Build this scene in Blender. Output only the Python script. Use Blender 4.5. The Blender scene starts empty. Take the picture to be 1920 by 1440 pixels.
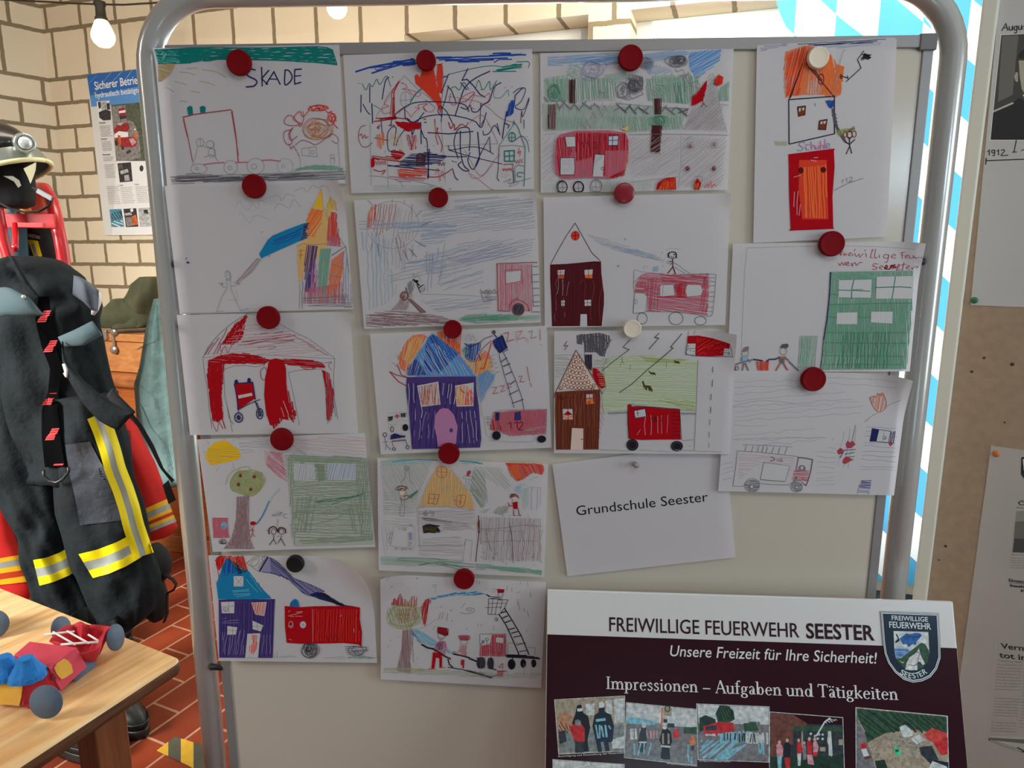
import bpy, bmesh, math, random
from mathutils import Vector as V, Matrix
from mathutils.bvhtree import BVHTree
from mathutils.geometry import tessellate_polygon
random.seed(11)
sc = bpy.context.scene
COL = sc.collection
R = math.radians
# ------------------------------------------------------------------ camera
FPX = 1298.5
CAM = V((0, -1.157, 1.5))
_p, _y, _r = R(10.91), R(-2.27), R(-.077)
FW = V((math.sin(_y)*math.cos(_p), math.cos(_y)*math.cos(_p), -math.sin(_p)))
_rt = V((math.cos(_y), -math.sin(_y), 0)); _up = _rt.cross(FW)
RT = _rt*math.cos(_r)+_up*math.sin(_r); UP = -_rt*math.sin(_r)+_up*math.cos(_r)
cam = bpy.data.objects.new('camera', bpy.data.cameras.new('camera')); COL.objects.link(cam)
cam.data.sensor_width = 36; cam.data.lens = FPX/1920*36; cam.data.clip_start = .02
m = Matrix((RT, UP, -FW)).transposed().to_4x4(); m.translation = CAM; cam.matrix_world = m
sc.camera = cam
# ------------------------------------------------------------------ view + world (overcast daylight, brighter beyond the window)
sc.view_settings.view_transform = 'Standard'; sc.view_settings.look = 'None'
sc.view_settings.exposure = 0; sc.view_settings.gamma = 1; sc.view_settings.use_curve_mapping = False
w = bpy.data.worlds.new('sky'); sc.world = w; w.use_nodes = True
nt = w.node_tree; N = nt.nodes; N.clear()
out = N.new('ShaderNodeOutputWorld'); bg = N.new('ShaderNodeBackground'); tc = N.new('ShaderNodeTexCoord')
sx = N.new('ShaderNodeSeparateXYZ'); mr = N.new('ShaderNodeMapRange'); mr.interpolation_type = 'SMOOTHSTEP'
mr.inputs['From Min'].default_value = 0.0; mr.inputs['From Max'].default_value = .75
cr = N.new('ShaderNodeMix'); cr.data_type = 'RGBA'
cr.inputs[6].default_value = (.15, .155, .165, 1); cr.inputs[7].default_value = (6.4, 7.2, 7.5, 1)
L = nt.links
L.new(tc.outputs['Generated'], sx.inputs[0]); L.new(sx.outputs['Y'], mr.inputs['Value']); L.new(mr.outputs[0], cr.inputs[0])
L.new(cr.outputs[2], bg.inputs['Color']); L.new(bg.outputs[0], out.inputs['Surface'])
def area(name, loc, aim, sx_, sy_, power, col, spread=180):
    d = bpy.data.lights.new(name, 'AREA'); d.shape = 'RECTANGLE'; d.size = sx_; d.size_y = sy_; d.energy = power; d.color = col
    o = bpy.data.objects.new(name, d); COL.objects.link(o); o.location = loc
    o.rotation_euler = (V(aim)-V(loc)).to_track_quat('-Z', 'Y').to_euler(); d.spread = R(spread); return o
area('daylight_side_window', (-3.3, -.9, 2.2), (-1.65, 1.1, .8), 1.3, 1.3, 34, (1, .97, .92), 62)
area('daylight_right_window', (2.45, -1.1, 1.55), (-.3, 0, 1.3), 1.0, 1.3, 26, (.84, .95, 1))
area('daylight_rear_window', (1.98, -2.6, 1.92), (.35, 0, 1.4), .5, .28, 7, (.6, .82, 1))
area('daylight_rear_door', (.42, -2.6, .72), (.2, -.2, .7), .5, .3, 1.6, (.55, .88, 1))
area('rear_fill', (.6, -1.75, 2.72), (.1, 0, 1.4), 1.5, .4, 8, (1, .97, .97))  # unseen fill added behind the camera to brighten the board from above
area('side_wall_fill', (-2.55, .25, 2.5), (-2.2, 2.6, 1.75), .7, .4, 6, (1, .95, .85), 95)  # added fill aimed at the brick walls, no real fitting there
area('overhead_fill', (-1.1, 1.25, 2.78), (-1.5, 1.7, .9), 1.0, .4, 12, (1, .9, .76))  # added warm overhead fill for the left and back of the room
area('window_fill', (.75, 1.0, 2.5), (.75, 2.0, 2.45), 1.2, .2, 12, (1, .96, .86), 120)  # added light that lifts the window frames and soffit
# ------------------------------------------------------------------ measuring: photo pixel -> point of a plane in the room
def ray(x, y): return RT*((x-960)/FPX)-UP*((y-720)/FPX)+FW
def hit(x, y, P, n): d = ray(x, y); return CAM+d*((V(P)-CAM).dot(n)/d.dot(n))
def atz(x, y, z): return hit(x, y, (0, 0, z), V((0, 0, 1)))
def aty(x, y, Y): return hit(x, y, (0, Y, 0), V((0, 1, 0)))
# ------------------------------------------------------------------ materials
def lin(c): return tuple((v/255/12.92 if v/255 <= .04045 else ((v/255+.055)/1.055)**2.4) for v in c[:3])
MATS = {}
def M(name, rgb=None, rough=.6, metal=0, var=0, vscale=8, bump=0, bscale=150, bdist=.002, trans=0, emit=0, spec=.5, stretch=None, coat=0, col2=None, alpha=1):
    if name in MATS: return MATS[name]
    c = lin(rgb) if max(rgb) > 1 else tuple(rgb)
    m = bpy.data.materials.new(name); m.use_nodes = True; MATS[name] = m
    t = m.node_tree; b = t.nodes['Principled BSDF']; ln = t.links.new
    b.inputs['Base Color'].default_value = (*c, 1); b.inputs['Roughness'].default_value = rough
    b.inputs['Metallic'].default_value = metal; b.inputs['Specular IOR Level'].default_value = spec; b.inputs['Coat Weight'].default_value = coat
    if emit:
        b.inputs['Emission Color'].default_value = (*c, 1); b.inputs['Emission Strength'].default_value = emit
    if var or bump:
        tcn = t.nodes.new('ShaderNodeTexCoord'); mp = t.nodes.new('ShaderNodeMapping'); ln(tcn.outputs['Object'], mp.inputs[0])
        if stretch: mp.inputs['Scale'].default_value = stretch
    if var:
        nz = t.nodes.new('ShaderNodeTexNoise'); nz.inputs['Scale'].default_value = vscale; nz.inputs['Detail'].default_value = 6; ln(mp.outputs[0], nz.inputs['Vector'])
        rp = t.nodes.new('ShaderNodeValToRGB'); e = rp.color_ramp.elements
        e[0].position = .3; e[1].position = .7
        c2 = lin(col2) if col2 else tuple(v*(1-var) for v in c)
        e[0].color = (*c2, 1); e[1].color = (*(c if col2 else tuple(min(1, v*(1+var*.5)) for v in c)), 1)
        ln(nz.outputs[0], rp.inputs[0]); ln(rp.outputs[0], b.inputs['Base Color'])
    if bump:
        n2 = t.nodes.new('ShaderNodeTexNoise'); n2.inputs['Scale'].default_value = bscale; n2.inputs['Detail'].default_value = 3; ln(mp.outputs[0], n2.inputs['Vector'])
        bp = t.nodes.new('ShaderNodeBump'); bp.inputs['Strength'].default_value = bump; bp.inputs['Distance'].default_value = bdist
        ln(n2.outputs[0], bp.inputs['Height']); ln(bp.outputs[0], b.inputs['Normal'])
    if trans:
        tr = t.nodes.new('ShaderNodeBsdfTranslucent'); mx = t.nodes.new('ShaderNodeMixShader'); mx.inputs[0].default_value = trans
        src = b.inputs['Base Color'].links[0].from_socket if b.inputs['Base Color'].links else None
        if src: ln(src, tr.inputs[0])
        else: tr.inputs[0].default_value = (*c, 1)
        o = t.nodes['Material Output']; ln(b.outputs[0], mx.inputs[1]); ln(tr.outputs[0], mx.inputs[2]); ln(mx.outputs[0], o.inputs[0])
    return m
# ------------------------------------------------------------------ object bookkeeping
WLOC = {}
def tag(o, label, cat, group=None, kind=None):
    if label: o['label'] = label
    if cat: o['category'] = cat
    if group: o['group'] = group
    if kind: o['kind'] = kind
    return o
def thing(name, label, cat, loc, group=None):
    o = bpy.data.objects.new(name, None); COL.objects.link(o); o.location = loc; o.empty_display_size = .05
    WLOC[o.name] = V(loc); return tag(o, label, cat, group)
class MB:
    """collects shapes in room coordinates, then links them as ONE mesh object"""
    def __init__(s): s.b = bmesh.new(); s.mats = []; s.k = 0
    def use(s, m):
        if m not in s.mats: s.mats.append(m)
        s.k = s.mats.index(m); return s
    def face(s, pts):
        try: f = s.b.faces.new([s.b.verts.new(p) for p in pts]); f.material_index = s.k; return f
        except ValueError: return None
    def grid(s, rows, close=False, smooth=True):
        vs = [[s.b.verts.new(p) for p in r] for r in rows]
        for a, b in zip(vs, vs[1:]):
            n = len(a)
            for i in range(n if close else n-1):
                f = s.b.faces.new((a[i], a[(i+1) % n], b[(i+1) % n], b[i])); f.material_index = s.k; f.smooth = smooth
        return vs
    def loft(s, rings, cap=True, smooth=True):
        vs = s.grid(rings, True, smooth)
        if cap:
            for r in (vs[0][::-1], vs[-1]):
                f = s.b.faces.new(r); f.material_index = s.k; f.smooth = smooth
        return s
    def box(s, c, size, ax=V((1, 0, 0)), az=V((0, 0, 1))):
        ax = V(ax).normalized(); az = V(az); az = (az-ax*az.dot(ax)).normalized(); ay = az.cross(ax); c = V(c)
        h = [v/2 for v in size]
        P = [c+ax*(h[0]*i)+ay*(h[1]*j)+az*(h[2]*k) for k in (-1, 1) for j in (-1, 1) for i in (-1, 1)]
        v = [s.b.verts.new(p) for p in P]
        for q in ((0, 2, 3, 1), (4, 5, 7, 6), (0, 1, 5, 4), (2, 6, 7, 3), (0, 4, 6, 2), (1, 3, 7, 5)):
            f = s.b.faces.new([v[i] for i in q]); f.material_index = s.k
        return s
    def tube(s, pts, r, n=14, cap=True, flat=1, ref=None):
        pts = [V(p) for p in pts]; rings = []
        rr = r if isinstance(r, (list, tuple)) else [r]*len(pts); u = None
        for i, p in enumerate(pts):
            t = (pts[min(i+1, len(pts)-1)]-pts[max(i-1, 0)]).normalized()
            if u is None:
                u = t.cross(V(ref) if ref else (V((0, 0, 1)) if abs(t.z) < .9 else V((1, 0, 0)))).normalized()
            u = (u-t*u.dot(t)).normalized(); v = t.cross(u)
            rings.append([p+(u*math.cos(a)+v*math.sin(a)*flat)*rr[i] for a in [2*math.pi*j/n for j in range(n)]])
        return s.loft(rings, cap)
    def lathe(s, prof, P, ax, n=24, cap=True, mats=None):
        ax = V(ax).normalized(); u = ax.cross(V((0, 0, 1)) if abs(ax.z) < .9 else V((1, 0, 0))).normalized(); v = ax.cross(u); P = V(P)
        return s.loft([[P+ax*h+(u*math.cos(a)+v*math.sin(a))*r for a in [2*math.pi*j/n for j in range(n)]] for r, h in prof], cap)
    def ball(s, P, rad, n=14, sq=(1, 1, 1)):
        P = V(P); rings = []
        for i in range(1, n):
            a = math.pi*i/n
            rings.append([P+V((math.sin(a)*math.cos(b)*sq[0], math.sin(a)*math.sin(b)*sq[1], -math.cos(a)*sq[2]))*rad for b in [2*math.pi*j/(2*n) for j in range(2*n)]])
        return s.loft(rings)
    def bvh(s): s.b.normal_update(); return BVHTree.FromBMesh(s.b)
    def build(s, name, parent=None, loc=None, bevel=0, sub=0, recalc=True):
        base = WLOC[parent.name] if parent else V(loc) if loc is not None else V((0, 0, 0))
        if recalc: bmesh.ops.recalc_face_normals(s.b, faces=s.b.faces[:])
        for v in s.b.verts: v.co -= base
        me = bpy.data.meshes.new(name); s.b.to_mesh(me); s.b.free()
        for m in s.mats: me.materials.append(m)
        o = bpy.data.objects.new(name, me); COL.objects.link(o)
        if parent: o.parent = parent
        else: o.location = base
        WLOC[o.name] = base
        if bevel:
            md = o.modifiers.new('bevel', 'BEVEL'); md.width = bevel; md.segments = 3; md.limit_method = 'ANGLE'; md.angle_limit = R(40)
        if sub:
            md = o.modifiers.new('sub', 'SUBSURF'); md.levels = sub; md.render_levels = sub
        return o
def inset_ring(c, a, b, ux, uz, n=28, fn=None):
    """one elliptical ring of cloth around c; a = half width along ux, b = half depth; fn adds folds"""
    dep = ux.cross(uz).normalized(); out = []
    for j in range(n):
        t = 2*math.pi*j/n; k = 1+(fn(t) if fn else 0)
        out.append(c+ux*(a*math.cos(t)*(1+(k-1)*.25))-dep*(b*math.sin(t)*k))
    return out
def cloth(mb, rows, Y, depth, folds=.12, seed=0, tilt=0, n=40, nf=5, fine=2):
    """a hanging garment: rows = (pixel row, left, right[, tilt]) measured at distance plane Y"""
    rnd = random.Random(seed); ph = [rnd.uniform(0, 6.28) for _ in range(8)]
    R_ = []
    for k in range(len(rows)-1):
        for q in range(fine):
            t = q/fine; R_.append([rows[k][i]*(1-t)+rows[k+1][i]*t for i in range(3)]+[(rows[k][3] if len(rows[k]) > 3 else tilt)*(1-t)+(rows[k+1][3] if len(rows[k+1]) > 3 else tilt)*t])
    last = list(rows[-1]); R_.append(last[:3]+[last[3] if len(last) > 3 else tilt])
    rings = []
    for i, (py, xl, xr, tl) in enumerate(R_):
        pl, pr = aty(xl, py-tl*(xl-xr)/2*-1, Y), aty(xr, py+tl*(xr-xl)/2, Y)
        c = (pl+pr)/2; ux = (pr-pl); a = ux.length/2; ux.normalize(); b = min(depth, a*1.3)
        fn = lambda t, i=i: folds*(math.sin(nf*t+ph[0]+i*.23+1.2*math.sin(i*.31+ph[1]))*.6+math.sin((nf*2+1)*t+ph[2]-i*.35)*.3+.35*math.sin(i*.8+ph[3]+2*t))
        rings.append(inset_ring(c, a, b, ux, V((0, 0, 1)), n, fn))
    mb.loft(rings); return mb
def drape(mb, lanes, bvh, lift=.003, Y=1.0, steps=4):
    """strips laid on a garment: lanes = list of (material, polyline A, polyline B) in pixels, cast onto the cloth"""
    def on(x, y):
        d = ray(x, y).normalized(); h = bvh.ray_cast(CAM, d)
        return (h[0]-d*lift) if h[0] is not None else None
    for mat, A, B in lanes:
        mb.use(mat); rows = []
        A2, B2 = resample(A, 5*steps), resample(B, 5*steps)
        lastd = None
        for a, b in zip(A2, B2):
            r = []
            for k in range(5):
                t = k/4; x, y = a[0]*(1-t)+b[0]*t, a[1]*(1-t)+b[1]*t; p = on(x, y)
                if p is None: p = aty(x, y, Y) if lastd is None else CAM+ray(x, y).normalized()*lastd
                lastd = (p-CAM).length; r.append(p)
            rows.append(r)
        mb.grid(rows)
    return mb
def resample(P, n):
    P = [V((p[0], p[1], 0)) for p in P]; Ls = [0]
    for a, b in zip(P, P[1:]): Ls.append(Ls[-1]+(b-a).length)
    o = []
    for i in range(n+1):
        s = Ls[-1]*i/n; k = 0
        while k < len(P)-2 and Ls[k+1] < s: k += 1
        t = (s-Ls[k])/max(1e-9, Ls[k+1]-Ls[k]); q = P[k].lerp(P[k+1], t); o.append((q.x, q.y))
    return o
# ------------------------------------------------------------------ the room: brick walls, tiled floor, ceiling, windows
WD = V((.9620, -.2730, 0)).normalized(); WN = V((-.2730, -.9620, 0)).normalized(); WP = V((-2.211, 2.609, 0))
def brick(name, c1, c2, mort, off, tall=True):
    m = bpy.data.materials.new(name); m.use_nodes = True; t = m.node_tree; ln = t.links.new; nn = t.nodes.new; b = t.nodes['Principled BSDF']
    b.inputs['Roughness'].default_value = .8
    tcn = nn('ShaderNodeTexCoord'); sp = nn('ShaderNodeSeparateXYZ'); ln(tcn.outputs['Object'], sp.inputs[0])
    nz = nn('ShaderNodeTexNoise'); nz.inputs['Scale'].default_value = 22; nz.inputs['Detail'].default_value = 3; ln(tcn.outputs['Object'], nz.inputs['Vector'])
    def mth(op, a, b_, c_=None):
        q = nn('ShaderNodeMath'); q.operation = op
        for i, v in enumerate((a, b_, c_)):
            if v is None: continue
            if isinstance(v, (int, float)): q.inputs[i].default_value = v
            else: ln(v, q.inputs[i])
        return q.outputs[0]
    wob = mth('MULTIPLY', mth('SUBTRACT', nz.outputs[0], .5), .009)
    xx = mth('ADD', mth('ADD', sp.outputs['X'], wob), off); zz = mth('ADD', sp.outputs['Z'], wob)
    def bt(zoff, rowh, bw, o):
        cb = nn('ShaderNodeCombineXYZ'); ln(mth('ADD', xx, o), cb.inputs[0]); ln(mth('ADD', zz, zoff), cb.inputs[1])
        k = nn('ShaderNodeTexBrick'); ln(cb.outputs[0], k.inputs['Vector']); k.inputs['Scale'].default_value = 1
        k.inputs['Mortar Size'].default_value = .0105; k.inputs['Mortar Smooth'].default_value = .2; k.inputs['Brick Width'].default_value = bw; k.inputs['Row Height'].default_value = rowh
        k.inputs['Color1'].default_value = (*lin(c1), 1); k.inputs['Color2'].default_value = (*lin(c2), 1); k.inputs['Mortar'].default_value = (*lin(mort), 1); return k
    A = bt(-1.550+.1227*20, .1227, .236, 0); B = bt(-2.41+.243*10, .243, .232, .09)
    g = mth('MULTIPLY', mth('GREATER_THAN', zz, 2.4095), mth('LESS_THAN', zz, 2.6535))
    mx = nn('ShaderNodeMix'); mx.data_type = 'RGBA'; ln(g, mx.inputs[0]); ln(A.outputs[0], mx.inputs[6]); ln(B.outputs[0], mx.inputs[7])
    mf = nn('ShaderNodeMix'); ln(g, mf.inputs[0]); ln(A.outputs[1], mf.inputs[2]); ln(B.outputs[1], mf.inputs[3])
    n2 = nn('ShaderNodeTexNoise'); n2.inputs['Scale'].default_value = 3.5; n2.inputs['Detail'].default_value = 5; ln(tcn.outputs['Object'], n2.inputs['Vector'])
    hs = nn('ShaderNodeMapRange'); hs.inputs['To Min'].default_value = .9; hs.inputs['To Max'].default_value = 1.06; ln(n2.outputs[0], hs.inputs[0])
    mv = nn('ShaderNodeMix'); mv.data_type = 'RGBA'; mv.blend_type = 'MULTIPLY'; mv.inputs[0].default_value = 1; ln(mx.outputs[2], mv.inputs[6]); ln(hs.outputs[0], mv.inputs[7])
    ln(mv.outputs[2], b.inputs['Base Color'])
    bp = nn('ShaderNodeBump'); bp.inputs['Strength'].default_value = .6; bp.inputs['Distance'].default_value = .006; bp.invert = True
    ln(mf.outputs[0], bp.inputs['Height']); ln(bp.outputs[0], b.inputs['Normal']); return m
BRICK = brick('sand_lime_brick', (234, 220, 192), (228, 212, 184), (138, 122, 94), .205)
BRICKL = brick('sand_lime_brick_side', (236, 225, 203), (230, 219, 197), (140, 126, 100), .02)
def struct(o, nm=None): o['kind'] = 'structure'; return o
def wall(name, P, d, n, segs, mat, th=.26):
    """segs: (s0, s1, z0, z1) blocks along direction d from P, front face on the room side (normal n)"""
    mb = MB().use(mat)
    for s0, s1, z0, z1 in segs: mb.box(((s0+s1)/2, th/2, (z0+z1)/2), (s1-s0, th, z1-z0))
    o = mb.build(name); o.location = P; o.rotation_euler = (0, 0, math.atan2(d.y, d.x)); return struct(o)
TOP = 2.85
wall('wall_back', WP, WD, WN, [(-.75, 1.663, 0, TOP), (1.663, 4.75, 2.45, TOP), (2.499, 2.673, 0, 2.45), (1.663, 2.499, 0, .9), (2.673, 4.6, 0, .32), (4.6, 5.1, 0, TOP)], BRICK)
WL = V((math.sin(R(35)), math.cos(R(35)), 0)); CORN = WP+WD*(-.47)
lw = wall('wall_left', CORN-WL*4.616, WL, None, [(0, 4.616, 0, TOP)], BRICKL)
# floor: reddish brown quarry tiles in running bond
def floormat():
    m = bpy.data.materials.new('quarry_tile'); m.use_nodes = True; t = m.node_tree; ln = t.links.new; nn = t.nodes.new; b = t.nodes['Principled BSDF']
    tcn = nn('ShaderNodeTexCoord'); mp = nn('ShaderNodeMapping'); mp.inputs['Rotation'].default_value = (0, 0, R(-67.5)); mp.inputs['Location'].default_value = (.05, .062, 0); ln(tcn.outputs['Object'], mp.inputs[0])
    k = nn('ShaderNodeTexBrick'); ln(mp.outputs[0], k.inputs['Vector']); k.inputs['Scale'].default_value = 1; k.inputs['Brick Width'].default_value = .25; k.inputs['Row Height'].default_value = .123
    k.inputs['Mortar Size'].default_value = .0045; k.inputs['Mortar Smooth'].default_value = .1
    k.inputs['Color1'].default_value = (*lin((154, 64, 35)), 1); k.inputs['Color2'].default_value = (*lin((128, 50, 28)), 1); k.inputs['Mortar'].default_value = (*lin((196, 150, 122)), 1)
    nz = nn('ShaderNodeTexNoise'); nz.inputs['Scale'].default_value = 9; nz.inputs['Detail'].default_value = 6; ln(tcn.outputs['Object'], nz.inputs['Vector'])
    hs = nn('ShaderNodeMapRange'); hs.inputs['To Min'].default_value = .75; hs.inputs['To Max'].default_value = 1.2; ln(nz.outputs[0], hs.inputs[0])
    mv = nn('ShaderNodeMix'); mv.data_type = 'RGBA'; mv.blend_type = 'MULTIPLY'; mv.inputs[0].default_value = 1; ln(k.outputs[0], mv.inputs[6]); ln(hs.outputs[0], mv.inputs[7]); ln(mv.outputs[2], b.inputs['Base Color'])
    b.inputs['Roughness'].default_value = .45
    bp = nn('ShaderNodeBump'); bp.inputs['Strength'].default_value = .4; bp.inputs['Distance'].default_value = .003; bp.invert = True; ln(k.outputs[1], bp.inputs['Height']); ln(bp.outputs[0], b.inputs['Normal'])
    return m
fl = MB().use(floormat()); fl.box((-1.2, .4, -.03), (8.4, 6.2, .06)); struct(fl.build('floor'))
ce = MB().use(M('ceiling_paint', (225, 222, 212), .9)); ce.box((-1, .9, TOP+.03), (9, 5.2, .06)); struct(ce.build('ceiling'))
wr = MB().use(M('wall_plaster', (190, 182, 168), .9, bump=.2)); wr.box((2.62, .3, TOP/2), (.1, 3.0, TOP)); struct(wr.build('wall_right'))
# windows in the two openings of the back wall
WHT = M('white_window_paint', (238, 238, 232), .35)
def glass():
    m = bpy.data.materials.new('window_glass'); m.use_nodes = True; t = m.node_tree; t.nodes.remove(t.nodes['Principled BSDF']); nn = t.nodes.new
    a = nn('ShaderNodeBsdfTransparent'); g = nn('ShaderNodeBsdfGlossy'); g.inputs['Roughness'].default_value = .02; x = nn('ShaderNodeMixShader'); x.inputs[0].default_value = .06
    t.links.new(a.outputs[0], x.inputs[1]); t.links.new(g.outputs[0], x.inputs[2]); t.links.new(x.outputs[0], t.nodes['Material Output'].inputs[0]); return m
GL = glass()
def window(name, s0, s1, z0, z1, mull):
    root = bpy.data.objects.new(name, None); COL.objects.link(root); base = WP+WD*((s0+s1)/2)+V((0, 0, z0)); root.location = base; WLOC[root.name] = base; struct(root)
    D = -WN*.19
    fr = MB().use(WHT)
    P = lambda s, z: WP+WD*s+V((0, 0, z))+D
    fw_ = .07
    for c, sz in ((P((s0+s1)/2, z0+fw_/2), (s1-s0, .06, fw_)), (P((s0+s1)/2, z1-fw_/2), (s1-s0, .06, fw_)), (P(s0+fw_/2, (z0+z1)/2), (fw_, .06, z1-z0)), (P(s1-fw_/2, (z0+z1)/2), (fw_, .06, z1-z0))): fr.box(c, sz, WD)
    for s in mull: fr.box(P(s, (z0+z1)/2), (.08, .05, z1-z0-.02), WD)
    fr.build('frame', root, bevel=.004)
    sa = MB().use(WHT)
    cuts = [s0+fw_]+list(mull)+[s1-fw_]
    for a, b in zip(cuts, cuts[1:]):
        a += .02; b -= .02; za, zb = z0+fw_-.01, z1-fw_+.01
        for c, sz in ((P((a+b)/2, za+.03), (b-a, .05, .06)), (P((a+b)/2, zb-.03), (b-a, .05, .06)), (P(a+.03, (za+zb)/2), (.06, .05, zb-za)), (P(b-.03, (za+zb)/2), (.06, .05, zb-za))): sa.box(c-D*.12, sz, WD)
    sa.build('sash', root, bevel=.004)
    gl = MB().use(GL)
    for a, b in zip(cuts, cuts[1:]): gl.face([P(a, z0+.05), P(b, z0+.05), P(b, z1-.05), P(a, z1-.05)])
    gl.build('pane', root)
    hg = MB().use(M('dull_brass', (120, 105, 80), .4, .8)); hg.tube([P(s0+.085, z1-.16)-D*.2, P(s0+.085, z1-.085)-D*.2], .012, 10); hg.build('hinge', root)
window('window_1', 1.663, 2.499, .9, 2.45, [])
window('window_2', 2.673, 4.6, .32, 2.45, [3.62])
# ================================================================== LEFT: table, paper fire engine, turn-out gear, dresser
WOODL = M('pine_top', (212, 168, 112), .38, var=.0, spec=.5)
def woodmat(name, c1, c2, scale, rot, rough=.4, ring=14):
    m = bpy.data.materials.new(name); MATS[name] = m; m.use_nodes = True; t = m.node_tree; ln = t.links.new; nn = t.nodes.new; b = t.nodes['Principled BSDF']
    tcn = nn('ShaderNodeTexCoord'); mp = nn('ShaderNodeMapping'); mp.inputs['Rotation'].default_value = rot; ln(tcn.outputs['Object'], mp.inputs[0])
    m2 = nn('ShaderNodeMapping'); m2.inputs['Scale'].default_value = scale; ln(mp.outputs[0], m2.inputs[0])
    nz = nn('ShaderNodeTexNoise'); nz.inputs['Scale'].default_value = ring; nz.inputs['Detail'].default_value = 8; nz.inputs['Distortion'].default_value = .4; ln(m2.outputs[0], nz.inputs['Vector'])
    rp = nn('ShaderNodeValToRGB'); e = rp.color_ramp.elements; e[0].position = .32; e[1].position = .68; e[0].color = (*lin(c2), 1); e[1].color = (*lin(c1), 1)
    ln(nz.outputs[0], rp.inputs[0]); ln(rp.outputs[0], b.inputs['Base Color']); b.inputs['Roughness'].default_value = rough
    bp = nn('ShaderNodeBump'); bp.inputs['Strength'].default_value = .15; bp.inputs['Distance'].default_value = .001; ln(nz.outputs[0], bp.inputs['Height']); ln(bp.outputs[0], b.inputs['Normal'])
    return m
TZ = .66
tx = V((-.905, .424, 0)).normalized(); ty = V((-tx.y, tx.x, 0))          # long axis of the table (away from the corner), and across
ty = V((-.344, -.939, 0)).normalized()
TC = V((-.742, .137, 0))                                                 # far right corner of the top
ang = math.atan2(tx.y, tx.x)
WOODL = woodmat('pine_table_top', (246, 216, 162), (218, 160, 98), (8, .5, 7), (0, 0, -ang), .36, 5)
WOODE = woodmat('pine_edge_in_shade', (112, 70, 36), (66, 38, 18), (30, .8, 30), (0, 0, -ang), .5, 5)  # dark browns put the shade along the rim into the wood colour
tb = thing('wooden_table', 'solid pine table with edge darkened for shade, its corner beside the board stand', 'table', TC)
LT, WT, TH = .85, 1.25, .036
t = MB().use(WOODL)
top = []
def rc(u_, v_, z): return TC+tx*u_+ty*v_+V((0, 0, z))
def outline(ins):
    o = []; r = .022
    for cu, cv, a0 in ((r, r, 180), (LT-r, r, 270), (LT-r, WT-r, 0), (r, WT-r, 90)):
        for k in range(5):
            a = R(a0+90*k/4); o.append((cu+(r-ins)*math.cos(a), cv+(r-ins)*math.sin(a)))
    return o
prof = [(.012, -TH), (.003, -TH+.006), (0, -.018), (.003, -.006), (.010, 0)]
rings = [[rc(u_, v_, TZ+z) for u_, v_ in outline(i)] for i, z in prof]
t.use(WOODE); vs = t.grid(rings[:4], True); t.use(WOODE); f = t.b.faces.new(vs[0][::-1]); f.material_index = t.k
t.use(WOODL); v2 = t.grid(rings[3:], True); f = t.b.faces.new(v2[-1]); f.material_index = t.k
t.build('tabletop', tb)
LEGM = woodmat('pine_leg', (150, 88, 50), (118, 64, 34), (20, 20, 1.2), (0, 0, -ang), .5, 4)
for u_, v_ in ((.16, .10), (LT-.16, .10), (.16, WT-.10), (LT-.16, WT-.10)):
    l = MB().use(LEGM); l.box(rc(u_, v_, (TZ-TH)/2), (.07, .07, TZ-TH), tx); l.build('leg', tb, bevel=.004)
ap = MB().use(LEGM)
for c, sz, ax in ((rc(LT/2, .10, TZ-TH-.035), (LT-.32, .022, .06), tx), (rc(LT/2, WT-.1, TZ-TH-.035), (LT-.32, .022, .06), tx), (rc(.16, WT/2, TZ-TH-.035), (WT-.2, .022, .06), ty), (rc(LT-.16, WT/2, TZ-TH-.035), (WT-.2, .022, .06), ty)): ap.box(c, sz, ax)
ap.build('apron', tb, bevel=.002)
def catmull2(P, n=3):
    o = []; m_ = len(P)
    for i in range(m_):
        p0, p1, p2, p3 = (P[(i+q-1) % m_] for q in range(4))
        for k in range(n):
            t = k/n; o.append(tuple(.5*(2*p1[j]+(p2[j]-p0[j])*t+(2*p0[j]-5*p1[j]+4*p2[j]-p3[j])*t*t+(3*p1[j]-p0[j]-3*p2[j]+p3[j])*t**3) for j in range(3)))
    return o
# ---- paper fire engine made of egg cartons
CRED = M('red_craft_carton', (196, 38, 52), .75, var=.12, vscale=40, bump=.3, bscale=300)
CPNK = M('pink_red_craft_card', (206, 62, 84), .7, var=.08, vscale=30, bump=.2, bscale=300)
CGRY = M('grey_blue_card', (88, 104, 122), .8, var=.1, vscale=60)
CBLU = M('blue_painted_pulp', (22, 120, 196), .8, var=.18, vscale=60, bump=.8, bscale=160)
CYEL = M('ochre_card', (224, 168, 62), .8, var=.08, vscale=60)
STK = M('white_paper_stick', (240, 232, 226), .6)
z6 = lambda x, y: (x/4.8, 1140+y/4.8)
A0 = atz(*z6(330, 985), TZ); B0 = atz(*z6(790, 600), TZ)
fx = (B0-A0).normalized(); fy = V((fx.y, -fx.x, 0))
eng = thing('craft_fire_engine', 'red craft fire engine of egg cartons on the pine table, blue cones on top', 'toy', V((A0.x, A0.y, TZ)))
zq = lambda x, y, h: atz(*z6(x, y), TZ+h)
def hull(name, mat, faces, pts, bev=.003):
    k = MB().use(mat); vs = {n: k.b.verts.new(zq(*p) if len(p) == 3 else p[0]) for n, p in pts.items()}
    for f in faces:
        q = k.b.faces.new([vs[c] for c in f]); q.material_index = k.k
    return k.build(name, eng, bevel=bev)
dn = lambda x, y, h, h2: (zq(x, y, h)+V((0, 0, h2-h)),)
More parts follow.
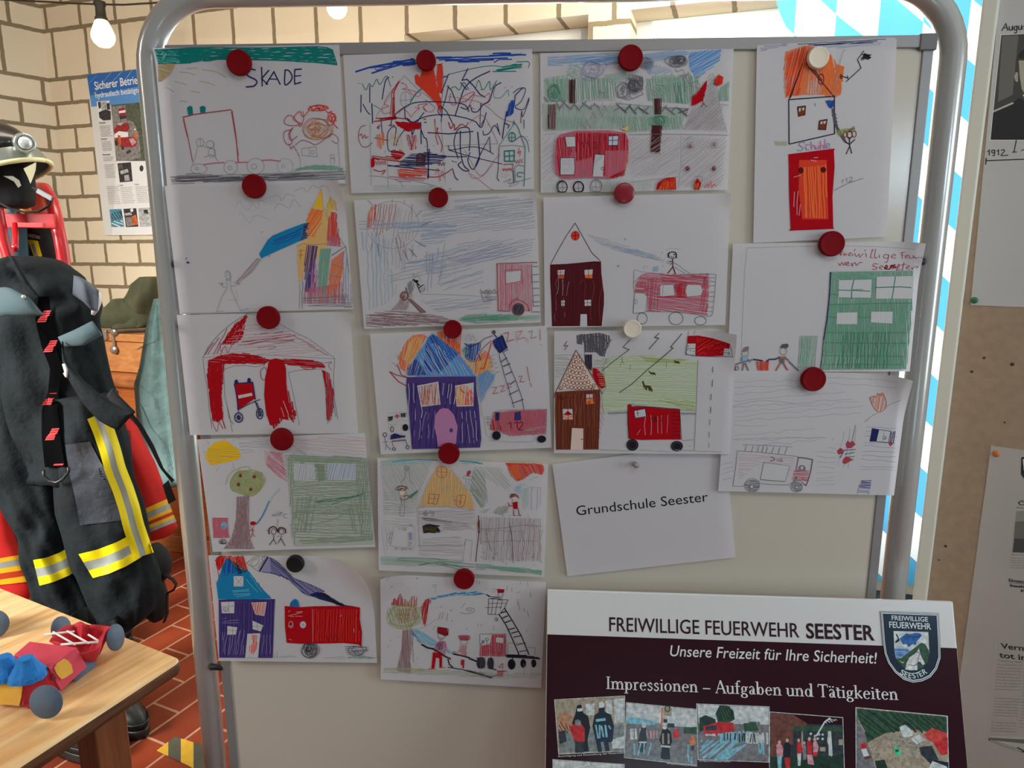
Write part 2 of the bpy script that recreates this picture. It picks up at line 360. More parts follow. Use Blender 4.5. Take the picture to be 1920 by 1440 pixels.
hull('cab', CRED, ['abcdg', 'abfe', 'bchif', 'adje', 'dkj', 'gck', 'dgk', 'jkhife'] if 0 else ['abcg', 'abfe', 'bchif', 'agkje', 'gchk', 'fihkje'], dict(a=(-90, 636, .056), b=(215, 655, .056), c=(442, 548, .060), g=(120, 425, .062), e=(-90, 868, .010), f=(200, 884, .010), i=(330, 965, .004), h=(548, 748, .006), j=dn(-90, 636, .056, .008), k=dn(120, 425, .062, .008)))
hull('body', CPNK, ['abcd', 'bcfe', 'abeh', 'cdgf', 'dahg', 'ehgf'], dict(a=(124, 420, .064), b=(440, 542, .064), c=(694, 352, .070), d=(266, 298, .070), e=(549, 748, .010), f=(788, 530, .022), g=dn(266, 298, .070, .02), h=dn(124, 420, .064, .014)), .002)
def patch(name, pts, mat, a, b, c):
    p = MB().use(mat); a, b, c = zq(*a), zq(*b), zq(*c); nrm = (b-a).cross(c-a).normalized()
    if nrm.dot(CAM-a) < 0: nrm = -nrm
    q_ = [hit(*z6(*q), a, nrm) for q in pts]
    p.loft([[q+nrm*.0012 for q in q_], [q+nrm*.003 for q in q_]], smooth=False); p.build(name, eng)
side = ((440, 542, .064), (694, 352, .070), (549, 748, .010))
patch('window', ((478, 540), (505, 500), (568, 456), (600, 470), (634, 510), (648, 580), (590, 620), (545, 642), (505, 600)), CYEL, *side)
patch('windscreen', ((-80, 650), (100, 660), (214, 668), (200, 800), (182, 876), (90, 866), (-80, 854)), CYEL, (-90, 636, .056), (215, 655, .056), (200, 884, .010))
patch('hole', ((452, 612), (470, 590), (495, 632), (488, 655), (462, 650)), M('dark_red_hole', (110, 16, 26), .9), *side)
for n_, (cx, cy) in enumerate(((50, 585), (250, 600))):                   # two blue pulp cones: the blue lights
    c = MB().use(CBLU); rnd = random.Random(n_+4); P0 = zq(cx, cy, .060); rings = []
    for q, (rr, h) in enumerate(((.031, -.004), (.029, .004), (.0215, .015), (.0145, .029), (.0125, .0345), (.0105, .0352))):
        rings.append([P0+V((0, 0, h+rnd.uniform(-.0008, .0008)))+RT*(rr*(1+.09*abs(math.cos(2*2*math.pi*k/24+.6)))*math.cos(2*math.pi*k/24))+V((-RT.y, RT.x, 0))*(rr*(.95+.09*abs(math.sin(2*2*math.pi*k/24)))*math.sin(2*math.pi*k/24)) for k in range(24)])
    c.loft(rings, smooth=False); c.build('blue_light', eng)
cup = MB().use(CRED)                                                      # egg cup at the back, open at the top with torn rim
rim = catmull2([(440, 300, .05), (520, 210, .058), (590, 158, .062), (655, 150, .056), (720, 122, .066), (790, 150, .054), (850, 148, .058), (930, 160, .052), (995, 168, .062), (950, 215, .058), (918, 300, .056), (905, 350, .058), (800, 400, .056), (700, 412, .056), (600, 345, .056), (500, 305, .052)])
rp_ = [zq(*p) for p in rim]; bc = zq(800, 420, .006)
sh_ = lambda f, z: [V((bc.x+(p.x-bc.x)*f, bc.y+(p.y-bc.y)*f, TZ+z)) for p in rp_]
cup.loft([sh_(.46, .004), sh_(.62, .02), sh_(.86, .04), rp_, [p+(bc-p)*.03+V((0, 0, .002)) for p in rp_], sh_(.80, .038), sh_(.54, .018), sh_(.38, .010)])
cup.build('tray', eng)
dv = MB().use(CRED); dv.loft([[zq(*p) for p in r] for r in (((640, 290, .02), (720, 240, .02), (830, 300, .02), (740, 340, .02)), ((690, 190, .05), (722, 165, .05), (770, 200, .05), (735, 230, .05)), ((722, 135, .07), (730, 132, .07), (748, 150, .07), (738, 155, .07)))], smooth=False); dv.build('divider', eng)
def wheel(cx, cy, r, yaw, lean, h, name='wheel'):
    P = zq(cx, cy, h); hc = -FW if yaw == 0 else V((CAM.x-P.x, CAM.y-P.y, 0)).normalized(); sd = V((-hc.y, hc.x, 0)); ax = (hc*math.cos(R(yaw))+sd*math.sin(R(yaw))+V((0, 0, lean))).normalized()
    k = MB().use(CGRY); k.lathe([(r*.99, -.0012), (r, -.0005), (r, .0005), (r*.99, .0012)], P, ax, 32); return k.build(name, eng)
wheel(415, 845, .0305, 0, 0, .036); wheel(752, 542, .0305, 46, .32, .012); wheel(1040, 264, .0275, 55, .22, .034); wheel(550, 185, .026, 48, .3, .036)
ld = MB().use(STK)
for (a, b) in (((395, 240), (668, 212)), ((550, 328), (880, 306))): ld.tube([zq(*a, .080), zq(*b, .080)], .0022, 8)
for (a, b) in (((478, 215), (675, 330)), ((605, 208), (800, 318)), ((795, 240), (880, 292))): ld.tube([zq(*a, .083), zq(*b, .083)], .0018, 8)
ld.build('ladder', eng)
w2 = thing('craft_vehicle', 'second craft vehicle with grey card wheel, cut off at the left end of the table', 'toy', atz(-8, 1195, TZ))
P = atz(-8, 1195, TZ); k = MB().use(CGRY); k.lathe([(.03, -.0012), (.031, 0), (.03, .0012)], P+V((0, 0, .031)), V((.25, -.9, .35)), 26); k.build('wheel', w2)
k = MB().use(CRED); k.box(P+V((-.05, .01, .035)), (.07, .06, .05), fx); k.build('body', w2, bevel=.006)
# ---- red steel clothes rack with the turn-out gear
RED = M('red_rack_paint', (206, 32, 40), .32, spec=.6, coat=.3)
RY = 1.2
rk = thing('clothes_rack', 'red painted steel rack holding helmets and turn-out gear at the left', 'rack', aty(60, 450, RY).xy.to_3d())
def rp(x, y, Y=RY): return aty(x, y, Y)
k = MB().use(RED)
g = lambda P: V((P.x, P.y, 0))
up1 = [rp(40, 368, 1.45), rp(62, 352, 1.38), rp(84, 354, 1.30), rp(98, 380, 1.24), rp(107, 420, RY), rp(117, 470, RY), rp(126, 540, RY)]
end = up1[-1]; k.tube(up1+[V((end.x, end.y, .9)), V((end.x, end.y, .02))], .021, 16); k.build('upright', rk)
k = MB().use(RED); q0 = rp(2, 425, RY-.1); k.tube([rp(-24, 330, RY-.1), rp(-6, 390, RY-.1), rp(6, 450, RY-.1), rp(18, 488, RY-.1), V((q0.x+.03, q0.y, .02))], .018, 14); k.build('upright', rk)
k = MB().use(RED); c1, c2 = rp(-60, 412, RY-.06), rp(104, 415, RY-.02); k.box((c1+c2)/2, ((c2-c1).length, .008, .048), c2-c1); k.build('crossbar', rk, bevel=.002)
k = MB().use(RED); c1, c2 = rp(36, 422, RY-.09), rp(84, 423, RY-.08); k.box((c1+c2)/2, ((c2-c1).length, .02, .016), c2-c1); k.build('bracket', rk, bevel=.002)
k = MB().use(RED); k.tube([rp(28, 420, RY-.09), rp(29, 448, RY-.12), rp(29, 468, RY-.17), rp(28, 462, RY-.2)], .009, 10); k.build('hook', rk)
k = MB().use(RED); q = V((end.x-.3, end.y+.02, .02)); k.box(V((end.x-.5, end.y+.06, .03)), (1.1, .04, .04), V((1, -.1, 0))); k.build('foot_rail', rk, bevel=.004)
# helmets
HBLK = M('helmet_black', (30, 28, 28), .3, spec=.5, coat=.4)
HSIL = M('helmet_silver_band', (150, 158, 152), .3, .5, var=.15, vscale=30)
HYEL = M('helmet_pale_yellow', (236, 232, 176), .45)
CLB = M('black_cloth', (26, 27, 29), .85, bump=.3, bscale=300)
HC = aty(0, 330, 1.12)
hel = thing('fire_helmet', 'black and silver fire helmet with lamp hanging at the top of the rack', 'helmet', HC)
hz = (V((0, 0, 1))-RT*.34).normalized(); hx = (RT-hz*RT.dot(hz)).normalized(); hy = hz.cross(hx)
def hp(a, z, rx, ry): return HC+hz*z+hx*(rx*math.cos(a))+hy*(ry*math.sin(a))
def hring(z, rx, ry, n=32, sh=0): return [hp(2*math.pi*j/n, z, rx, ry)+hx*sh for j in range(n)]
k = MB().use(HBLK); k.loft([hring(.045, .142, .118), hring(.075, .136, .112, sh=-.004), hring(.11, .116, .098, sh=-.012), hring(.14, .088, .075, sh=-.024), hring(.162, .055, .045, sh=-.034), hring(.172, .018, .015, sh=-.04)]); k.build('shell', hel)
k = MB().use(HSIL); k.loft([hring(-.004, .154, .128), hring(.02, .152, .126), hring(.047, .143, .119)], cap=False); k.build('side_band', hel)
k = MB().use(HYEL); k.tube(hring(-.002, .158, .132)+[hp(0, -.002, .158, .132)], .0075, 8); k.build('brim', hel)
k = MB().use(HBLK); k.loft([[hp(a, z, r, r*.83)-hx*.012 for a in [R(d) for d in range(-80, 81, 8)]]+[hp(a, z, r+.008, (r+.008)*.83)-hx*.012 for a in [R(d) for d in range(80, -81, -8)]] for z, r in ((.05, .142), (.09, .134), (.125, .11), (.15, .084))]); k.build('visor', hel)
lp = aty(47, 268, 1.06); k = MB().use(M('lamp_rim', (190, 195, 190), .25, .7)); k.lathe([(.03, .04), (.03, 0), (.024, -.004), (.020, .004)], lp, (CAM-lp)*-1+V((-.8, .3, .1)), 24); hlamp = k.build('lamp', hel)
k = MB().use(M('lamp_glass', (215, 225, 225), .1, .3)); k.ball(lp, .02, 8); k.build('lens', hlamp)
k = MB().use(M('ear_flap_cream', (168, 162, 128), .7)); k.loft([[aty(x, y, Y) for x, y in ((44, 316), (68, 304), (67, 318), (61, 336), (57, 345), (52, 332))] for Y in (1.045, 1.05)], smooth=False); k.build('ear_flap', hel)
k = MB().use(M('liner_grey', (112, 112, 98), .7)); k.loft([[aty(x, y, Y) for x, y in ((6, 330), (24, 330), (36, 338), (40, 348), (34, 352), (26, 340))] for Y in (1.03, 1.036)], smooth=False); k.build('ear_flap', hel)
k = MB().use(CLB); cloth(k, [(312, -20, 62), (335, -22, 60), (360, -22, 62), (384, -20, 58), (390, -15, 40)], 1.14, .06, .10, 4); k.build('neck_guard', hel)
k = MB().use(CLB); k.tube([aty(x, y, 1.05) for x, y in ((62, 352), (78, 362), (98, 372), (92, 386), (74, 396), (48, 398), (20, 392), (0, 380))], .007, 10, flat=.5)
strap = k.build('chin_strap', hel); k = MB().use(M('grey_plastic', (120, 122, 126), .4)); k.box(aty(84, 365, 1.045), (.05, .008, .014), aty(98, 373, 1.045)-aty(66, 355, 1.045)); k.build('buckle', strap)
HRED = M('helmet_orange_red', (200, 64, 36), .45)
h2 = thing('fire_helmet', 'orange red fire helmet hanging behind the black one', 'helmet', aty(62, 400, 1.34))
k = MB().use(HRED); P = aty(58, 392, 1.36); k.loft([[P+V((0, 0, z))+V((math.cos(a)*r, math.sin(a)*r*.9, 0)) for a in [2*math.pi*j/24 for j in range(24)]] for r, z in ((.075, -.05), (.085, -.02), (.08, .02), (.062, .055), (.03, .078))]); k.build('shell', h2)
k = MB().use(M('helmet_amber', (214, 128, 40), .5)); k.loft([[P+V((.02, -.062, 0))+V((.022*math.cos(a)*s+dx, -.02*math.sin(a), z)) for a in [2*math.pi*j/12 for j in range(12)]] for s, z, dx in ((.5, -.07, .028), (1, -.03, .014), (.8, .02, 0), (.3, .05, -.01))]); k.build('trim_patch', h2)
# coats behind
NAVY = M('navy_turnout_cloth', (33, 40, 43), .85, var=.3, vscale=9, bump=.55, bscale=26, bdist=.012, spec=.15)
BLKC = M('black_coat_cloth', (30, 31, 33), .85, var=.2, vscale=8, bump=.3, bscale=420)
BLUC = M('petrol_blue_cloth', (58, 92, 108), .9, var=.2, vscale=14, bump=.4, bscale=300)
REDC = M('red_turnout_cloth', (214, 34, 30), .8, var=.12, vscale=10, bump=.35, bscale=500)
TEAL = M('washed_teal_denim', (122, 158, 156), .85, var=.3, vscale=9, bump=.6, bscale=22, bdist=.014)
YEL = M('fluorescent_yellow_tape', (255, 236, 4), .55)
YELD = M('orange_yellow_tape', (246, 190, 20), .6)
SIL = M('silver_reflective_tape', (164, 172, 164), .45, .15)
ORR = M('orange_red_tape', (196, 56, 18), .6)
cb = thing('jacket', 'black turn-out jacket with name patch hanging behind the navy trousers', 'jacket', aty(40, 1000, 1.42))
k = MB().use(BLKC); cloth(k, [(402, 48, 88), (420, 44, 98), (460, 38, 118), (500, 20, 128), (560, 0, 132), (700, -30, 130), (900, -50, 120), (1040, -60, 110), (1075, -60, 70)], 1.42, .07, .1, 21); bv = k.bvh(); k.build('body', cb)
k = MB(); drape(k, [(YEL, [(52, 450), (66, 488)], [(70, 448), (79, 480)])], bv, .004, 1.3)
drape(k, [(SIL, [(58, 458), (68, 484)], [(64, 457), (72, 482)])], bv, .006, 1.3); k.build('reflective_patch', cb)
TAG_AT = bv
bs = thing('sweater', 'petrol blue sweater hanging in the rack behind the red hook', 'sweater', aty(30, 520, 1.30))
k = MB().use(BLUC); cloth(k, [(372, 28, 40), (392, 18, 44), (430, 14, 46), (470, 16, 48), (520, 10, 50), (560, 0, 48)], 1.30, .035, .12, 5); k.build('sleeve', bs)
rc2 = thing('jacket', 'red turn-out jacket with yellow hem stripes at the far left behind the table', 'jacket', aty(0, 1100, 1.30))
k = MB().use(REDC); cloth(k, [(900, -70, 6), (960, -70, 18), (1010, -70, 24), (1050, -70, 42), (1085, -70, 58), (1112, -70, 62), (1128, -70, 50)], 1.30, .06, .06, 9); bv = k.bvh(); k.build('body', rc2)
k = MB(); drape(k, [(YELD, [(-30, 1052), (62, 1036)], [(-30, 1060), (62, 1044)]), (SIL, [(-30, 1060), (62, 1044)], [(-30, 1071), (62, 1056)]), (YELD, [(-30, 1071), (62, 1056)], [(-30, 1080), (62, 1066)]), (ORR, [(-30, 1080), (62, 1066)], [(-30, 1091), (62, 1078)]), (YELD, [(-30, 1091), (62, 1078)], [(-30, 1100), (62, 1090)])], bv, .004, 1.2); k.build('reflective_band', rc2)
# ---- navy turn-out trousers with braces
TY = .95
tr = thing('turnout_trousers', 'navy fire brigade trousers with yellow silver stripes and black braces hanging from the rack', 'trousers', aty(120, 1165, TY))
k = MB().use(NAVY); cloth(k, [(480, 24, 62), (488, 8, 92), (500, -12, 118), (522, -30, 150), (548, -40, 172), (575, -44, 180), (610, -48, 182), (660, -48, 188), (720, -48, 204), (770, -44, 220), (810, -20, 226), (850, 20, 230), (890, 60, 232)], TY, .11, .13, 31, n=72, nf=7, fine=4); bt = k.bvh(); k.build('seat_and_waist', tr)
k = MB().use(NAVY); cloth(k, [(740, 100, 214), (790, 100, 226), (840, 104, 236), (900, 106, 248), (950, 112, 262, -.1), (1000, 126, 272, -.25), (1040, 140, 276, -.34), (1075, 160, 286, -.36), (1110, 176, 296, -.3), (1140, 190, 294, -.3), (1165, 200, 280, -.3), (1176, 206, 262, -.3)], TY-.05, .085, .12, 12, n=60, nf=6, fine=4); br = k.bvh(); k.build('trouser_leg', tr)
k = MB().use(NAVY); cloth(k, [(600, -46, 84), (680, -50, 96), (760, -48, 104), (830, -40, 110), (890, -18, 114), (930, 8, 120), (965, 32, 126, -.1), (1000, 48, 136, -.2), (1035, 56, 148, -.28), (1075, 66, 160, -.3), (1110, 76, 172, -.3), (1150, 88, 186, -.3), (1190, 100, 196, -.3), (1215, 110, 196, -.3)], TY-.025, .09, .13, 14, n=60, nf=6, fine=4); bl = k.bvh(); k.build('trouser_leg', tr)
def bandm(bv, tl, tr_, bl_, br_, Y, name='reflective_band', lift=.004):
    lp = lambda a, b, t: (a[0]+(b[0]-a[0])*t, a[1]+(b[1]-a[1])*t)
    k = MB(); cuts = [0, .34, .68, 1]; mids = [(tl[0]+tr_[0])/2, (tl[1]+tr_[1])/2+6]
    def edge(t):
        a, b = lp(tl, bl_, t), lp(tr_, br_, t); return [a, ((a[0]*.67+b[0]*.33), a[1]*.67+b[1]*.33+5), ((a[0]*.33+b[0]*.67), a[1]*.33+b[1]*.67+5), b]
    drape(k, [(m_, edge(a), edge(b)) for m_, a, b in zip((YEL, SIL, YEL), cuts, cuts[1:])], bv, lift, Y); return k.build(name, tr)
class Near:
    def __init__(s, *b): s.b = b
    def ray_cast(s, o, d):
        h = [q.ray_cast(o, d) for q in s.b]; h = [q for q in h if q[0] is not None]
        return min(h, key=lambda q: q[3]) if h else (None, None, None, None)
ball_ = Near(bt, br, bl)
bandm(br, (147, 1039), (254, 998), (174, 1084), (266, 1044), TY-.1)
bandm(bl, (62, 1050), (136, 1022), (74, 1098), (157, 1062), TY-.08)
allv = MB().use(NAVY)
def ribbon(name, lanes, bv, Y, lift, par=tr):
    k = MB(); drape(k, lanes, bv, lift, Y, 6); return k.build(name, par)
def lane3(path, w, mats, fr):
    o = []; P = resample(path, 24)
    edges = []
    for f_ in fr:
        e = []
        for i, p in enumerate(P):
            a, b = P[max(0, i-1)], P[min(len(P)-1, i+1)]; dx, dy = b[0]-a[0], b[1]-a[1]; l_ = math.hypot(dx, dy)
            e.append((p[0]-dy/l_*w*(f_-.5), p[1]+dx/l_*w*(f_-.5)))
        edges.append(e)
    return [(m_, a, b) for m_, a, b in zip(mats, edges, edges[1:])]
ribbon('side_stripe', lane3([(182, 778), (194, 806), (207, 845), (216, 880), (232, 920), (243, 955), (250, 985), (262, 1020), (269, 1042)], 40, (YEL, SIL, YEL), (0, .36, .66, 1)), br, TY-.14, .005)
# knee patch, braces, waistband, flaps
ribbon('knee_patch', [(M('leather_patch_with_sheen', (64, 72, 82), .34, var=.35, vscale=14, bump=.5, bscale=40, bdist=.008, spec=.7), [(122, 834), (128, 880), (140, 930), (150, 985)], [(168, 828), (196, 880), (218, 930), (234, 975)])], br, TY-.14, .004)  # bluish sheen of the leather is mixed into the patch colour
STR = M('black_webbing', (9, 9, 10), .95, spec=.03, bump=.3, bscale=500)
LOGO = M('red_brace_print', (204, 52, 58), .7)
TOPV = bt
st = ribbon('brace', [(STR, [(72, 556), (66, 600), (78, 650), (94, 690), (90, 735), (78, 770), (78, 820), (84, 876)], [(92, 556), (97, 600), (104, 650), (117, 692), (110, 735), (108, 770), (113, 820), (122, 876)])], ball_, TY-.17, .012)
for cx, cy in ((82, 594), (94, 650), (92, 749), (97, 815), (109, 872)):   # red slanted bars woven into the braces
    k = MB()
    bars = [(-11.5, -1, 13), (-7.5, -3, 11.5), (-3.5, -5, 10), (-.2, -8, 6), (3.6, -11, 5.5), (7.6, -12.5, 4)] if cy < 870 else [(-2, -9, 9)]
    for y_, xa, xb in bars: drape(k, [(LOGO, [(cx+xa+1.5, cy+y_), (cx+xb+1.5, cy+y_-.8)], [(cx+xa-.4, cy+y_+3), (cx+xb-.4, cy+y_+2.2)])], ball_, .0155, TY-.18, 2)
    k.build('printed_mark', st)
k = MB().use(M('dark_plastic', (44, 44, 46), .4)); bp_ = lambda x, y: aty(x, y, TY-.16); k.tube([bp_(82, 882), bp_(82, 893), bp_(92, 902), bp_(106, 905), bp_(118, 898), bp_(129, 884), bp_(128, 876)], .0045, 8); k.build('buckle', st)
def flap(name, A, B, Y, mat, th=.006, sag=0, par=tr):
    k = MB().use(mat); a, b = resample(A, 16), resample(B, 16)
    rows = []
    for i, (p, q) in enumerate(zip(a, b)):
        rows.append([aty(p[0]+(q[0]-p[0])*j/6, p[1]+(q[1]-p[1])*j/6, Y-sag*math.sin(math.pi*j/6)*.5-sag*math.sin(math.pi*i/16)) for j in range(7)])
    back = [[p-FW*-th for p in r] for r in rows]
    k.loft([r+bk[::-1] for r, bk in zip(rows, back)]); return k.build(name, par)
flap('waistband', [(116, 640), (120, 668), (134, 690), (158, 716), (188, 742), (225, 764), (252, 774)], [(116, 668), (118, 690), (136, 726), (158, 760), (186, 790), (220, 808), (249, 775)], TY-.17, NAVY, .006, .02)
flap('waist_lining', [(210, 728), (222, 742), (240, 760), (252, 772)], [(200, 742), (206, 752), (226, 764), (250, 776)], TY-.10, BLKC)
flap('side_flap', [(108, 632), (140, 618), (172, 602)], [(118, 650), (155, 648), (190, 628)], TY-.15, M('teal_grey_cloth', (76, 98, 104), .8, bump=.3, bscale=400), .005, .015)
flap('pocket_flap', [(-20, 540), (14, 538), (52, 556), (80, 590)], [(-20, 598), (14, 590), (50, 592), (78, 592)], TY-.20, M('teal_grey_cloth', (76, 98, 104)), .006, .02)
flap('shoulder_flap', [(16, 482), (34, 520), (48, 545)], [(24, 480), (52, 530), (72, 556)], TY-.2, NAVY, .006, .01)
k = MB().use(M('snap_metal', (205, 205, 200), .25, .8)); k.ball(aty(44, 557, TY-.225), .007, 8, (1, .5, 1)); k.build('snap', tr)
flap('shoulder_pad', [(138, 516), (158, 528), (174, 542)], [(136, 552), (156, 566), (172, 582)], TY-.13, M('slate_cloth', (84, 92, 104), .8, bump=.3), .03, .015)
k = MB().use(M('white_rim_and_cord', (225, 222, 226), .9, bump=.6, bscale=200)); k.tube([aty(x, y, TY-.1) for x, y in ((174, 540), (181, 552), (182, 566), (178, 580), (174, 590))], [.006, .012, .012, .010, .005], 10); k.build('shoulder_rim_light', tr)  # white strip stands in for the rim of light on the shoulder
k = MB().use(M('white_rim_and_cord', (225, 222, 226))); k.tube([aty(x, y, TY-.19) for x, y in ((119, 682), (125, 694), (124, 706), (120, 699))], [.004, .007, .005, .003], 8); k.build('cord_end', tr)
# ---- red jacket and teal jacket further back
rj = thing('jacket', 'red turn-out jacket with yellow silver bands between trousers and board stand', 'jacket', aty(270, 1000, 1.22))
k = MB().use(REDC); cloth(k, [(768, 205, 232), (790, 205, 244), (830, 205, 264), (870, 208, 286), (910, 212, 302), (940, 218, 312), (970, 222, 322), (990, 226, 330), (1004, 230, 318)], 1.24, .06, .08, 17); bv = k.bvh(); k.build('body', rj)
def b5(k, bv, a, b, c, d, mats, fr, Y):
    lp = lambda p, q, t: (p[0]+(q[0]-p[0])*t, p[1]+(q[1]-p[1])*t)
    drape(k, [(m_, [lp(a, c, f0), lp(b, d, f0)], [lp(a, c, f1), lp(b, d, f1)]) for m_, f0, f1 in zip(mats, fr, fr[1:])], bv, .004, Y)
k = MB(); b5(k, bv, (256, 961), (314, 935), (268, 1003), (331, 978), (YELD, SIL, YELD, ORR, YELD, SIL), (0, .2, .42, .56, .7, .84, 1), 1.16); k.build('reflective_band', rj)
k = MB(); drape(k, [(BLKC, [(240, 778), (258, 800), (280, 838), (300, 878), (322, 905)], [(246, 772), (266, 796), (288, 834), (308, 880), (327, 900)]), (BLKC, [(305, 910), (316, 945)], [(316, 900), (330, 938)])], bv, .008, 1.17); k.build('zip', rj)
k = MB(); drape(k, [(M('dark_red_cloth', (150, 18, 18), .8), [(222, 812), (244, 806)], [(230, 830), (247, 822)])], bv, .006, 1.17); k.build('pocket_flap', rj)
dj = thing('jacket', 'washed teal denim jacket hanging behind the left tube of the board stand', 'jacket', aty(300, 890, 1.8))
k = MB().use(TEAL); cloth(k, [(560, 291, 312), (590, 286, 325), (640, 276, 332), (680, 266, 335), (720, 254, 338), (780, 260, 342), (840, 274, 345), (890, 296, 348), (908, 312, 345)], 1.75, .07, .2, 8, nf=5); bv = k.bvh(); k.build('body', dj)
SEAM = M('denim_seam', (96, 130, 134), .9)
for pa in ([(292, 570), (296, 610), (297, 635)], [(256, 655), (276, 645), (298, 636)], [(252, 712), (268, 728), (288, 744), (292, 766)], [(262, 756), (280, 800), (310, 836), (322, 880)]):
    k = MB(); drape(k, [(SEAM, pa, [(x+2, y+1) for x, y in pa])], bv, .004, 1.7); k.build('seam', dj)
bg_ = thing('glove_pair', 'black glove with yellow cuff strip hanging beside the trouser leg', 'glove', aty(300, 1160, 1.02))
k = MB().use(CLB); cloth(k, [(1022, 278, 298), (1036, 276, 312), (1056, 276, 320), (1076, 280, 318), (1086, 286, 312)], 1.02, .05, .08, 2); k.build('cuff', bg_)
k = MB().use(CLB); cloth(k, [(1096, 270, 305), (1120, 268, 312), (1145, 274, 312), (1160, 284, 306)], 1.02, .05, .1, 3); k.build('palm', bg_)
k = MB().use(YELD); k.loft([[aty(x, y, 1.02-.055) for x, y in r] for r in (((284, 1056), (288, 1054), (288, 1055), (284, 1057)), ((290, 1074), (300, 1068), (300, 1069), (290, 1075)), ((299, 1091), (307, 1084), (307, 1085), (299, 1092)))]); k.build('cuff_strip', bg_)
k = MB().use(CLB); k.tube([aty(x, y, .98) for x, y in ((310, 1078), (324, 1086), (331, 1096), (326, 1106), (314, 1112), (313, 1130), (314, 1150), (308, 1166))], .009, 8, flat=.35); k.build('strap', bg_)
# ---- dresser, wooden case, green cloth
DRW = woodmat('orange_brown_veneer', (176, 98, 44), (146, 74, 30), (1.2, 1.2, 9), (0, 0, 0), .32, 5)
DRD = woodmat('dresser_top_oak', (170, 104, 54), (140, 78, 36), (1.2, 9, 9), (0, 0, 0), .35, 5)
CASE = woodmat('pale_case_wood', (196, 134, 78), (170, 106, 56), (1.2, 9, 9), (0, 0, 0), .4, 5)
DP = WP+WD*.10
dr = thing('dresser', 'orange brown wooden dresser against the brick wall behind the jackets', 'dresser', DP+WN*.2)
def dp(s, d, z): return DP+WD*s+WN*d+V((0, 0, z))
k = MB().use(DRW); k.box(dp(.15, .21, .46), (1.10, .40, .76), WD); k.build('carcass', dr, bevel=.004)
k = MB().use(DRD); k.box(dp(.15, .225, .872), (1.16, .45, .07), WD); k.build('top', dr, bevel=.022)
k = MB().use(DRD); k.box(dp(.15, .22, .045), (1.12, .42, .09), WD); k.build('plinth', dr, bevel=.006)
for a in (-.13, .42):
    k = MB().use(DRW); k.box(dp(a, .418, .46), (.52, .018, .70), WD); d_ = k.build('door', dr, bevel=.004)
    k = MB().use(M('dull_brass', (120, 105, 80))); k.ball(dp(a+.2, .44, .55), .013, 8); k.build('knob', d_)
cs = thing('wooden_case', 'pale wooden case with metal corners on the dresser under the green cloth', 'case', dp(.12, .2, .91))
k = MB().use(CASE); k.box(dp(.15, .23, .985), (.62, .34, .15), WD); k.build('body', cs, bevel=.004)
k = MB().use(CASE); k.box(dp(.15, .23, 1.082), (.63, .35, .038), WD); k.build('lid', cs, bevel=.005)
CH = M('case_chrome', (190, 184, 172), .3, .8)
cP = lambda x, y: hit(x, y, dp(0, .41, 0), WN)
k = MB().use(CH); c = cP(213, 640); k.box(c, (.012, .006, .12), WD); k.build('corner_strip', cs)
for yy in (622, 656):
    k = MB().use(CH); k.lathe([(.022, 0), (.02, .006), (.008, .01)], cP(214, yy), WN, 16); k.build('corner_cap', cs)
k = MB().use(CH); k.box(cP(198, 628), (.026, .016, .045), WD); k.build('latch', cs, bevel=.004)
gc = thing('cloth_bundle', 'crumpled olive green garment lying on the wooden case', 'clothing', dp(.2, .2, 1.101))
GRN = M('olive_cloth', (72, 74, 50), .9, var=.3, vscale=12, bump=.3, bscale=300)
k = MB().use(GRN); cloth(k, [(519, 266, 296), (532, 252, 306), (550, 247, 312), (570, 238, 316), (590, 222, 318), (604, 205, 318), (611, 210, 310)], 2.28, .13, .22, 6, nf=4); k.build('upper_bundle', gc)
k = MB().use(GRN); cloth(k, [(560, 216, 240), (570, 208, 262), (584, 188, 282), (596, 179, 292), (606, 180, 292), (612, 190, 280)], 2.22, .09, .2, 7, nf=4); k.build('sleeve', gc)
# ---- boots, floor marking
RUB = M('black_rubber', (26, 28, 26), .4, spec=.5)
def boot(px, py, yaw, label):
    P = atz(px, py, 0); d = V((math.cos(R(yaw)), math.sin(R(yaw)), 0)); s = V((-d.y, d.x, 0))
    o = thing('rubber_boot', label, 'boot', P-d*.1)
    B = P-d*.13
    def ring(c, a, b): return [c+d*(a*math.cos(t))+s*(b*math.sin(t)) for t in [2*math.pi*j/26 for j in range(26)]]
    def foot(z, k_, back=.13, front=.165): 
        out = []
        for t in [2*math.pi*j/26 for j in range(26)]:
            L_ = front if math.cos(t) > 0 else back
            out.append(B+V((0, 0, z))+d*(L_*k_*math.cos(t))+s*(.052*k_*math.sin(t)*(1+.12*math.cos(t))))
        return out
    k = MB().use(RUB); k.loft([foot(.001, .97), foot(.012, 1.0), foot(.028, 1.0), foot(.032, .96)]); k.build('sole', o)
    k = MB().use(RUB); k.loft([foot(.03, .96), foot(.05, .97), foot(.07, .93, .13, .15), foot(.09, .9, .13, .11), ring(B+V((0, 0, .115))-d*.03, .082, .052), ring(B+V((0, 0, .16))-d*.045, .07, .052), ring(B+V((0, 0, .27))-d*.05, .074, .058), ring(B+V((0, 0, .36))-d*.05, .08, .066), ring(B+V((0, 0, .362))-d*.05, .072, .058), ring(B+V((0, 0, .2))-d*.05, .06, .045)]); k.build('upper', o)
    k = MB().use(RUB); k.tube([p for p in foot(.052, .985)]+[foot(.052, .985)[0]], .004, 6); k.build('toe_band', o)
boot(262, 1378, -28, 'black rubber boot standing on the tiles behind the table, nearer the board')
boot(196, 1424, -22, 'black rubber boot standing on the tiles, mostly hidden under the table edge')
boot(233, 1206, -15, 'black rubber boot below the navy trouser leg, far from the board')
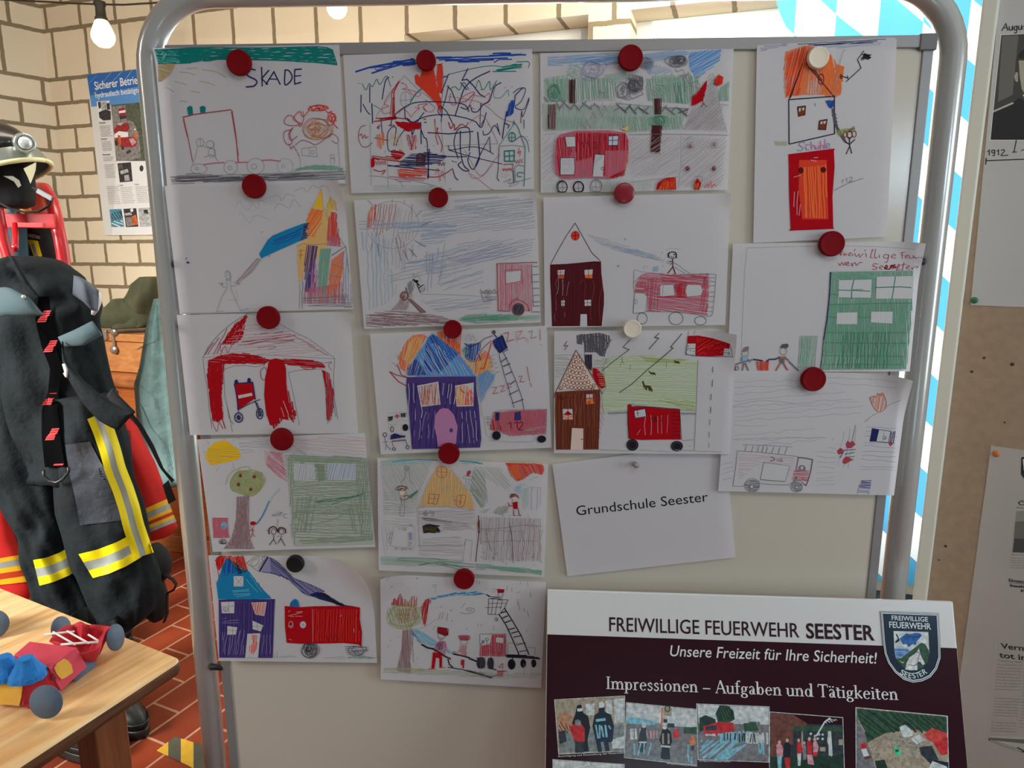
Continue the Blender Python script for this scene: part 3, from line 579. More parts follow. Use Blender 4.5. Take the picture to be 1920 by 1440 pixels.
fm = MB(); FY = M('floor_tape_yellow', (226, 178, 50), .7, var=.12, vscale=40); FB = M('floor_tape_dark', (86, 84, 70), .8, var=.12, vscale=40)
G0 = atz(330, 1384, 0)
def fp(x, y): p = atz(*z6(x, y), 0); return p
out_ = [(1412, 1287), (1575, 1162), (1640, 1178), (2060, 1330), (1960, 1560), (1730, 1440)]
def band(x0, x1):
    """slice of the marking between two zoom columns"""
    def yt(x): return 1287-(x-1412)*.767 if x < 1575 else 1162+(x-1575)*.31
    def yb(x): return 1287+(x-1412)*.48
    xs = [x0, *([1575] if x0 < 1575 < x1 else []), x1]
    return [(x, yt(x)) for x in xs]+[(x, yb(x)) for x in xs[::-1]]
for i, (a, b) in enumerate(((1412, 1515), (1515, 1628), (1628, 1742), (1742, 1855), (1855, 1960))):
    pts = [fp(*q) for q in band(a, b)]
    fm.use(FY if i % 2 == 0 else FB); fm.loft([[p+V((0, 0, .0004)) for p in pts], [p+V((0, 0, .0022)) for p in pts]], smooth=False)
tag(fm.build('floor_tape', loc=G0), 'yellow and dark striped hazard tape stuck on the tiles by the board stand', 'tape')
# ---- festoon lights
CBL = M('black_cable', (48, 44, 30), .6)
LY = 1.35
NLW = V((WL.y, -WL.x, 0))
def lw_(x, y):
    a, b = hit(x, y, WP+WN*.42, WN), hit(x, y, CORN+NLW*.05, NLW)
    return a if x > 80 else min((a, b), key=lambda p: (p-CAM).length)
cpts = [(-140, -14), (-60, -6), (-20, -2), (20, 0), (60, 2), (100, 4), (130, 6), (187, 8), (230, 9), (280, 6), (360, 0), (470, -10), (560, -16), (629, -20), (760, -22), (900, -40)]
k = MB().use(CBL); k.tube([lw_(*p) for p in cpts], .0042, 8); tag(k.build('festoon_cable', loc=lw_(187, 8)), 'thin dark cable of a festoon light string across the wall', 'cable')
def bulb(x, y, s, col, strength, label):
    P = lw_(x, y); o = thing('light_bulb', label, 'light bulb', P, 'festoon bulbs')
    u_ = (P-CAM).length/FPX
    k = MB().use(CBL); k.lathe([(7.5*u_, 0), (8.5*u_, -2*u_), (8*u_, -5*u_), (6.5*u_, -8*u_), (7*u_, -20*u_), (8.5*u_, -22*u_), (8.5*u_, -25*u_), (4*u_, -26*u_)], P+V((0, 0, 3*u_)), V((0, 0, 1)), 18); k.build('socket', o)
    k = MB().use(M('lit_bulb_'+col[3], col[:3], .3, emit=strength)); k.lathe([(4*u_, -22*u_), (9*u_, -27*u_), (13*u_, -36*u_), (16*u_, -45*u_), (16*u_, -50*u_), (13*u_, -57*u_), (8*u_, -61.5*u_), (2*u_, -63*u_)], P+V((0, 0, 3*u_)), V((0, 0, 1)), 22); k.build('glass', o)
bulb(187, 7, 1, (1.0, .74, .42, 'warm'), 2.0, 'lit warm white bulb with black socket hanging left of the board stand')
bulb(629, -42, 1, (1.0, .72, .66, 'pink'), 1.8, 'lit pinkish bulb peeping out below the top tube of the board stand')
# ---- training poster on the brick wall
# ================================================================== flat printed / drawn things
class Surf:
    """a flat sheet: origin, axis along the width, axis up; measures photo pixels on it"""
    def __init__(s, O, ex, ez):
        s.O = V(O); s.ex = V(ex).normalized(); s.ez = V(ez); s.ez = (s.ez-s.ex*s.ez.dot(s.ex)).normalized(); s.n = s.ex.cross(s.ez)
        if s.n.dot(CAM-s.O) < 0: s.n = -s.n
    def uv(s, x, y):
        p = hit(x, y, s.O, s.n)-s.O; return (p.dot(s.ex), p.dot(s.ez))
def text_mesh(txt, off=0):
    cu = bpy.data.curves.new('t', 'FONT'); cu.body = txt; cu.resolution_u = 3; cu.offset = off
    o = bpy.data.objects.new('t', cu); COL.objects.link(o); dg = bpy.context.evaluated_depsgraph_get()
    me = o.evaluated_get(dg).to_mesh(); vs = [(v.co.x, v.co.y) for v in me.vertices]; fs = [tuple(p.vertices) for p in me.polygons]
    o.evaluated_get(dg).to_mesh_clear(); bpy.data.objects.remove(o); bpy.data.curves.remove(cu); return vs, fs
CAPH = [None]
def caph():
    if CAPH[0] is None: v, _ = text_mesh('H'); CAPH[0] = max(p[1] for p in v)
    return CAPH[0]
class Ink:
    """2-D drawing on a sheet: polygons in sheet coordinates, one layer above the other"""
    def __init__(s, surf, x0=0, y0=0, k=1, clip=None, seed=1):
        s.S = surf; s.x0, s.y0, s.k = x0, y0, k; s.P = []; s.clip = clip; s.rnd = random.Random(seed)
        cx, cy = surf.uv(x0+100/k*1, y0+100/k); a = surf.uv(960, 720); b = surf.uv(961, 720)
        q = surf.uv(x0+150, y0+130); r = surf.uv(x0+151, y0+130); s.mpp = math.hypot(r[0]-q[0], r[1]-q[1])/k
    def uv(s, x, y): 
        u_, v_ = s.S.uv(s.x0+x/s.k, s.y0+y/s.k)
        if s.clip: u_ = max(s.clip[0], min(s.clip[1], u_)); v_ = max(s.clip[2], min(s.clip[3], v_))
        return (u_, v_)
    def poly(s, mat, pts, raw=False): s.P.append((mat, [([p if raw else s.uv(*p) for p in pts])], None))
    def line(s, mat, w, pts, smooth=False, raw=False, taper=False):
        if smooth and len(pts) > 2: pts = catmull(pts)
        q = [p if raw else s.uv(*p) for p in pts]; h = w*s.mpp/2; o = [q[0]]
        for p in q[1:]:
            if math.hypot(p[0]-o[-1][0], p[1]-o[-1][1]) > h*.35: o.append(p)
        if len(o) < 2: 
            if len(q) > 1: o = [q[0], (q[0][0]+h*2, q[0][1])]
            else: return
        Ls, Rs = [], []
        for i, p in enumerate(o):
            a, b = o[max(0, i-1)], o[min(len(o)-1, i+1)]
            d1 = (p[0]-a[0], p[1]-a[1]); d2 = (b[0]-p[0], b[1]-p[1])
            def nrm(d): l_ = math.hypot(*d); return (d[0]/l_, d[1]/l_) if l_ > 1e-12 else (0, 0)
            d1, d2 = nrm(d1), nrm(d2)
            if i == 0: d1 = d2
            if i == len(o)-1: d2 = d1
            t = nrm((d1[0]+d2[0], d1[1]+d2[1]))
            if t == (0, 0): t = d2
            c = max(.45, t[0]*d2[0]+t[1]*d2[1]); hh = h/c
            Ls.append((p[0]-t[1]*hh, p[1]+t[0]*hh)); Rs.append((p[0]+t[1]*hh, p[1]-t[0]*hh))
        s.P.append((mat, [[Ls[i], Ls[i+1], Rs[i+1], Rs[i]] for i in range(len(o)-1)], None))
    def hatch(s, mat, w, gap, ang, pts, jit=.35, wave=0):
        a = R(ang); ca, sa = math.cos(a), math.sin(a); rot = [(x*ca+y*sa, -x*sa+y*ca) for x, y in pts]
        y = min(p[1] for p in rot)+gap*.5; y1 = max(p[1] for p in rot); n = len(rot)
        while y < y1:
            xs = []
            for i in range(n):
                (xa, ya), (xb, yb) = rot[i], rot[(i+1) % n]
                if (ya > y) != (yb > y): xs.append(xa+(y-ya)/(yb-ya)*(xb-xa))
            xs.sort()
            for x0, x1 in zip(xs[::2], xs[1::2]):
                if x1-x0 < w*.6: continue
                j = lambda: s.rnd.uniform(-1, 1)*gap*jit
                xa, xb = x0+abs(j()), x1-abs(j()); ya, yb = y+j(), y+j(); L_ = []
                m_ = max(1, int((xb-xa)/60))
                for q in range(m_+1):
                    t = q/m_; X = xa+(xb-xa)*t; Y = ya+(yb-ya)*t+(s.rnd.uniform(-1, 1)*gap*.25 if 0 < q < m_ else 0)+wave*math.sin(t*math.pi)
                    L_.append((X*ca-Y*sa, X*sa+Y*ca))
                s.line(mat, w*s.rnd.uniform(.75, 1.2), L_)
            y += gap*s.rnd.uniform(.7, 1.3)
    def oval(s, mat, w, cx, cy, rx, ry, a0=0, a1=360):
        n = max(10, int(abs(a1-a0)/18)); s.line(mat, w, [(cx+rx*math.cos(R(a0+(a1-a0)*i/n)), cy+ry*math.sin(R(a0+(a1-a0)*i/n))) for i in range(n+1)])
    def disc(s, mat, cx, cy, rx, ry, n=18): s.poly(mat, [(cx+rx*math.cos(2*math.pi*i/n), cy+ry*math.sin(2*math.pi*i/n)) for i in range(n)])
    def scrib(s, mat, w, n, cx, cy, rx, ry):
        p = []; r = s.rnd
        for i in range(n*7+1):
            a = i/7*2*math.pi+.3*math.sin(i); k = .55+.45*math.sin(i*.37+r.uniform(-.5, .5)); p.append((cx+rx*k*math.cos(a)+rx*.12*r.uniform(-1, 1), cy+ry*k*math.sin(a)+ry*.12*r.uniform(-1, 1)))
        s.line(mat, w, p, True)
    def zig(s, mat, w, n, x0, y0, x1, y1, amp):
        dx, dy = x1-x0, y1-y0; l_ = math.hypot(dx, dy); p = []
        for i in range(n+1):
            t = i/n; o = amp*(1 if i % 2 else -1)*s.rnd.uniform(.6, 1.1); p.append((x0+dx*t-dy/l_*o, y0+dy*t+dx/l_*o))
        s.line(mat, w, p)
    def text(s, mat, txt, p0, p1, cap, off=0, shear=0):
        """printed lettering: baseline from p0 to p1 (local px), cap height in px"""
        vs, fs = text_mesh(txt, off); xa, xb = min(v[0] for v in vs), max(v[0] for v in vs)
        a, b = s.uv(*p0), s.uv(*p1); ux, uy = b[0]-a[0], b[1]-a[1]; L_ = math.hypot(ux, uy); ux /= L_; uy /= L_
        kx = L_/(xb-xa); ky = cap*s.mpp/caph()
        T = lambda v: (a[0]+ux*((v[0]-xa)*kx+v[1]*ky*shear)-uy*v[1]*ky, a[1]+uy*((v[0]-xa)*kx+v[1]*ky*shear)+ux*v[1]*ky)
        pv = [T(v) for v in vs]; s.P.append((mat, [[pv[i] for i in f] for f in fs], None))
    def strokes(s, mat, w, x, y, sx_, sy, paths, slope=0):
        for p in paths: s.line(mat, w, [(x+a*sx_, y+b*sy+a*sx_*slope) for a, b in p], len(p) > 3)
    def dsl(s, src):
        for ln in src.strip().splitlines():
            ln = ln.strip()
            if not ln or ln[0] == '#': continue
            head, _, body = ln.partition(':'); h = head.split(); v = [float(q) for q in body.split()]; P = list(zip(v[::2], v[1::2])); c = h[0]; mt = inkmat(h[1]); a = [float(q) for q in h[2:]]
            if c == 'l': s.line(mt, a[0], P)
            elif c == 'c': s.line(mt, a[0], P, True)
            elif c == 'f': s.poly(mt, P)
            elif c == 'h': s.hatch(mt, a[0], a[1], a[2], P, a[3] if len(a) > 3 else .35, a[4] if len(a) > 4 else 0)
            elif c == 'o': [s.oval(mt, a[0], *v[i:i+4]) for i in range(0, len(v), 4)]
            elif c == 'd': [s.disc(mt, *v[i:i+4]) for i in range(0, len(v), 4)]
            elif c == 's': [s.scrib(mt, a[0], int(a[1]), *v[i:i+4]) for i in range(0, len(v), 4)]
            elif c == 'z': [s.zig(mt, a[0], int(a[1]), *v[i:i+5]) for i in range(0, len(v), 5)]
            elif c == 't': [s.line(mt, a[0], [(v[i]-a[1], v[i+1]), (v[i]+a[1], v[i+1])]) for i in range(0, len(v), 2)]
def catmull(P, n=5):
    o = []
    for i in range(len(P)-1):
        p0, p1, p2, p3 = P[max(0, i-1)], P[i], P[i+1], P[min(len(P)-1, i+2)]
        for k in range(n):
            t = k/n
            o.append(tuple(.5*((2*p1[j])+(p2[j]-p0[j])*t+(2*p0[j]-5*p1[j]+4*p2[j]-p3[j])*t*t+(3*p1[j]-p0[j]-3*p2[j]+p3[j])*t**3) for j in (0, 1)))
    return o+[P[-1]]
INKS = dict(red=(124, 8, 16), dred=(92, 16, 26), fire=(154, 42, 28), pen=(118, 44, 54), rose=(138, 64, 76), rosel=(146, 108, 114), pink=(136, 82, 112), orange=(172, 78, 38), orangel=(158, 122, 78),
    yellow=(172, 128, 22), gold=(128, 108, 72), teal=(12, 82, 78), teall=(80, 130, 126), blue=(24, 48, 108), navy=(26, 27, 62), violet=(54, 38, 82), lilac=(103, 97, 124), sage=(98, 107, 90), sagel=(124, 123, 114), meadow=(134, 138, 118), sky=(100, 114, 134), pale=(113, 116, 126), cyan=(18, 86, 122), cyanl=(92, 126, 144),
    green=(82, 114, 96), greenl=(110, 128, 114), grass=(118, 121, 90), leaf=(108, 110, 62), dgreen=(52, 88, 68), olive=(56, 46, 22), brown=(86, 40, 24), dbrown=(54, 24, 26), maroon=(60, 15, 20), bark=(104, 76, 78), barkl=(126, 110, 112),
    black=(22, 20, 26), pencil=(84, 80, 84), pencill=(112, 108, 110), smoke=(62, 57, 63), skin=(158, 136, 126), white=(140, 135, 136), bluepaper=(60, 102, 148), amber=(158, 122, 74), rust=(128, 62, 44))
_pl = lin((139, 134, 135))
def inkmat(n):
    pr = n[1] == '_'
    return M('ink_'+n, tuple(min(.85, (.80 if pr else .57)*v/p) for v, p in zip(lin(INKS[n]), _pl)), .75 if pr else .95, spec=.3 if pr else .05)
PAPER = M('drawing_paper', (.80, .78, .80), .75, trans=.34, spec=.3)
def lift_ink(mb, ink, S, fn, cuts=None, eps=.00022, step=.000003):
    """lays the 2-D ink on the sheet: fn(u, v) -> point, normal"""
    z = eps
    for mat, polys, _ in ink.P:
        z += step; mb.use(mat)
        for pl in polys:
            b = None
            if cuts and len(pl) > 2:
                tb_ = bmesh.new()
                try: tb_.faces.new([tb_.verts.new((p[0], p[1], 0)) for p in pl])
                except ValueError: tb_.free(); continue
                xs = [p[0] for p in pl]; ys = [p[1] for p in pl]
                if len(pl) > 4: bmesh.ops.triangulate(tb_, faces=tb_.faces[:])
                for ax, c in cuts:
                    lo, hi = (min(xs), max(xs)) if ax == 0 else (min(ys), max(ys))
                    if lo < c < hi: bmesh.ops.bisect_plane(tb_, geom=tb_.verts[:]+tb_.edges[:]+tb_.faces[:], plane_co=(c, c, 0), plane_no=(1, 0, 0) if ax == 0 else (0, 1, 0))
                faces = [[(v.co.x, v.co.y) for v in f.verts] for f in tb_.faces]; tb_.free()
            else: faces = [pl]
            for f in faces:
                pts = []
                for u_, v_ in f:
                    p, n = fn(u_, v_); pts.append(p+n*z)
                mb.face(pts)
BOARD_TILT = 0
def sheet(idx, name, cx, cz, deg, w, h, d0, du, dv, curls, label, cat, group, ink_src, z0=None, paper=PAPER, extra=None, grid=.006, tr_=None):
    """one sheet of paper on the board. d0: distance from the board, du/dv: slope of that distance along its width/height (m per m),
    curls: list of (corner sx, sz, length, radius) bending the corner forward"""
    a = R(deg); ex = V((math.cos(a), 0, math.sin(a))); ez = V((-math.sin(a), 0, math.cos(a))); O = V((cx, -d0, cz)); S = Surf(O, ex, ez); nn_ = V((0, -1, 0))
    def fn(u_, v_):
        d = du*u_+dv*v_; n = nn_
        for sx_, sz_, ln_, rad in curls:
            nx, nz = sx_*.75, sz_*.66; cxx, czz = sx_*w/2, sz_*h/2
            t = (u_-cxx)*nx+(v_-czz)*nz+ln_
            if t > 0:
                q = t/rad; u_ += nx*(rad*math.sin(q)-t); v_ += nz*(rad*math.sin(q)-t); d += rad*(1-math.cos(q)); n = (nn_*math.cos(q)-(ex*nx+ez*nz)*math.sin(q)).normalized()
        return O+ex*u_+ez*v_+nn_*d, n
    mb = MB().use(paper)
    cuts = None
    if curls:
        nu, nv = int(w/grid), int(h/grid); gu = [-w/2+w*i/nu for i in range(nu+1)]; gv = [-h/2+h*j/nv for j in range(nv+1)]
        cuts = []
        for sx_, sz_, ln_, rad in curls:
            ru = min(w, ln_/.75); rv = min(h, ln_/.66)
            cuts += [(0, g_) for g_ in gu if (g_ > w/2-ru-.004 if sx_ > 0 else g_ < -w/2+ru+.004)]+[(1, g_) for g_ in gv if (g_ > h/2-rv-.004 if sz_ > 0 else g_ < -h/2+rv+.004)]
    else: gu, gv = [-w/2, w/2], [-h/2, h/2]
    mb.grid([[fn(u_, v_)[0] for u_ in gu] for v_ in gv], smooth=True)
    x0, y0, k = z0 if z0 else (0, 0, 1)
    ink = Ink(S, x0, y0, k, (-w/2+.0005, w/2-.0005, -h/2+.0005, h/2-.0005), idx)
    if ink_src: ink.dsl(ink_src)
    if extra: extra(ink)
    lift_ink(mb, ink, S, fn, cuts)
    o = mb.build(name, loc=O, recalc=False); tag(o, label, cat, group); return o
# ================================================================== the magnetic board on its tube stand
TUBE = M('light_grey_tube_paint', (186, 186, 180), .24, .25, spec=.6, coat=.5)
STEEL = M('board_steel_enamel', (204, 196, 180), .17, .0, spec=.55, bump=.03, bscale=900)
FRM = M('board_aluminium', (150, 148, 146), .45, .35)
BLKR = M('black_rubber_stop', (16, 16, 18), .6)
st_ = thing('board_stand', 'grey tube stand with a magnetic board full of children\'s drawings', 'board', (0, .02, 0))
RT_, XP, ZT, RB = .02, .634, 1.9, .11; XR = .638
k = MB().use(TUBE); pts = [(-XP, .03), (-XP, 1.2), (-XP, ZT-RB)]
pts += [(-XP+RB-RB*math.cos(R(a)), ZT-RB+RB*math.sin(R(a))) for a in range(9, 91, 9)]+[(0, ZT)]+[(XR-RB+RB*math.sin(R(a)), ZT-RB+RB*math.cos(R(a))) for a in range(0, 91, 9)]+[(XR, 1.2), (XR, .03)]
k.tube([V((x, .02, z)) for x, z in pts], RT_, 28); k.build('tube_frame', st_)
PX0, PX1, PZ0, PZ1 = -.596, .599, .42, 1.8205
k = MB().use(STEEL); k.box(((PX0+PX1)/2, .0135, (PZ0+PZ1)/2), (PX1-PX0-.03, .021, PZ1-PZ0-.03)); k.build('magnetic_panel', st_)
for c, sz in ((((PX0+PX1)/2, .013, PZ1-.009), (PX1-PX0, .03, .018)), (((PX0+PX1)/2, .013, PZ0+.009), (PX1-PX0, .03, .018)), ((PX0+.0085, .0135, (PZ0+PZ1)/2), (.0165, .026, PZ1-PZ0-.037)), ((PX1-.0085, .0135, (PZ0+PZ1)/2), (.0165, .026, PZ1-PZ0-.037))):
    k = MB().use(FRM); k.box(c, sz); k.build('edge_strip', st_, bevel=.0015)
k = MB().use(M('grey_corner_cap', (112, 110, 108), .5)); k.box((PX1-.011, .013, PZ1-.010), (.026, .034, .024)); k.build('corner_cap', st_, bevel=.002)
for x, z in ((-.605, 1.478), (-.605, 1.372), (-.605, .728), (.608, 1.482), (.608, .73)):
    k = MB().use(BLKR); k.lathe([(.004, -.013), (.006, -.011), (.006, .011), (.004, .013)], (x, .004, z), (1, 0, 0), 14); k.build('rubber_stop', st_)
k = MB().use(TUBE); k.tube([(-XP, .02, .34), (XR, .02, .34)], .015, 16); k.build('crossbar', st_)
for x in (-XP, XR):
    k = MB().use(TUBE); k.tube([(x, -.24, .024), (x, .28, .024)], .022, 16); k.build('foot', st_)
# ---- magnets
MRED = M('red_magnet_plastic', (124, 5, 14), .65, spec=.12); MRD2 = M('glossy_red_magnet', (140, 12, 32), .28, spec=.5, coat=.25); MCRM = M('cream_magnet_plastic', (232, 222, 198), .5); MBLK = M('black_magnet_plastic', (20, 20, 20), .45)
def magnet(x, y, rpx, mat, d, label, dome=False, grp='round magnets on the board'):
    P = aty(x, y, -d-.0095); P.y = -d-.0004; r = rpx/FPX*(P-CAM).dot(FW)
    o = MB().use(mat)
    pr = [(r*.96, 0), (r, .001), (r*1.0, .006), (r*.97, .0082), (r*.92, .0092)]+([(r*.82, .0095), (r*.5, .0104), (r*.1, .0107)] if dome else [(r*.86, .0088), (r*.5, .0086), (r*.1, .0086)])
    o.lathe(pr, P, (0, -1, 0), 36); tag(o.build('magnet', loc=P), label, 'magnet', grp)
# ---- the sheets -------------------------------------------------
D1 = '''
f teall: 52 122 300 102 480 98 440 232 80 248
h teal 9 15 3: 60 120 500 98 470 222 80 246
h teal 9 20 12: 200 110 520 98 480 220 300 240
h teal 14 16 3: 290 104 700 100 1100 104 1560 92 1650 98 1705 118 1745 255 1500 228 1200 212 800 202 560 202 340 240 280 235
h teal 12 22 172: 300 104 700 100 1100 104 1560 92 1650 98 1705 118 1740 250 1500 228 1200 212 800 202 340 238
l teal 9: 55 120 400 98 700 96 1100 98 1560 86 1650 94 1705 118 1748 258
l teal 8: 80 246 340 240 560 204 800 204 1200 214 1500 228 1740 254
o teal 4: 140 165 55 40 130 170 40 46 150 160 62 30 265 160 40 36
h gold 7 8 20: 78 248 240 246 190 350 110 412 84 420
l gold 4: 240 246 190 350 110 412
l gold 4: 345 290 450 284
c gold 4: 490 300 600 315 660 340 722 375
c gold 4: 280 322 350 328 425 348
c gold 4: 465 410 540 420 612 450
l gold 4: 230 410 348 440
l gold 4: 155 465 235 508
c gold 4: 388 502 430 505 478 520
l gold 5: 285 595 355 597
c navy 12: 990 305 930 295 905 335 930 365 990 395 1000 425 970 455 900 462
l navy 11: 1045 275 1052 458
l navy 11: 1115 305 1045 385 1105 440
l navy 11: 1085 440 1160 320 1220 440
l navy 9: 1120 388 1195 390
c navy 11: 1265 300 1262 438 1310 415 1330 365 1300 310 1258 305
l navy 11: 1420 295 1355 300 1352 368 1355 435 1415 418
l navy 9: 1352 362 1415 355
f teal: 352 655 380 636 402 650 408 722 365 728
f teal: 470 650 500 636 526 650 522 706 478 710
l pen 9: 310 745 420 718 560 700 765 674
l pen 7: 320 750 365 950 405 1155
l pen 5: 315 760 355 930
l pen 9: 770 680 800 860 815 980 830 1160
l pen 6: 765 690 795 870 832 1100
l rose 9: 505 1186 600 1172 700 1166
l rose 9: 800 1166 920 1164
l rose 10: 1050 1146 1130 1142 1225 1154
l pencil 3: 400 1130 408 1190
o pencil 3: 475 980 36 38 570 995 36 34 582 1075 30 42
l pencil 3: 475 945 478 1015
l pencil 3: 455 1012 415 1170
l pencil 3: 500 1010 550 1030 600 1040
l pencil 3: 600 985 622 1115
c pencil 3: 510 1120 560 1098 600 1100 645 1158
o pencil 3: 463 1225 76 46 445 1222 14 14 760 1210 64 64 752 1216 18 18 992 1200 80 74 978 1204 24 24
o pencill 3: 1268 1200 74 72 1250 1200 16 16
s rust 4 6: 1560 850 150 110
s gold 4 5: 1570 880 120 80
s orange 4 4: 1560 860 90 80
c fire 7: 1410 800 1340 760 1400 690 1430 740 1480 690 1500 640 1530 690 1560 640 1600 680 1620 650 1660 700 1700 690 1690 740 1740 740 1720 800 1760 850
s fire 7 3: 1580 660 100 30
s fire 7 3: 1700 760 40 70
c pen 6: 1420 800 1380 820 1300 820 1255 790 1290 730 1340 740 1380 790 1410 830 1440 750 1430 690
c pen 6: 1330 860 1260 880 1255 950 1290 1000 1330 980 1310 900 1340 840 1300 900 1320 960 1380 920
l pen 6: 1300 990 1320 1040 1345 1010 1370 1060 1365 1040 1400 1112
c pen 5: 1360 1005 1420 960 1490 975 1550 1000 1620 960 1700 900 1760 940 1750 990 1700 960
l pencil 3: 1400 1110 1412 1200
l pencil 3: 1760 990 1776 1198
l pencil 3: 1420 1035 1555 1020 1566 1112 1424 1100 1420 1035
l pencil 3: 1490 1028 1492 1106
o pencil 3: 1522 1070 16 16
c pencil 3: 1690 1175 1690 1130 1725 1130 1722 1180
o pencil 3: 1705 1108 20 18
h green 5 7 176: 1330 1250 1400 1210 1550 1188 1700 1190 1810 1215 1800 1240 1500 1232
h pencil 5 11 178 .6: 195 1300 400 1268 800 1290 1200 1268 1820 1245 1830 1330 1400 1340 1000 1340 500 1350 210 1370
h smoke 6 16 176 .6: 230 1300 400 1280 1000 1300 1500 1262 1600 1300 1200 1320 600 1350 240 1350
l pencil 3: 200 1300 1300 1262 1826 1246 1830 1362
'''
D2 = '''
c pencill 2: 700 300 740 230 770 280 820 320 860 260 910 310 930 230 990 250
c pencill 2: 730 380 750 340 800 400 840 430 880 370 960 380 1020 410
c pencill 3: 1060 310 1100 260 1150 270 1200 300 1250 220 1310 290
c pencill 3: 980 210 1100 180 1130 230 1180 170 1260 190
c pencill 3: 1260 140 1330 110 1370 150 1420 90 1480 110 1540 90 1600 150
f orangel: 1505 115 1430 280 1400 310 1360 420 1380 560 1290 640 1280 760 1290 990 1340 900 1560 640 1570 420 1520 280
h yellow 8 9 110: 1505 115 1430 285 1520 300 1515 180
h yellow 7 10 100: 1590 190 1550 270 1570 420 1600 320 1650 320 1645 240 1620 220
h orange 9 12 125: 1410 300 1520 320 1500 440 1440 580 1370 560 1360 420
h orangel 9 12 110: 1540 400 1570 430 1560 640 1380 630 1480 480
h fire 8 11 95: 1590 330 1645 340 1660 500 1680 640 1560 600 1570 430
h rose 8 12 95: 1560 560 1660 540 1690 660 1560 650
l gold 3: 1410 305 1505 112 1520 290 1570 420
l gold 3: 1570 420 1550 300 1595 185 1600 300
l gold 3: 1600 300 1630 225 1648 330
l pencil 3: 1270 650 1330 630 1420 640 1580 630
h amber 10 14 95: 1280 650 1340 640 1335 960 1290 990
l brown 3: 1285 700 1345 690
l brown 3: 1285 740 1340 735
l brown 3: 1312 680 1310 780
h violet 8 12 98: 1370 640 1470 650 1440 880 1450 1080 1350 1080 1345 800
h green 8 10 96: 1490 680 1590 670 1580 800 1540 1120 1470 1060 1480 800
h orange 8 11 100: 1600 780 1720 690 1690 920 1640 1140 1560 1110 1580 900
h pink 6 13 95: 1450 760 1480 1000 1460 1140 1390 1130 1400 900
h rose 6 15 92: 1640 1000 1700 980 1720 1190 1340 1190 1350 1050
h pencil 5 24 92: 1290 1000 1350 960 1330 1240 1290 1240
h lilac 5 20 91: 1690 700 1750 740 1805 1200 1690 1200
l smoke 5: 1600 740 1720 660
l pencil 5: 1730 650 1760 900
h pencil 4 18 178: 1330 1120 1750 1100 1800 1230 1330 1200
l pencil 4: 1380 1206 1800 1214
l pencil 3: 1600 820 1720 860
l pencil 3: 1590 930 1700 940
l smoke 3: 1650 540 1740 680
f cyan: 925 725 965 660 1000 600 1050 555 1180 500 1340 440 1395 440 1360 470 1395 490 1340 510 1385 560 1330 560 1380 575 1290 610 1130 680 1010 735 945 768
h cyan 9 16 150: 960 690 1010 600 1200 510 1350 455 1340 590 1120 680
h blue 8 30 155: 1000 640 1180 520 1330 470 1310 560 1100 650
h dbrown 6 10 170: 1340 440 1392 440 1360 500 1380 575 1310 600 1330 520
f barkl: 910 762 945 772 850 900 725 995 718 985 800 910
l bark 5: 912 764 718 985
l pencil 4: 928 772 860 880 770 950
o pencil 3: 635 925 24 34
c pencil 3: 605 900 635 880 660 930 655 970 612 960
l pencil 3: 625 925 650 915
l pencil 3: 622 970 630 1040 575 1130 530 1262 595 1256
l pencil 3: 655 968 665 1060 715 1170 755 1256 825 1234
c pencil 3: 625 1035 590 1035 580 1005 560 1000
l pencil 3: 575 985 580 1020 550 990
l pencil 3: 600 990 580 1012
c pencil 3: 665 1020 700 1025 720 1000 745 1015
l pencil 3: 690 985 725 1000 720 970
l pencil 3: 720 1000 750 1000
c pencill 2: 630 1150 720 1150 715 1050
l pencil 3: 940 535 960 515
d navy: 247 768 5 7 262 805 12 10
o pencil 3: 1018 745 9 9
l pencill 3: 205 1276 700 1268 1810 1252
'''
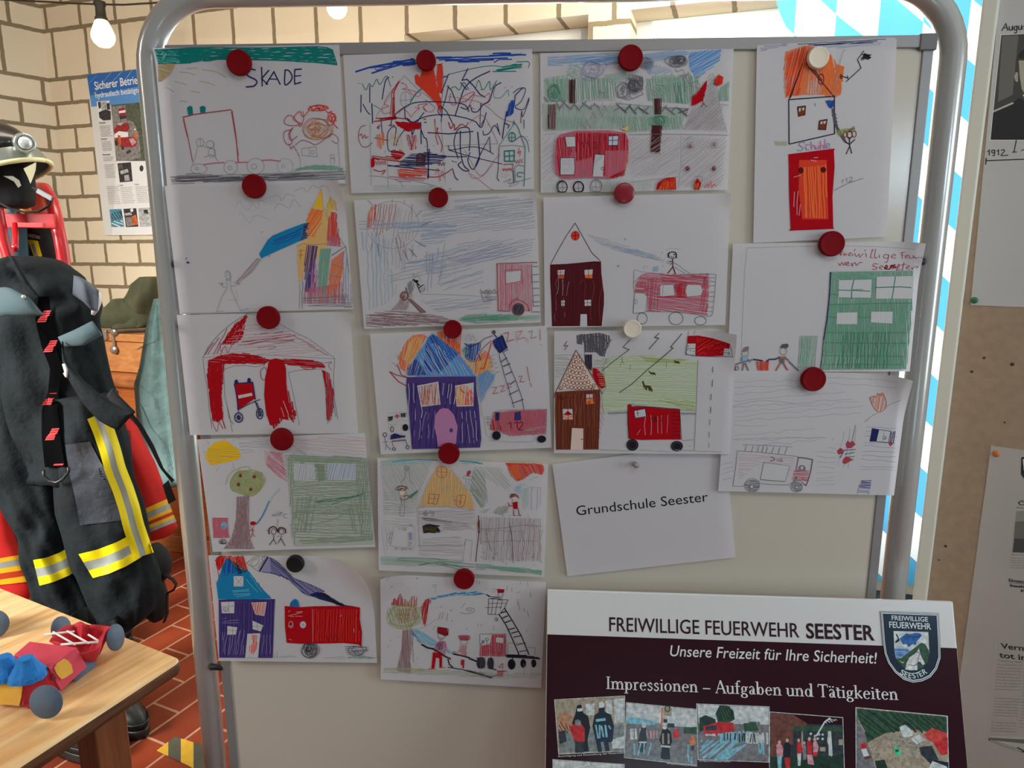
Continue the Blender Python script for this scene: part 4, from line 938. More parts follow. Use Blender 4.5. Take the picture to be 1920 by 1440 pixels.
D3 = '''
l pencil 5: 250 500 300 400 400 280 520 180 660 92
l pencil 4: 660 92 740 98
l pencil 4: 950 178 1120 270 1240 325 1380 430 1480 508
l pencil 3: 250 500 560 470 900 478 1480 510
l pencil 4: 250 505 265 640 295 800 310 980 335 1160
l pencil 4: 1478 510 1466 700 1476 880 1510 1076
l pencil 4: 450 610 540 575 640 572 740 585 830 570
l pencil 4: 445 640 455 860 500 1040 525 1190
l pencil 5: 470 910 495 1060 535 1120
l pencil 4: 1045 640 1150 615 1355 605
l pencil 4: 1045 640 1090 820 1125 1000 1152 1128
l pencil 4: 1358 605 1390 760 1400 960 1415 1116
h red 9 9 118: 640 110 665 100 620 300 600 330 540 380 420 380 470 290 560 180
h red 8 14 105: 560 170 640 160 610 320 430 370
h pen 6 26 120: 480 230 420 470 270 480 320 380
l pen 5: 410 360 415 440 460 390 480 460 520 380
h pen 5 24 174: 560 380 740 280 930 240 1110 290 1100 355 640 375
h rosel 4 26 176: 640 180 960 200 1240 330 1440 480 600 470 320 470
l pen 5: 610 350 1000 310 1110 290
c pen 4: 640 380 900 330 1060 340 1110 355
c pen 4: 760 405 880 390 930 405 860 420
l pen 4: 1100 300 1300 400
l pen 4: 1230 380 1420 480
h red 9 8 5: 295 530 400 480 520 460 660 460 780 485 880 520 830 560 660 556 480 556 300 570
h red 8 10 176: 400 485 780 490 840 520 800 545 480 540
h red 9 9 4: 880 520 1100 510 1260 520 1360 545 1400 590 1250 600 1050 570
c red 6: 1050 540 1200 560 1280 590 1260 610 1180 600
c pen 4: 1380 550 1450 540 1420 570 1452 620
h red 10 8 84: 300 560 455 550 440 660 425 860 430 980 445 1060 390 1100 350 1090 320 960 310 800 290 680
h red 9 12 96: 300 640 440 600 425 900 440 1050 350 1080 320 860
l red 8: 430 1060 462 1160
l red 6: 400 1090 440 1160
c pen 5: 330 1070 380 1185 400 1090
c pen 6: 840 700 800 700 790 620 830 590 850 640
f red: 870 520 930 505 1000 520 1025 600 1030 760 1050 900 1075 1000 1125 1030 1040 1030 1050 1080 960 1060 975 1110 940 1110 880 1130 840 1010 822 850 830 690
h red 10 14 80: 860 530 1010 520 1030 760 1120 1030 1100 1100 1030 1040 970 1110 915 1160 840 1020
l red 10: 880 1060 915 1158
l red 8: 1040 900 1120 1030
l red 7: 1000 920 1100 1100
l pen 4: 845 1020 880 1130
l white 5: 1000 900 1050 1030
l white 4: 980 960 1010 1050
h red 8 11 86: 1360 610 1430 640 1465 830 1470 960 1430 1090 1405 1060 1400 800
h pen 6 11 84: 1400 650 1470 800 1470 960 1440 1100 1400 1080
l pencil 5: 1465 900 1490 1050
f red: 545 745 715 730 735 880 580 985
l navy 11: 545 742 572 870 580 985
l navy 11: 545 742 715 728 740 890
l navy 7: 580 985 660 940 735 905 785 888
f white: 580 850 708 826 714 852 585 880
l red 4: 625 852 632 860
f navy: 545 740 548 710 565 700 580 715 582 740
f navy: 665 728 668 692 685 686 698 700 698 728
l navy 7: 582 985 586 1010
o navy 9: 586 1056 38 44 586 1056 14 16
l navy 5: 586 1012 588 1100
l navy 5: 550 1050 625 1062
l navy 5: 560 1022 612 1090
l navy 5: 612 1022 562 1090
l navy 10: 738 900 760 960 780 1010
l navy 7: 755 915 790 1000
o navy 9: 782 1020 30 48 782 1022 12 20
l navy 6: 755 1000 810 1045
l navy 6: 762 1060 808 990
'''
D4 = '''
f yellow: 180 300 175 260 200 200 260 150 350 128 400 150 440 190 480 205 505 280 460 310 390 330 330 340 230 362
h gold 5 18 3: 190 200 460 190 500 270 300 340 200 320
l pencill 3: 348 95 350 125
l pencill 3: 190 130 210 165
c pencill 3: 432 135 460 105 490 92
l pencill 3: 275 420 298 370
l pencill 3: 432 335 440 395
l pencill 3: 155 228 180 245
l pencill 3: 510 245 625 235
h pale 4 20 178: 470 110 760 80 770 200 500 230
h rosel 4 26 4: 980 90 1680 90 1690 260 1150 250 1000 160
h rose 6 12 42: 760 230 880 240 920 400 935 500 860 470 740 350
h rosel 6 16 40: 720 220 900 240 930 520 730 340
l barkl 4: 990 175 1120 260
l barkl 4: 1010 215 1110 262
s olive 2 1: 560 520 10 10
s leaf 6 9: 560 520 150 120
h leaf 7 12 130: 480 400 700 420 730 500 680 600 560 650 420 600 400 500
h grass 6 15 45: 420 470 600 400 700 520 580 640 430 600
c leaf 4: 360 540 400 440 480 390 570 370 600 400 680 420 735 490 680 590 600 650
d brown: 502 456 16 17 630 466 18 16 484 538 17 17 598 584 16 15
l brown 4: 502 440 500 425
l brown 4: 632 450 640 435
l brown 4: 484 520 488 508
l brown 4: 600 568 606 555
h bark 7 11 88: 470 650 580 640 575 760 580 900 590 1040 625 1136 350 1136 420 1040 465 860
h bark 6 16 96: 490 700 550 690 570 880 580 1100 400 1110 470 900
l bark 4: 470 655 465 860 420 1040 345 1138
l bark 4: 580 640 576 880 590 1040 630 1136
l bark 4: 370 1130 610 1136
h rose 8 10 88: 240 850 382 852 385 960 400 1036 250 1036
h rose 7 12 4: 240 850 380 850 385 900 395 1030 250 1030
l pen 4: 238 848 386 850
d cyanl: 348 918 34 34
s pencil 4 3: 345 920 30 30
s smoke 5 4: 338 1070 34 24
d red: 620 898 28 18
o pen 4: 612 930 14 18
l red 6: 614 950 615 995 595 1034
l red 5: 615 990 634 1024
l red 5: 582 970 614 955 632 975
l pen 4: 588 985 565 1034
c cyanl 5: 870 572 810 640 770 700
c cyan 9: 770 690 740 760 700 840 650 908
l pencil 4: 800 810 800 838
l pencil 4: 820 805 822 838
l pencil 4: 800 824 822 824
l pencil 4: 836 800 838 836
t pencil 4 2: 832 770
l pencil 4: 855 780 856 830
l pencil 4: 890 792 874 800 872 832
l pencil 4: 862 808 895 800
c pencil 4: 936 815 910 812 905 840 940 850
l pencil 4: 850 858 846 925
o dbrown 5: 812 975 22 26 885 975 22 26
c dbrown 11: 770 1000 770 950 810 928 840 950 845 975
c dbrown 11: 852 985 860 945 890 938 920 955 920 990
l black 6: 812 1005 812 1045 770 1100
l black 6: 812 1045 836 1094
l black 6: 885 1010 878 1040 850 1084
l black 6: 880 1040 918 1108
l black 4: 860 1010 845 1026
l pencil 4: 745 958 765 975
f sagel: 920 262 1690 300 1702 500 1745 1090 1010 1108 960 620
h white 5 22 3: 980 320 1650 340 1680 500 1720 1050 1020 1060 990 560
h sage 6 17 2: 925 262 1690 290 1700 490 1730 1050 1080 1090 990 1000 970 620
h sage 6 24 92: 925 262 1000 280 1000 620 1010 1100 980 1090 960 620
h sage 7 26 95: 1560 330 1690 320 1700 480 1740 1050 1620 1040
h sage 6 26 178: 1000 520 1640 500 1600 800 1020 820
f white: 1000 340 1190 350 1200 490 1000 495
f white: 1310 335 1570 345 1580 495 1310 490
h pale 5 14 100: 1005 345 1190 350 1200 490 1005 495
h sky 5 13 104: 1310 335 1570 345 1580 490 1300 490
h sage 7 10 88: 1200 340 1280 345 1290 500 1220 510
h sage 8 12 3: 930 262 1600 280 1690 300 1600 330 1060 330
l dgreen 9: 1200 700 1350 690 1500 660 1640 625
l dgreen 7: 1220 690 1360 670 1630 640
l dgreen 6: 1350 720 1600 640
l sage 6: 1010 780 1300 770 1430 805
l sage 6: 1220 710 1500 780
h sage 6 30 100: 1030 650 1230 640 1160 980 1010 980
h sage 6 34 80: 1500 720 1690 480 1640 1020 1520 950
h sage 8 16 176: 1030 1040 1740 1010 1730 1060 1100 1090
l sage 5: 960 910 1640 920
l sage 5: 1000 800 1740 800
c sage 5: 1000 800 1120 900 1340 870 1480 800
'''
D5 = '''
h fire 8 9 95: 130 220 170 175 210 140 250 185 280 130 310 190 350 160 380 190 410 160 440 260 470 330 340 280 250 190 210 260 170 330 135 280
h red 9 12 92: 135 200 210 150 215 260 165 330 140 270
h red 7 14 80: 330 190 410 170 440 290 340 260
c fire 7: 150 300 165 400 140 460
l fire 6: 420 180 460 330
f cyan: 250 190 205 280 170 380 142 470 160 620 400 630 710 615 560 460 480 340 340 290
h blue 9 14 95: 250 190 330 290 360 340 200 400 200 290
h cyan 9 15 60: 200 350 480 350 700 610 165 620
h teall 6 22 176: 300 520 480 510 500 590 320 590
h teall 5 34 50: 480 350 640 540 560 560 440 420
h black 7 12 60: 250 185 310 230 470 330 400 360 340 310
h navy 9 12 100: 350 300 390 310 395 370 360 370
f white: 318 385 420 385 420 490 322 490
l pencil 4: 325 390 415 485
l pencil 4: 415 390 340 480
f violet: 165 630 745 620 735 840 722 1225 172 1222
h navy 8 26 92: 180 640 735 630 720 1210 185 1210
h lilac 4 30 100: 200 960 440 930 430 1200 200 1190
h lilac 4 30 92: 590 980 700 980 700 1190 600 1190
h lilac 4 24 176: 200 810 380 815 380 870 200 880
l navy 9: 165 630 745 626
f white: 190 650 328 645 326 765 200 765
l pencil 4: 265 650 275 765
l pencil 4: 195 700 325 690
s pencil 4 3: 238 730 28 26
f white: 500 655 660 650 635 795 540 775
h fire 6 13 100: 505 655 655 655 632 792 540 772
f white: 515 840 625 890 600 952 515 928
l pencil 4: 560 855 566 945
l pencil 4: 515 898 620 905
f white: 255 895 360 910 340 984 255 985
l pencil 4: 310 900 312 984
l pencil 4: 255 940 350 944
f white: 462 975 595 970 572 1222 440 1222
h fire 7 12 95: 510 980 560 990 560 1130 520 1190 475 1160 480 1100 510 1080
l pencil 3: 490 1185 480 1222
l pencil 4: 545 125 665 180 575 335 450 250 545 125
c pencil 4: 550 145 575 155 570 165 545 155 550 145
l pencil 4: 570 165 575 195
c pencil 4: 575 195 580 230 540 280 500 270 510 230 560 200
c pencil 4: 640 180 610 200 620 230 590 260 570 310
c pencil 4: 655 200 625 240 590 310
o pencil 4: 628 205 16 18
f lilac: 690 190 610 340 700 355 780 375 880 410 920 460 980 505 1040 560 1180 610 1255 545 1000 430 930 400 840 310 770 245
h navy 6 13 40: 690 190 770 240 860 330 930 400 1250 540 1180 605 1040 565 920 440 700 350
l navy 14: 675 185 585 338
c navy 6: 690 190 770 240 860 330 930 400 1000 430 1130 480 1255 540
c navy 6: 610 340 740 360 880 410 980 505 1060 570 1180 600
f navy: 1100 570 1180 545 1260 560 1360 630 1460 680 1570 695 1430 694 1330 655 1200 620
h black 8 10 30: 1160 560 1260 560 1360 630 1470 682 1420 692 1330 655
f cyan: 895 700 905 655 935 622 960 616 985 640 1000 710
h blue 7 13 92: 910 660 960 620 990 700 905 705
f red: 845 690 1000 702 1160 692 1400 690 1560 695 1620 705 1618 830 1640 960 1636 1108 1600 1085 1450 1070 1250 1075 1000 1078 866 1068 848 900
h fire 6 24 92: 1140 720 1600 720 1620 1060 1140 1060
l rosel 4: 1130 720 1136 1060
h rosel 5 30 170: 870 740 1030 750 1030 800 900 800
l white 4: 880 790 940 800
l white 5: 965 752 1030 748
l white 4: 880 900 930 890
l white 4: 890 1030 920 1040
l white 4: 1420 800 1430 780
l white 4: 1555 920 1560 960
o white 4: 910 880 22 34
d white: 1034 882 34 38
o pencil 5: 1034 882 32 36 1034 886 10 12
c pencil 4: 905 850 925 870 915 900 890 905
c dred 5: 1240 1020 1280 990 1290 1050 1330 970 1340 1040 1380 980 1400 1030 1440 990
s smoke 5 7: 1095 1150 85 80
s smoke 5 6: 1130 1140 70 80
s black 5 3: 1080 1120 40 50
h smoke 5 22 175: 1460 1110 1700 1100 1720 1160 1500 1230 1470 1160
s smoke 5 3: 1590 1150 90 60
h greenl 4 14 176: 740 1200 900 1190 990 1215 760 1222
h greenl 4 14 176: 1240 1215 1450 1200 1480 1230 1260 1230
h green 5 8 176: 1470 1215 1620 1190 1800 1225 1640 1230
l green 4: 740 1180 745 1222
l green 4: 765 1155 770 1222
'''
D6 = '''
l blue 15: 130 272 260 230 500 185 640 160 660 150 690 170
l blue 14: 280 285 420 240 560 200 700 190
h blue 11 13 175: 250 240 480 180 690 160 695 205 560 210 400 225
l blue 7: 310 240 330 255 480 205
h blue 11 14 178: 880 130 1200 128 1370 118 1430 92 1560 95 1720 110 1730 132 1600 135 1420 155 1200 180 1000 175 880 160
l blue 9: 1590 155 1470 155 1420 185
l teal 7: 1630 178 1740 175 1755 195 1740 235
h teal 10 12 172: 1440 245 1600 200 1690 195 1680 235 1440 270
l teal 8: 1410 268 1630 266
c teal 6: 1500 225 1400 215 1250 235 1000 295
c navy 9: 640 560 700 470 800 390 900 340 985 310
c teal 9: 640 560 690 480 760 420
l orange 8: 690 300 720 330
f fire: 750 250 860 240 890 400 935 560 930 670 880 560 770 450 690 380 680 310 705 290 740 330
h fire 9 12 85: 750 255 865 245 930 560 800 460 720 350
f fire: 895 205 935 200 945 240 940 470 905 470 885 330
l dred 5: 885 205 945 195
c pen 4: 940 205 950 400 930 560
c teal 6: 195 380 230 440 260 380 290 410 330 340 360 390 420 310 460 410
c navy 9: 445 320 410 360 380 530
l navy 8: 265 400 265 560
l navy 9: 185 485 182 650
c navy 8: 200 570 240 640 270 670
l navy 10: 285 565 292 755
l teal 5: 300 580 370 620
l pencil 3: 585 305 320 690
l pencil 3: 585 305 700 420 880 560
l red 9: 540 355 490 460 495 690
h red 8 12 95: 480 420 500 690 450 680
l red 7: 540 355 480 440
h red 8 8 172: 300 735 420 695 520 685 520 710 300 740
c rose 6: 480 440 430 500 400 570 440 590 380 620 400 660 450 650
c rose 5: 560 375 600 390 610 420 570 430 640 440 700 460 740 470 720 500 660 480 630 440
c rose 5: 530 660 580 620 630 660 650 690 690 640 720 620 690 600
c red 5: 730 620 720 580 800 570 760 600 790 640
c rose 5: 780 530 820 560 870 600 850 640 800 640 770 600
o pencil 3: 600 530 50 75
l pencil 3: 595 460 605 600
l pencil 3: 545 540 650 530
c navy 7: 500 1000 440 1000 430 860 470 790 510 800 490 960
c navy 8: 460 780 480 700 560 620 680 560 860 550 1060 560 1150 580 1190 640
c navy 8: 660 750 780 690 960 670 1150 700 1260 740
l navy 8: 590 595 595 700 640 740
c navy 8: 610 700 640 730 700 740 740 690 770 650
l navy 7: 370 710 390 940
l navy 9: 740 740 745 945
c navy 7: 510 960 540 880 600 800 650 760 660 860 690 780
l navy 6: 650 790 670 880 650 880
l navy 6: 310 885 445 912
l navy 9: 805 838 1000 850 1230 826
c navy 8: 740 800 770 880 800 930 815 1260
l navy 9: 820 990 805 1270
c navy 7: 940 690 900 640 920 590 940 620 930 740
c navy 7: 930 600 980 640 1040 760
l navy 8: 1000 290 930 470
c navy 7: 1000 400 960 560 930 620
l navy 9: 1180 240 1125 350 1170 340 1230 400 1290 480 1340 510
c navy 9: 1385 265 1250 330 1150 420 1100 560 1060 680
l navy 8: 1110 370 1170 440
c navy 8: 1490 370 1420 420 1380 540 1320 580 1270 640 1220 640 1200 580 1170 620 1110 600
l navy 7: 985 400 1030 450 1070 560
l navy 7: 1300 560 1290 780 1330 720
c navy 8: 1350 650 1320 760 1300 790 1270 760 1260 740
c teal 6: 1010 430 1060 410 1100 440 1140 370 1190 440
c teal 6: 1250 430 1280 350 1320 440 1380 360 1390 440 1450 350
c teal 4: 1440 380 1420 500 1490 510 1550 440 1560 500
c rose 6: 1020 470 1010 550 1060 580 1120 510 1240 460 1200 580 1240 620
l red 6: 1240 470 1170 540 1100 560
c rose 5: 1240 490 1330 500 1380 470 1370 540 1300 580
c navy 8: 1090 1080 1050 940 1080 820 1130 790 1190 800 1200 900 1190 1010
c navy 9: 1110 820 1110 1000 1140 1140 1190 1190 1140 1190 1090 1140 1120 1110
l navy 10: 1270 830 1290 1050 1250 1150
l navy 8: 1290 1050 1380 880 1390 1020
c navy 8: 1200 1020 1180 1100 1220 1180 1260 1140 1290 1070
c navy 7: 1320 820 1330 860 1380 840 1430 770 1480 860
l navy 7: 1450 750 1470 830
c navy 6: 1000 960 1020 1000 1200 970 1330 990 1420 1040
l navy 6: 1000 1000 1200 1060 1500 1130
l pencil 3: 930 740 970 1300
l pencil 3: 960 960 1460 940
c pen 3: 1000 500 1300 560 1480 700 1600 740
c pen 3: 1180 760 1320 680 1460 940
c pen 3: 1150 1000 1200 1090 1300 1240 1420 1100 1480 1040
c pen 3: 1200 1220 1300 1290 1420 1390
c rose 4: 1180 1180 1220 1260 1320 1240 1420 1120
c red 8: 1000 740 1020 800 1050 760 1060 810 1110 760
l red 8: 870 710 880 870 900 790
c red 6: 1050 820 1120 760 1160 780 1180 740
h red 10 9 10: 500 735 740 745 735 800 620 830 520 770
l dred 7: 320 705 520 700 640 715
l dred 8: 765 712 790 712
l dred 8: 770 742 795 742
l dred 7: 440 770 500 770
h rose 6 15 88: 600 850 710 860 700 1000 640 1000
l red 7: 630 860 660 1000
l red 7: 690 860 650 1000
c red 6: 340 800 360 770 335 790 355 800
h orange 7 15 85: 320 860 400 830 410 900 370 1000 330 960
l amber 4: 430 890 550 880
h amber 4 24 88: 440 830 570 860 580 980 440 960
c red 6: 170 870 190 850 200 890 220 860 230 890 250 870
c dred 5: 230 770 180 790 160 880 190 960 240 970 290 930
c red 6: 890 790 900 850 920 900 940 960 930 1020
l red 6: 880 870 900 950
h red 9 11 8: 460 1010 560 1000 600 1040 530 1100 470 1060
h red 9 12 8: 280 1050 480 1060 560 1110 420 1090 290 1090
c red 7: 300 1180 360 1200 410 1190 380 1230
f red: 275 1080 310 1085 310 1150 290 1165 275 1150
z red 6 12: 300 1120 420 1120 20
h navy 7 13 3: 540 1110 650 1040 800 1020 990 1060 920 1120 560 1150
h smoke 7 12 4: 540 1130 780 1110 790 1170 560 1160
h dbrown 7 13 90: 700 1040 790 1040 780 1150 690 1150
l navy 8: 430 1140 560 1160 920 1190
l navy 7: 440 1150 850 1130
l navy 7: 800 1060 1170 1062
h fire 8 11 4: 520 1180 800 1170 800 1240 540 1260
h rose 6 15 4: 440 1240 800 1250 780 1290 560 1300
l pencil 3: 270 740 280 1330
l pencil 3: 430 1100 440 1350
c pencil 3: 260 1240 400 1250 540 1290 580 1350
c pencil 3: 540 1250 700 1290 860 1330 820 1340
c red 7: 820 1250 900 1250 970 1220 1040 1170
c rose 5: 880 1230 900 1170 920 1290 940 1190 960 1260
z dred 5 6: 900 1130 970 1130 16
c navy 7: 1040 1180 1060 1250 1090 1280
l navy 6: 1030 1100 1050 1110
l navy 6: 1060 1110 1075 1112
l navy 8: 1690 420 1620 490 1610 590
c navy 6: 1600 470 1650 430 1715 430 1680 540 1620 600 1700 620 1750 510
c navy 6: 1750 510 1740 560 1690 690 1680 640 1670 750
h blue 9 10 105: 1520 690 1560 570 1590 530 1615 540 1600 660 1560 690
l navy 9: 1540 640 1515 780 1500 895
l navy 7: 1515 745 1565 770 1550 800
l navy 5: 1610 720 1600 760
c teal 7: 1600 740 1640 780 1670 860 1710 970
l teal 5: 1620 740 1470 960
l pencil 4: 1470 965 1600 955 1712 970
l navy 6: 1470 970 1460 1200 1450 1260 1470 1290
l teal 7: 1712 970 1705 1280 1700 1340
o teal 8: 1590 880 32 42
l teal 6: 1590 840 1586 930
l teal 6: 1555 885 1625 880
l teal 10: 1520 1010 1612 1005 1610 1105 1522 1105 1520 1010
l teal 8: 1565 1010 1568 1100
l teal 8: 1520 1060 1608 1052
c red 5: 1660 980 1645 1030 1670 1010 1660 1060
z red 5 6: 1620 1110 1690 1100 20
l red 6: 1510 1135 1600 1130 1595 1200
z red 5 8: 1500 1180 1590 1180 14
t red 4 3: 1480 1190 1510 1200 1535 1195 1550 1215 1490 1220 1520 1230 1545 1240 1470 1240 1500 1250 1530 1255 1560 1230
l navy 8: 1600 1190 1608 1310
l teal 5: 1620 1290 1615 1160 1650 1140 1700 1150
c teal 7: 1700 1215 1650 1210 1640 1240 1680 1250
c pencil 4: 1510 1300 1580 1270 1560 1310 1700 1280 1770 1260
c pencil 3: 1560 1340 1620 1290 1650 1310 1570 1340
c navy 5: 1620 910 1680 870 1730 920 1750 1020
l navy 6: 1700 715 1702 800
t navy 6 4: 1730 875 1750 910
t dred 6 4: 1230 400 1300 438 1410 455 1525 420 1590 412 1380 580 1180 640 1160 560 1120 520 1000 960 1290 700 1370 765 410 1015 565 372 700 975 780 970 800 995 860 960
h greenl 3 14 178: 300 1330 900 1330 980 1360 300 1390
t dgreen 5 10: 1015 1362
t navy 6 5: 170 380 480 320
'''
D7 = '''
o pencill 4: 428 355 246 222
h fire 6 16 95: 190 300 210 210 240 170 280 160 270 300 235 380 190 390
h orange 6 10 92: 195 250 230 180 240 300 210 400 190 380
h rust 5 26 98: 240 160 460 150 440 380 260 480
h barkl 4 30 100: 440 170 640 240 620 480 440 540
h pale 5 26 178: 110 310 1030 340 1020 420 120 430
h sky 5 18 178: 200 350 800 330 1030 345 1020 430 690 430
h sky 5 20 176: 690 430 1000 420 900 520 660 560
h pale 5 20 174: 1000 120 1300 80 1740 120 1740 270 1300 280 1000 210
h pale 5 26 172: 700 220 1200 180 1760 270 1760 400 1200 420 700 500
h pale 5 24 166: 560 700 1200 500 1760 480 1700 650 1300 700 900 860
h lilac 5 30 166: 860 640 1430 520 1700 640 1100 740
h pale 5 32 168: 380 800 900 640 900 780 400 900
h pale 5 32 164: 840 900 1280 760 1280 900 900 980
h pale 5 24 172: 680 1060 1380 1030 1330 1130 840 1170
h cyanl 5 34 88: 140 420 330 420 480 980 380 1100 210 1150
h sky 5 20 92: 740 600 820 620 780 980 750 980
h sky 5 34 100: 850 580 930 500 900 860 820 920
h pale 4 30 95: 250 450 640 540 560 800 330 700
h rust 4 60 80: 430 420 600 540 660 640 520 690
l pencil 4: 195 120 240 165
l pencil 4: 425 115 425 150
l pencil 4: 538 115 538 155
l pencil 4: 640 280 700 222
l pencil 5: 680 370 790 322
l pencil 5: 635 500 735 562
l pencil 5: 525 590 578 688
l pencil 5: 580 575 655 655
l pencil 5: 455 470 510 692
l pencil 4: 240 520 220 600
l pencil 5: 290 540 300 650
l pencil 4: 610 160 605 250
l cyan 4: 550 715 815 676
c pencill 2: 930 640 1010 740 1015 820 980 900 940 950
h bark 5 13 4: 180 1190 420 1150 600 1160 760 1180 900 1210 990 1240 900 1280 180 1310
h bark 6 22 3: 230 1200 700 1190 900 1240 600 1290 240 1290
c bark 6: 220 1220 240 1200 320 1190 550 1190 560 1210 350 1230 500 1280 600 1270
h bark 5 14 110: 415 1150 490 1060 540 980 620 1000 560 1150
h barkl 5 14 100: 500 1010 610 1040 580 1130 540 1150 480 1150
h smoke 5 14 75: 620 860 640 940 600 1010 540 960 570 890
s brown 6 3: 540 1020 36 45
f bark: 570 1040 605 1050 740 1165 690 1170
l dbrown 5: 570 1040 690 1168 738 1168 600 1048
l black 12: 620 860 650 890 680 920
d black: 650 880 20 12
l black 8: 715 912 670 945
l black 7: 655 910 690 985
c pencil 3: 680 990 730 960 720 905
o pencil 3: 712 955 14 14
c pencill 3: 620 840 625 800 640 850 660 820 700 890
l pencill 3: 690 1000 960 1004 1250 1020
l pencil 5: 1245 955 1275 1070 1400 1045
z pencil 4 7: 1260 975 1395 970 14
l pencil 5: 1250 990 1400 990
l pencil 4: 1265 1030 1400 1025
z pencil 5 8: 1310 960 1320 1050 30
h rose 6 13 92: 1400 720 1720 720 1730 1160 1540 1160 1500 1150 1420 1150
h rosel 6 10 90: 1400 720 1720 720 1730 1150 1410 1150
f white: 1485 795 1620 785 1616 880 1485 900
l pen 5: 1465 780 1625 770 1635 900
l rose 7: 1470 780 1480 910 1620 880
l rose 4: 1465 905 1455 1100 1500 1100
l pen 7: 1400 720 1412 1155 1520 1160
l pen 7: 1398 716 1560 712 1720 704 1778 706
l pen 6: 1720 1165 1800 1165
l pen 4: 1598 912 1615 918
c pen 7: 1515 1150 1530 1090 1570 1055 1620 1060 1680 1100 1700 1160
c pen 5: 1500 1130 1540 1060 1600 1035
d smoke: 1598 1142 54 56
h black 5 11 110: 1550 1100 1640 1095 1650 1180 1560 1190
o pen 6: 1598 1142 56 58
l pencil 6: 1722 714 1738 1112 1800 1108
l pencil 6: 1728 742 1786 742
l pencil 6: 1730 820 1790 816
l pencil 6: 1732 888 1792 884
l pencil 6: 1734 946 1796 944
l pencil 6: 1736 1014 1798 1008
l pencil 6: 1738 1072 1800 1070
h green 7 9 176: 1040 1240 1100 1200 1250 1185 1500 1185 1640 1210 1760 1220 1500 1250 1200 1270
h dgreen 7 14 176: 1080 1230 1300 1195 1560 1220 1400 1240
h greenl 5 10 176: 1620 1200 1800 1180 1800 1240 1660 1250
l white 5: 1200 1255 1500 1262
'''
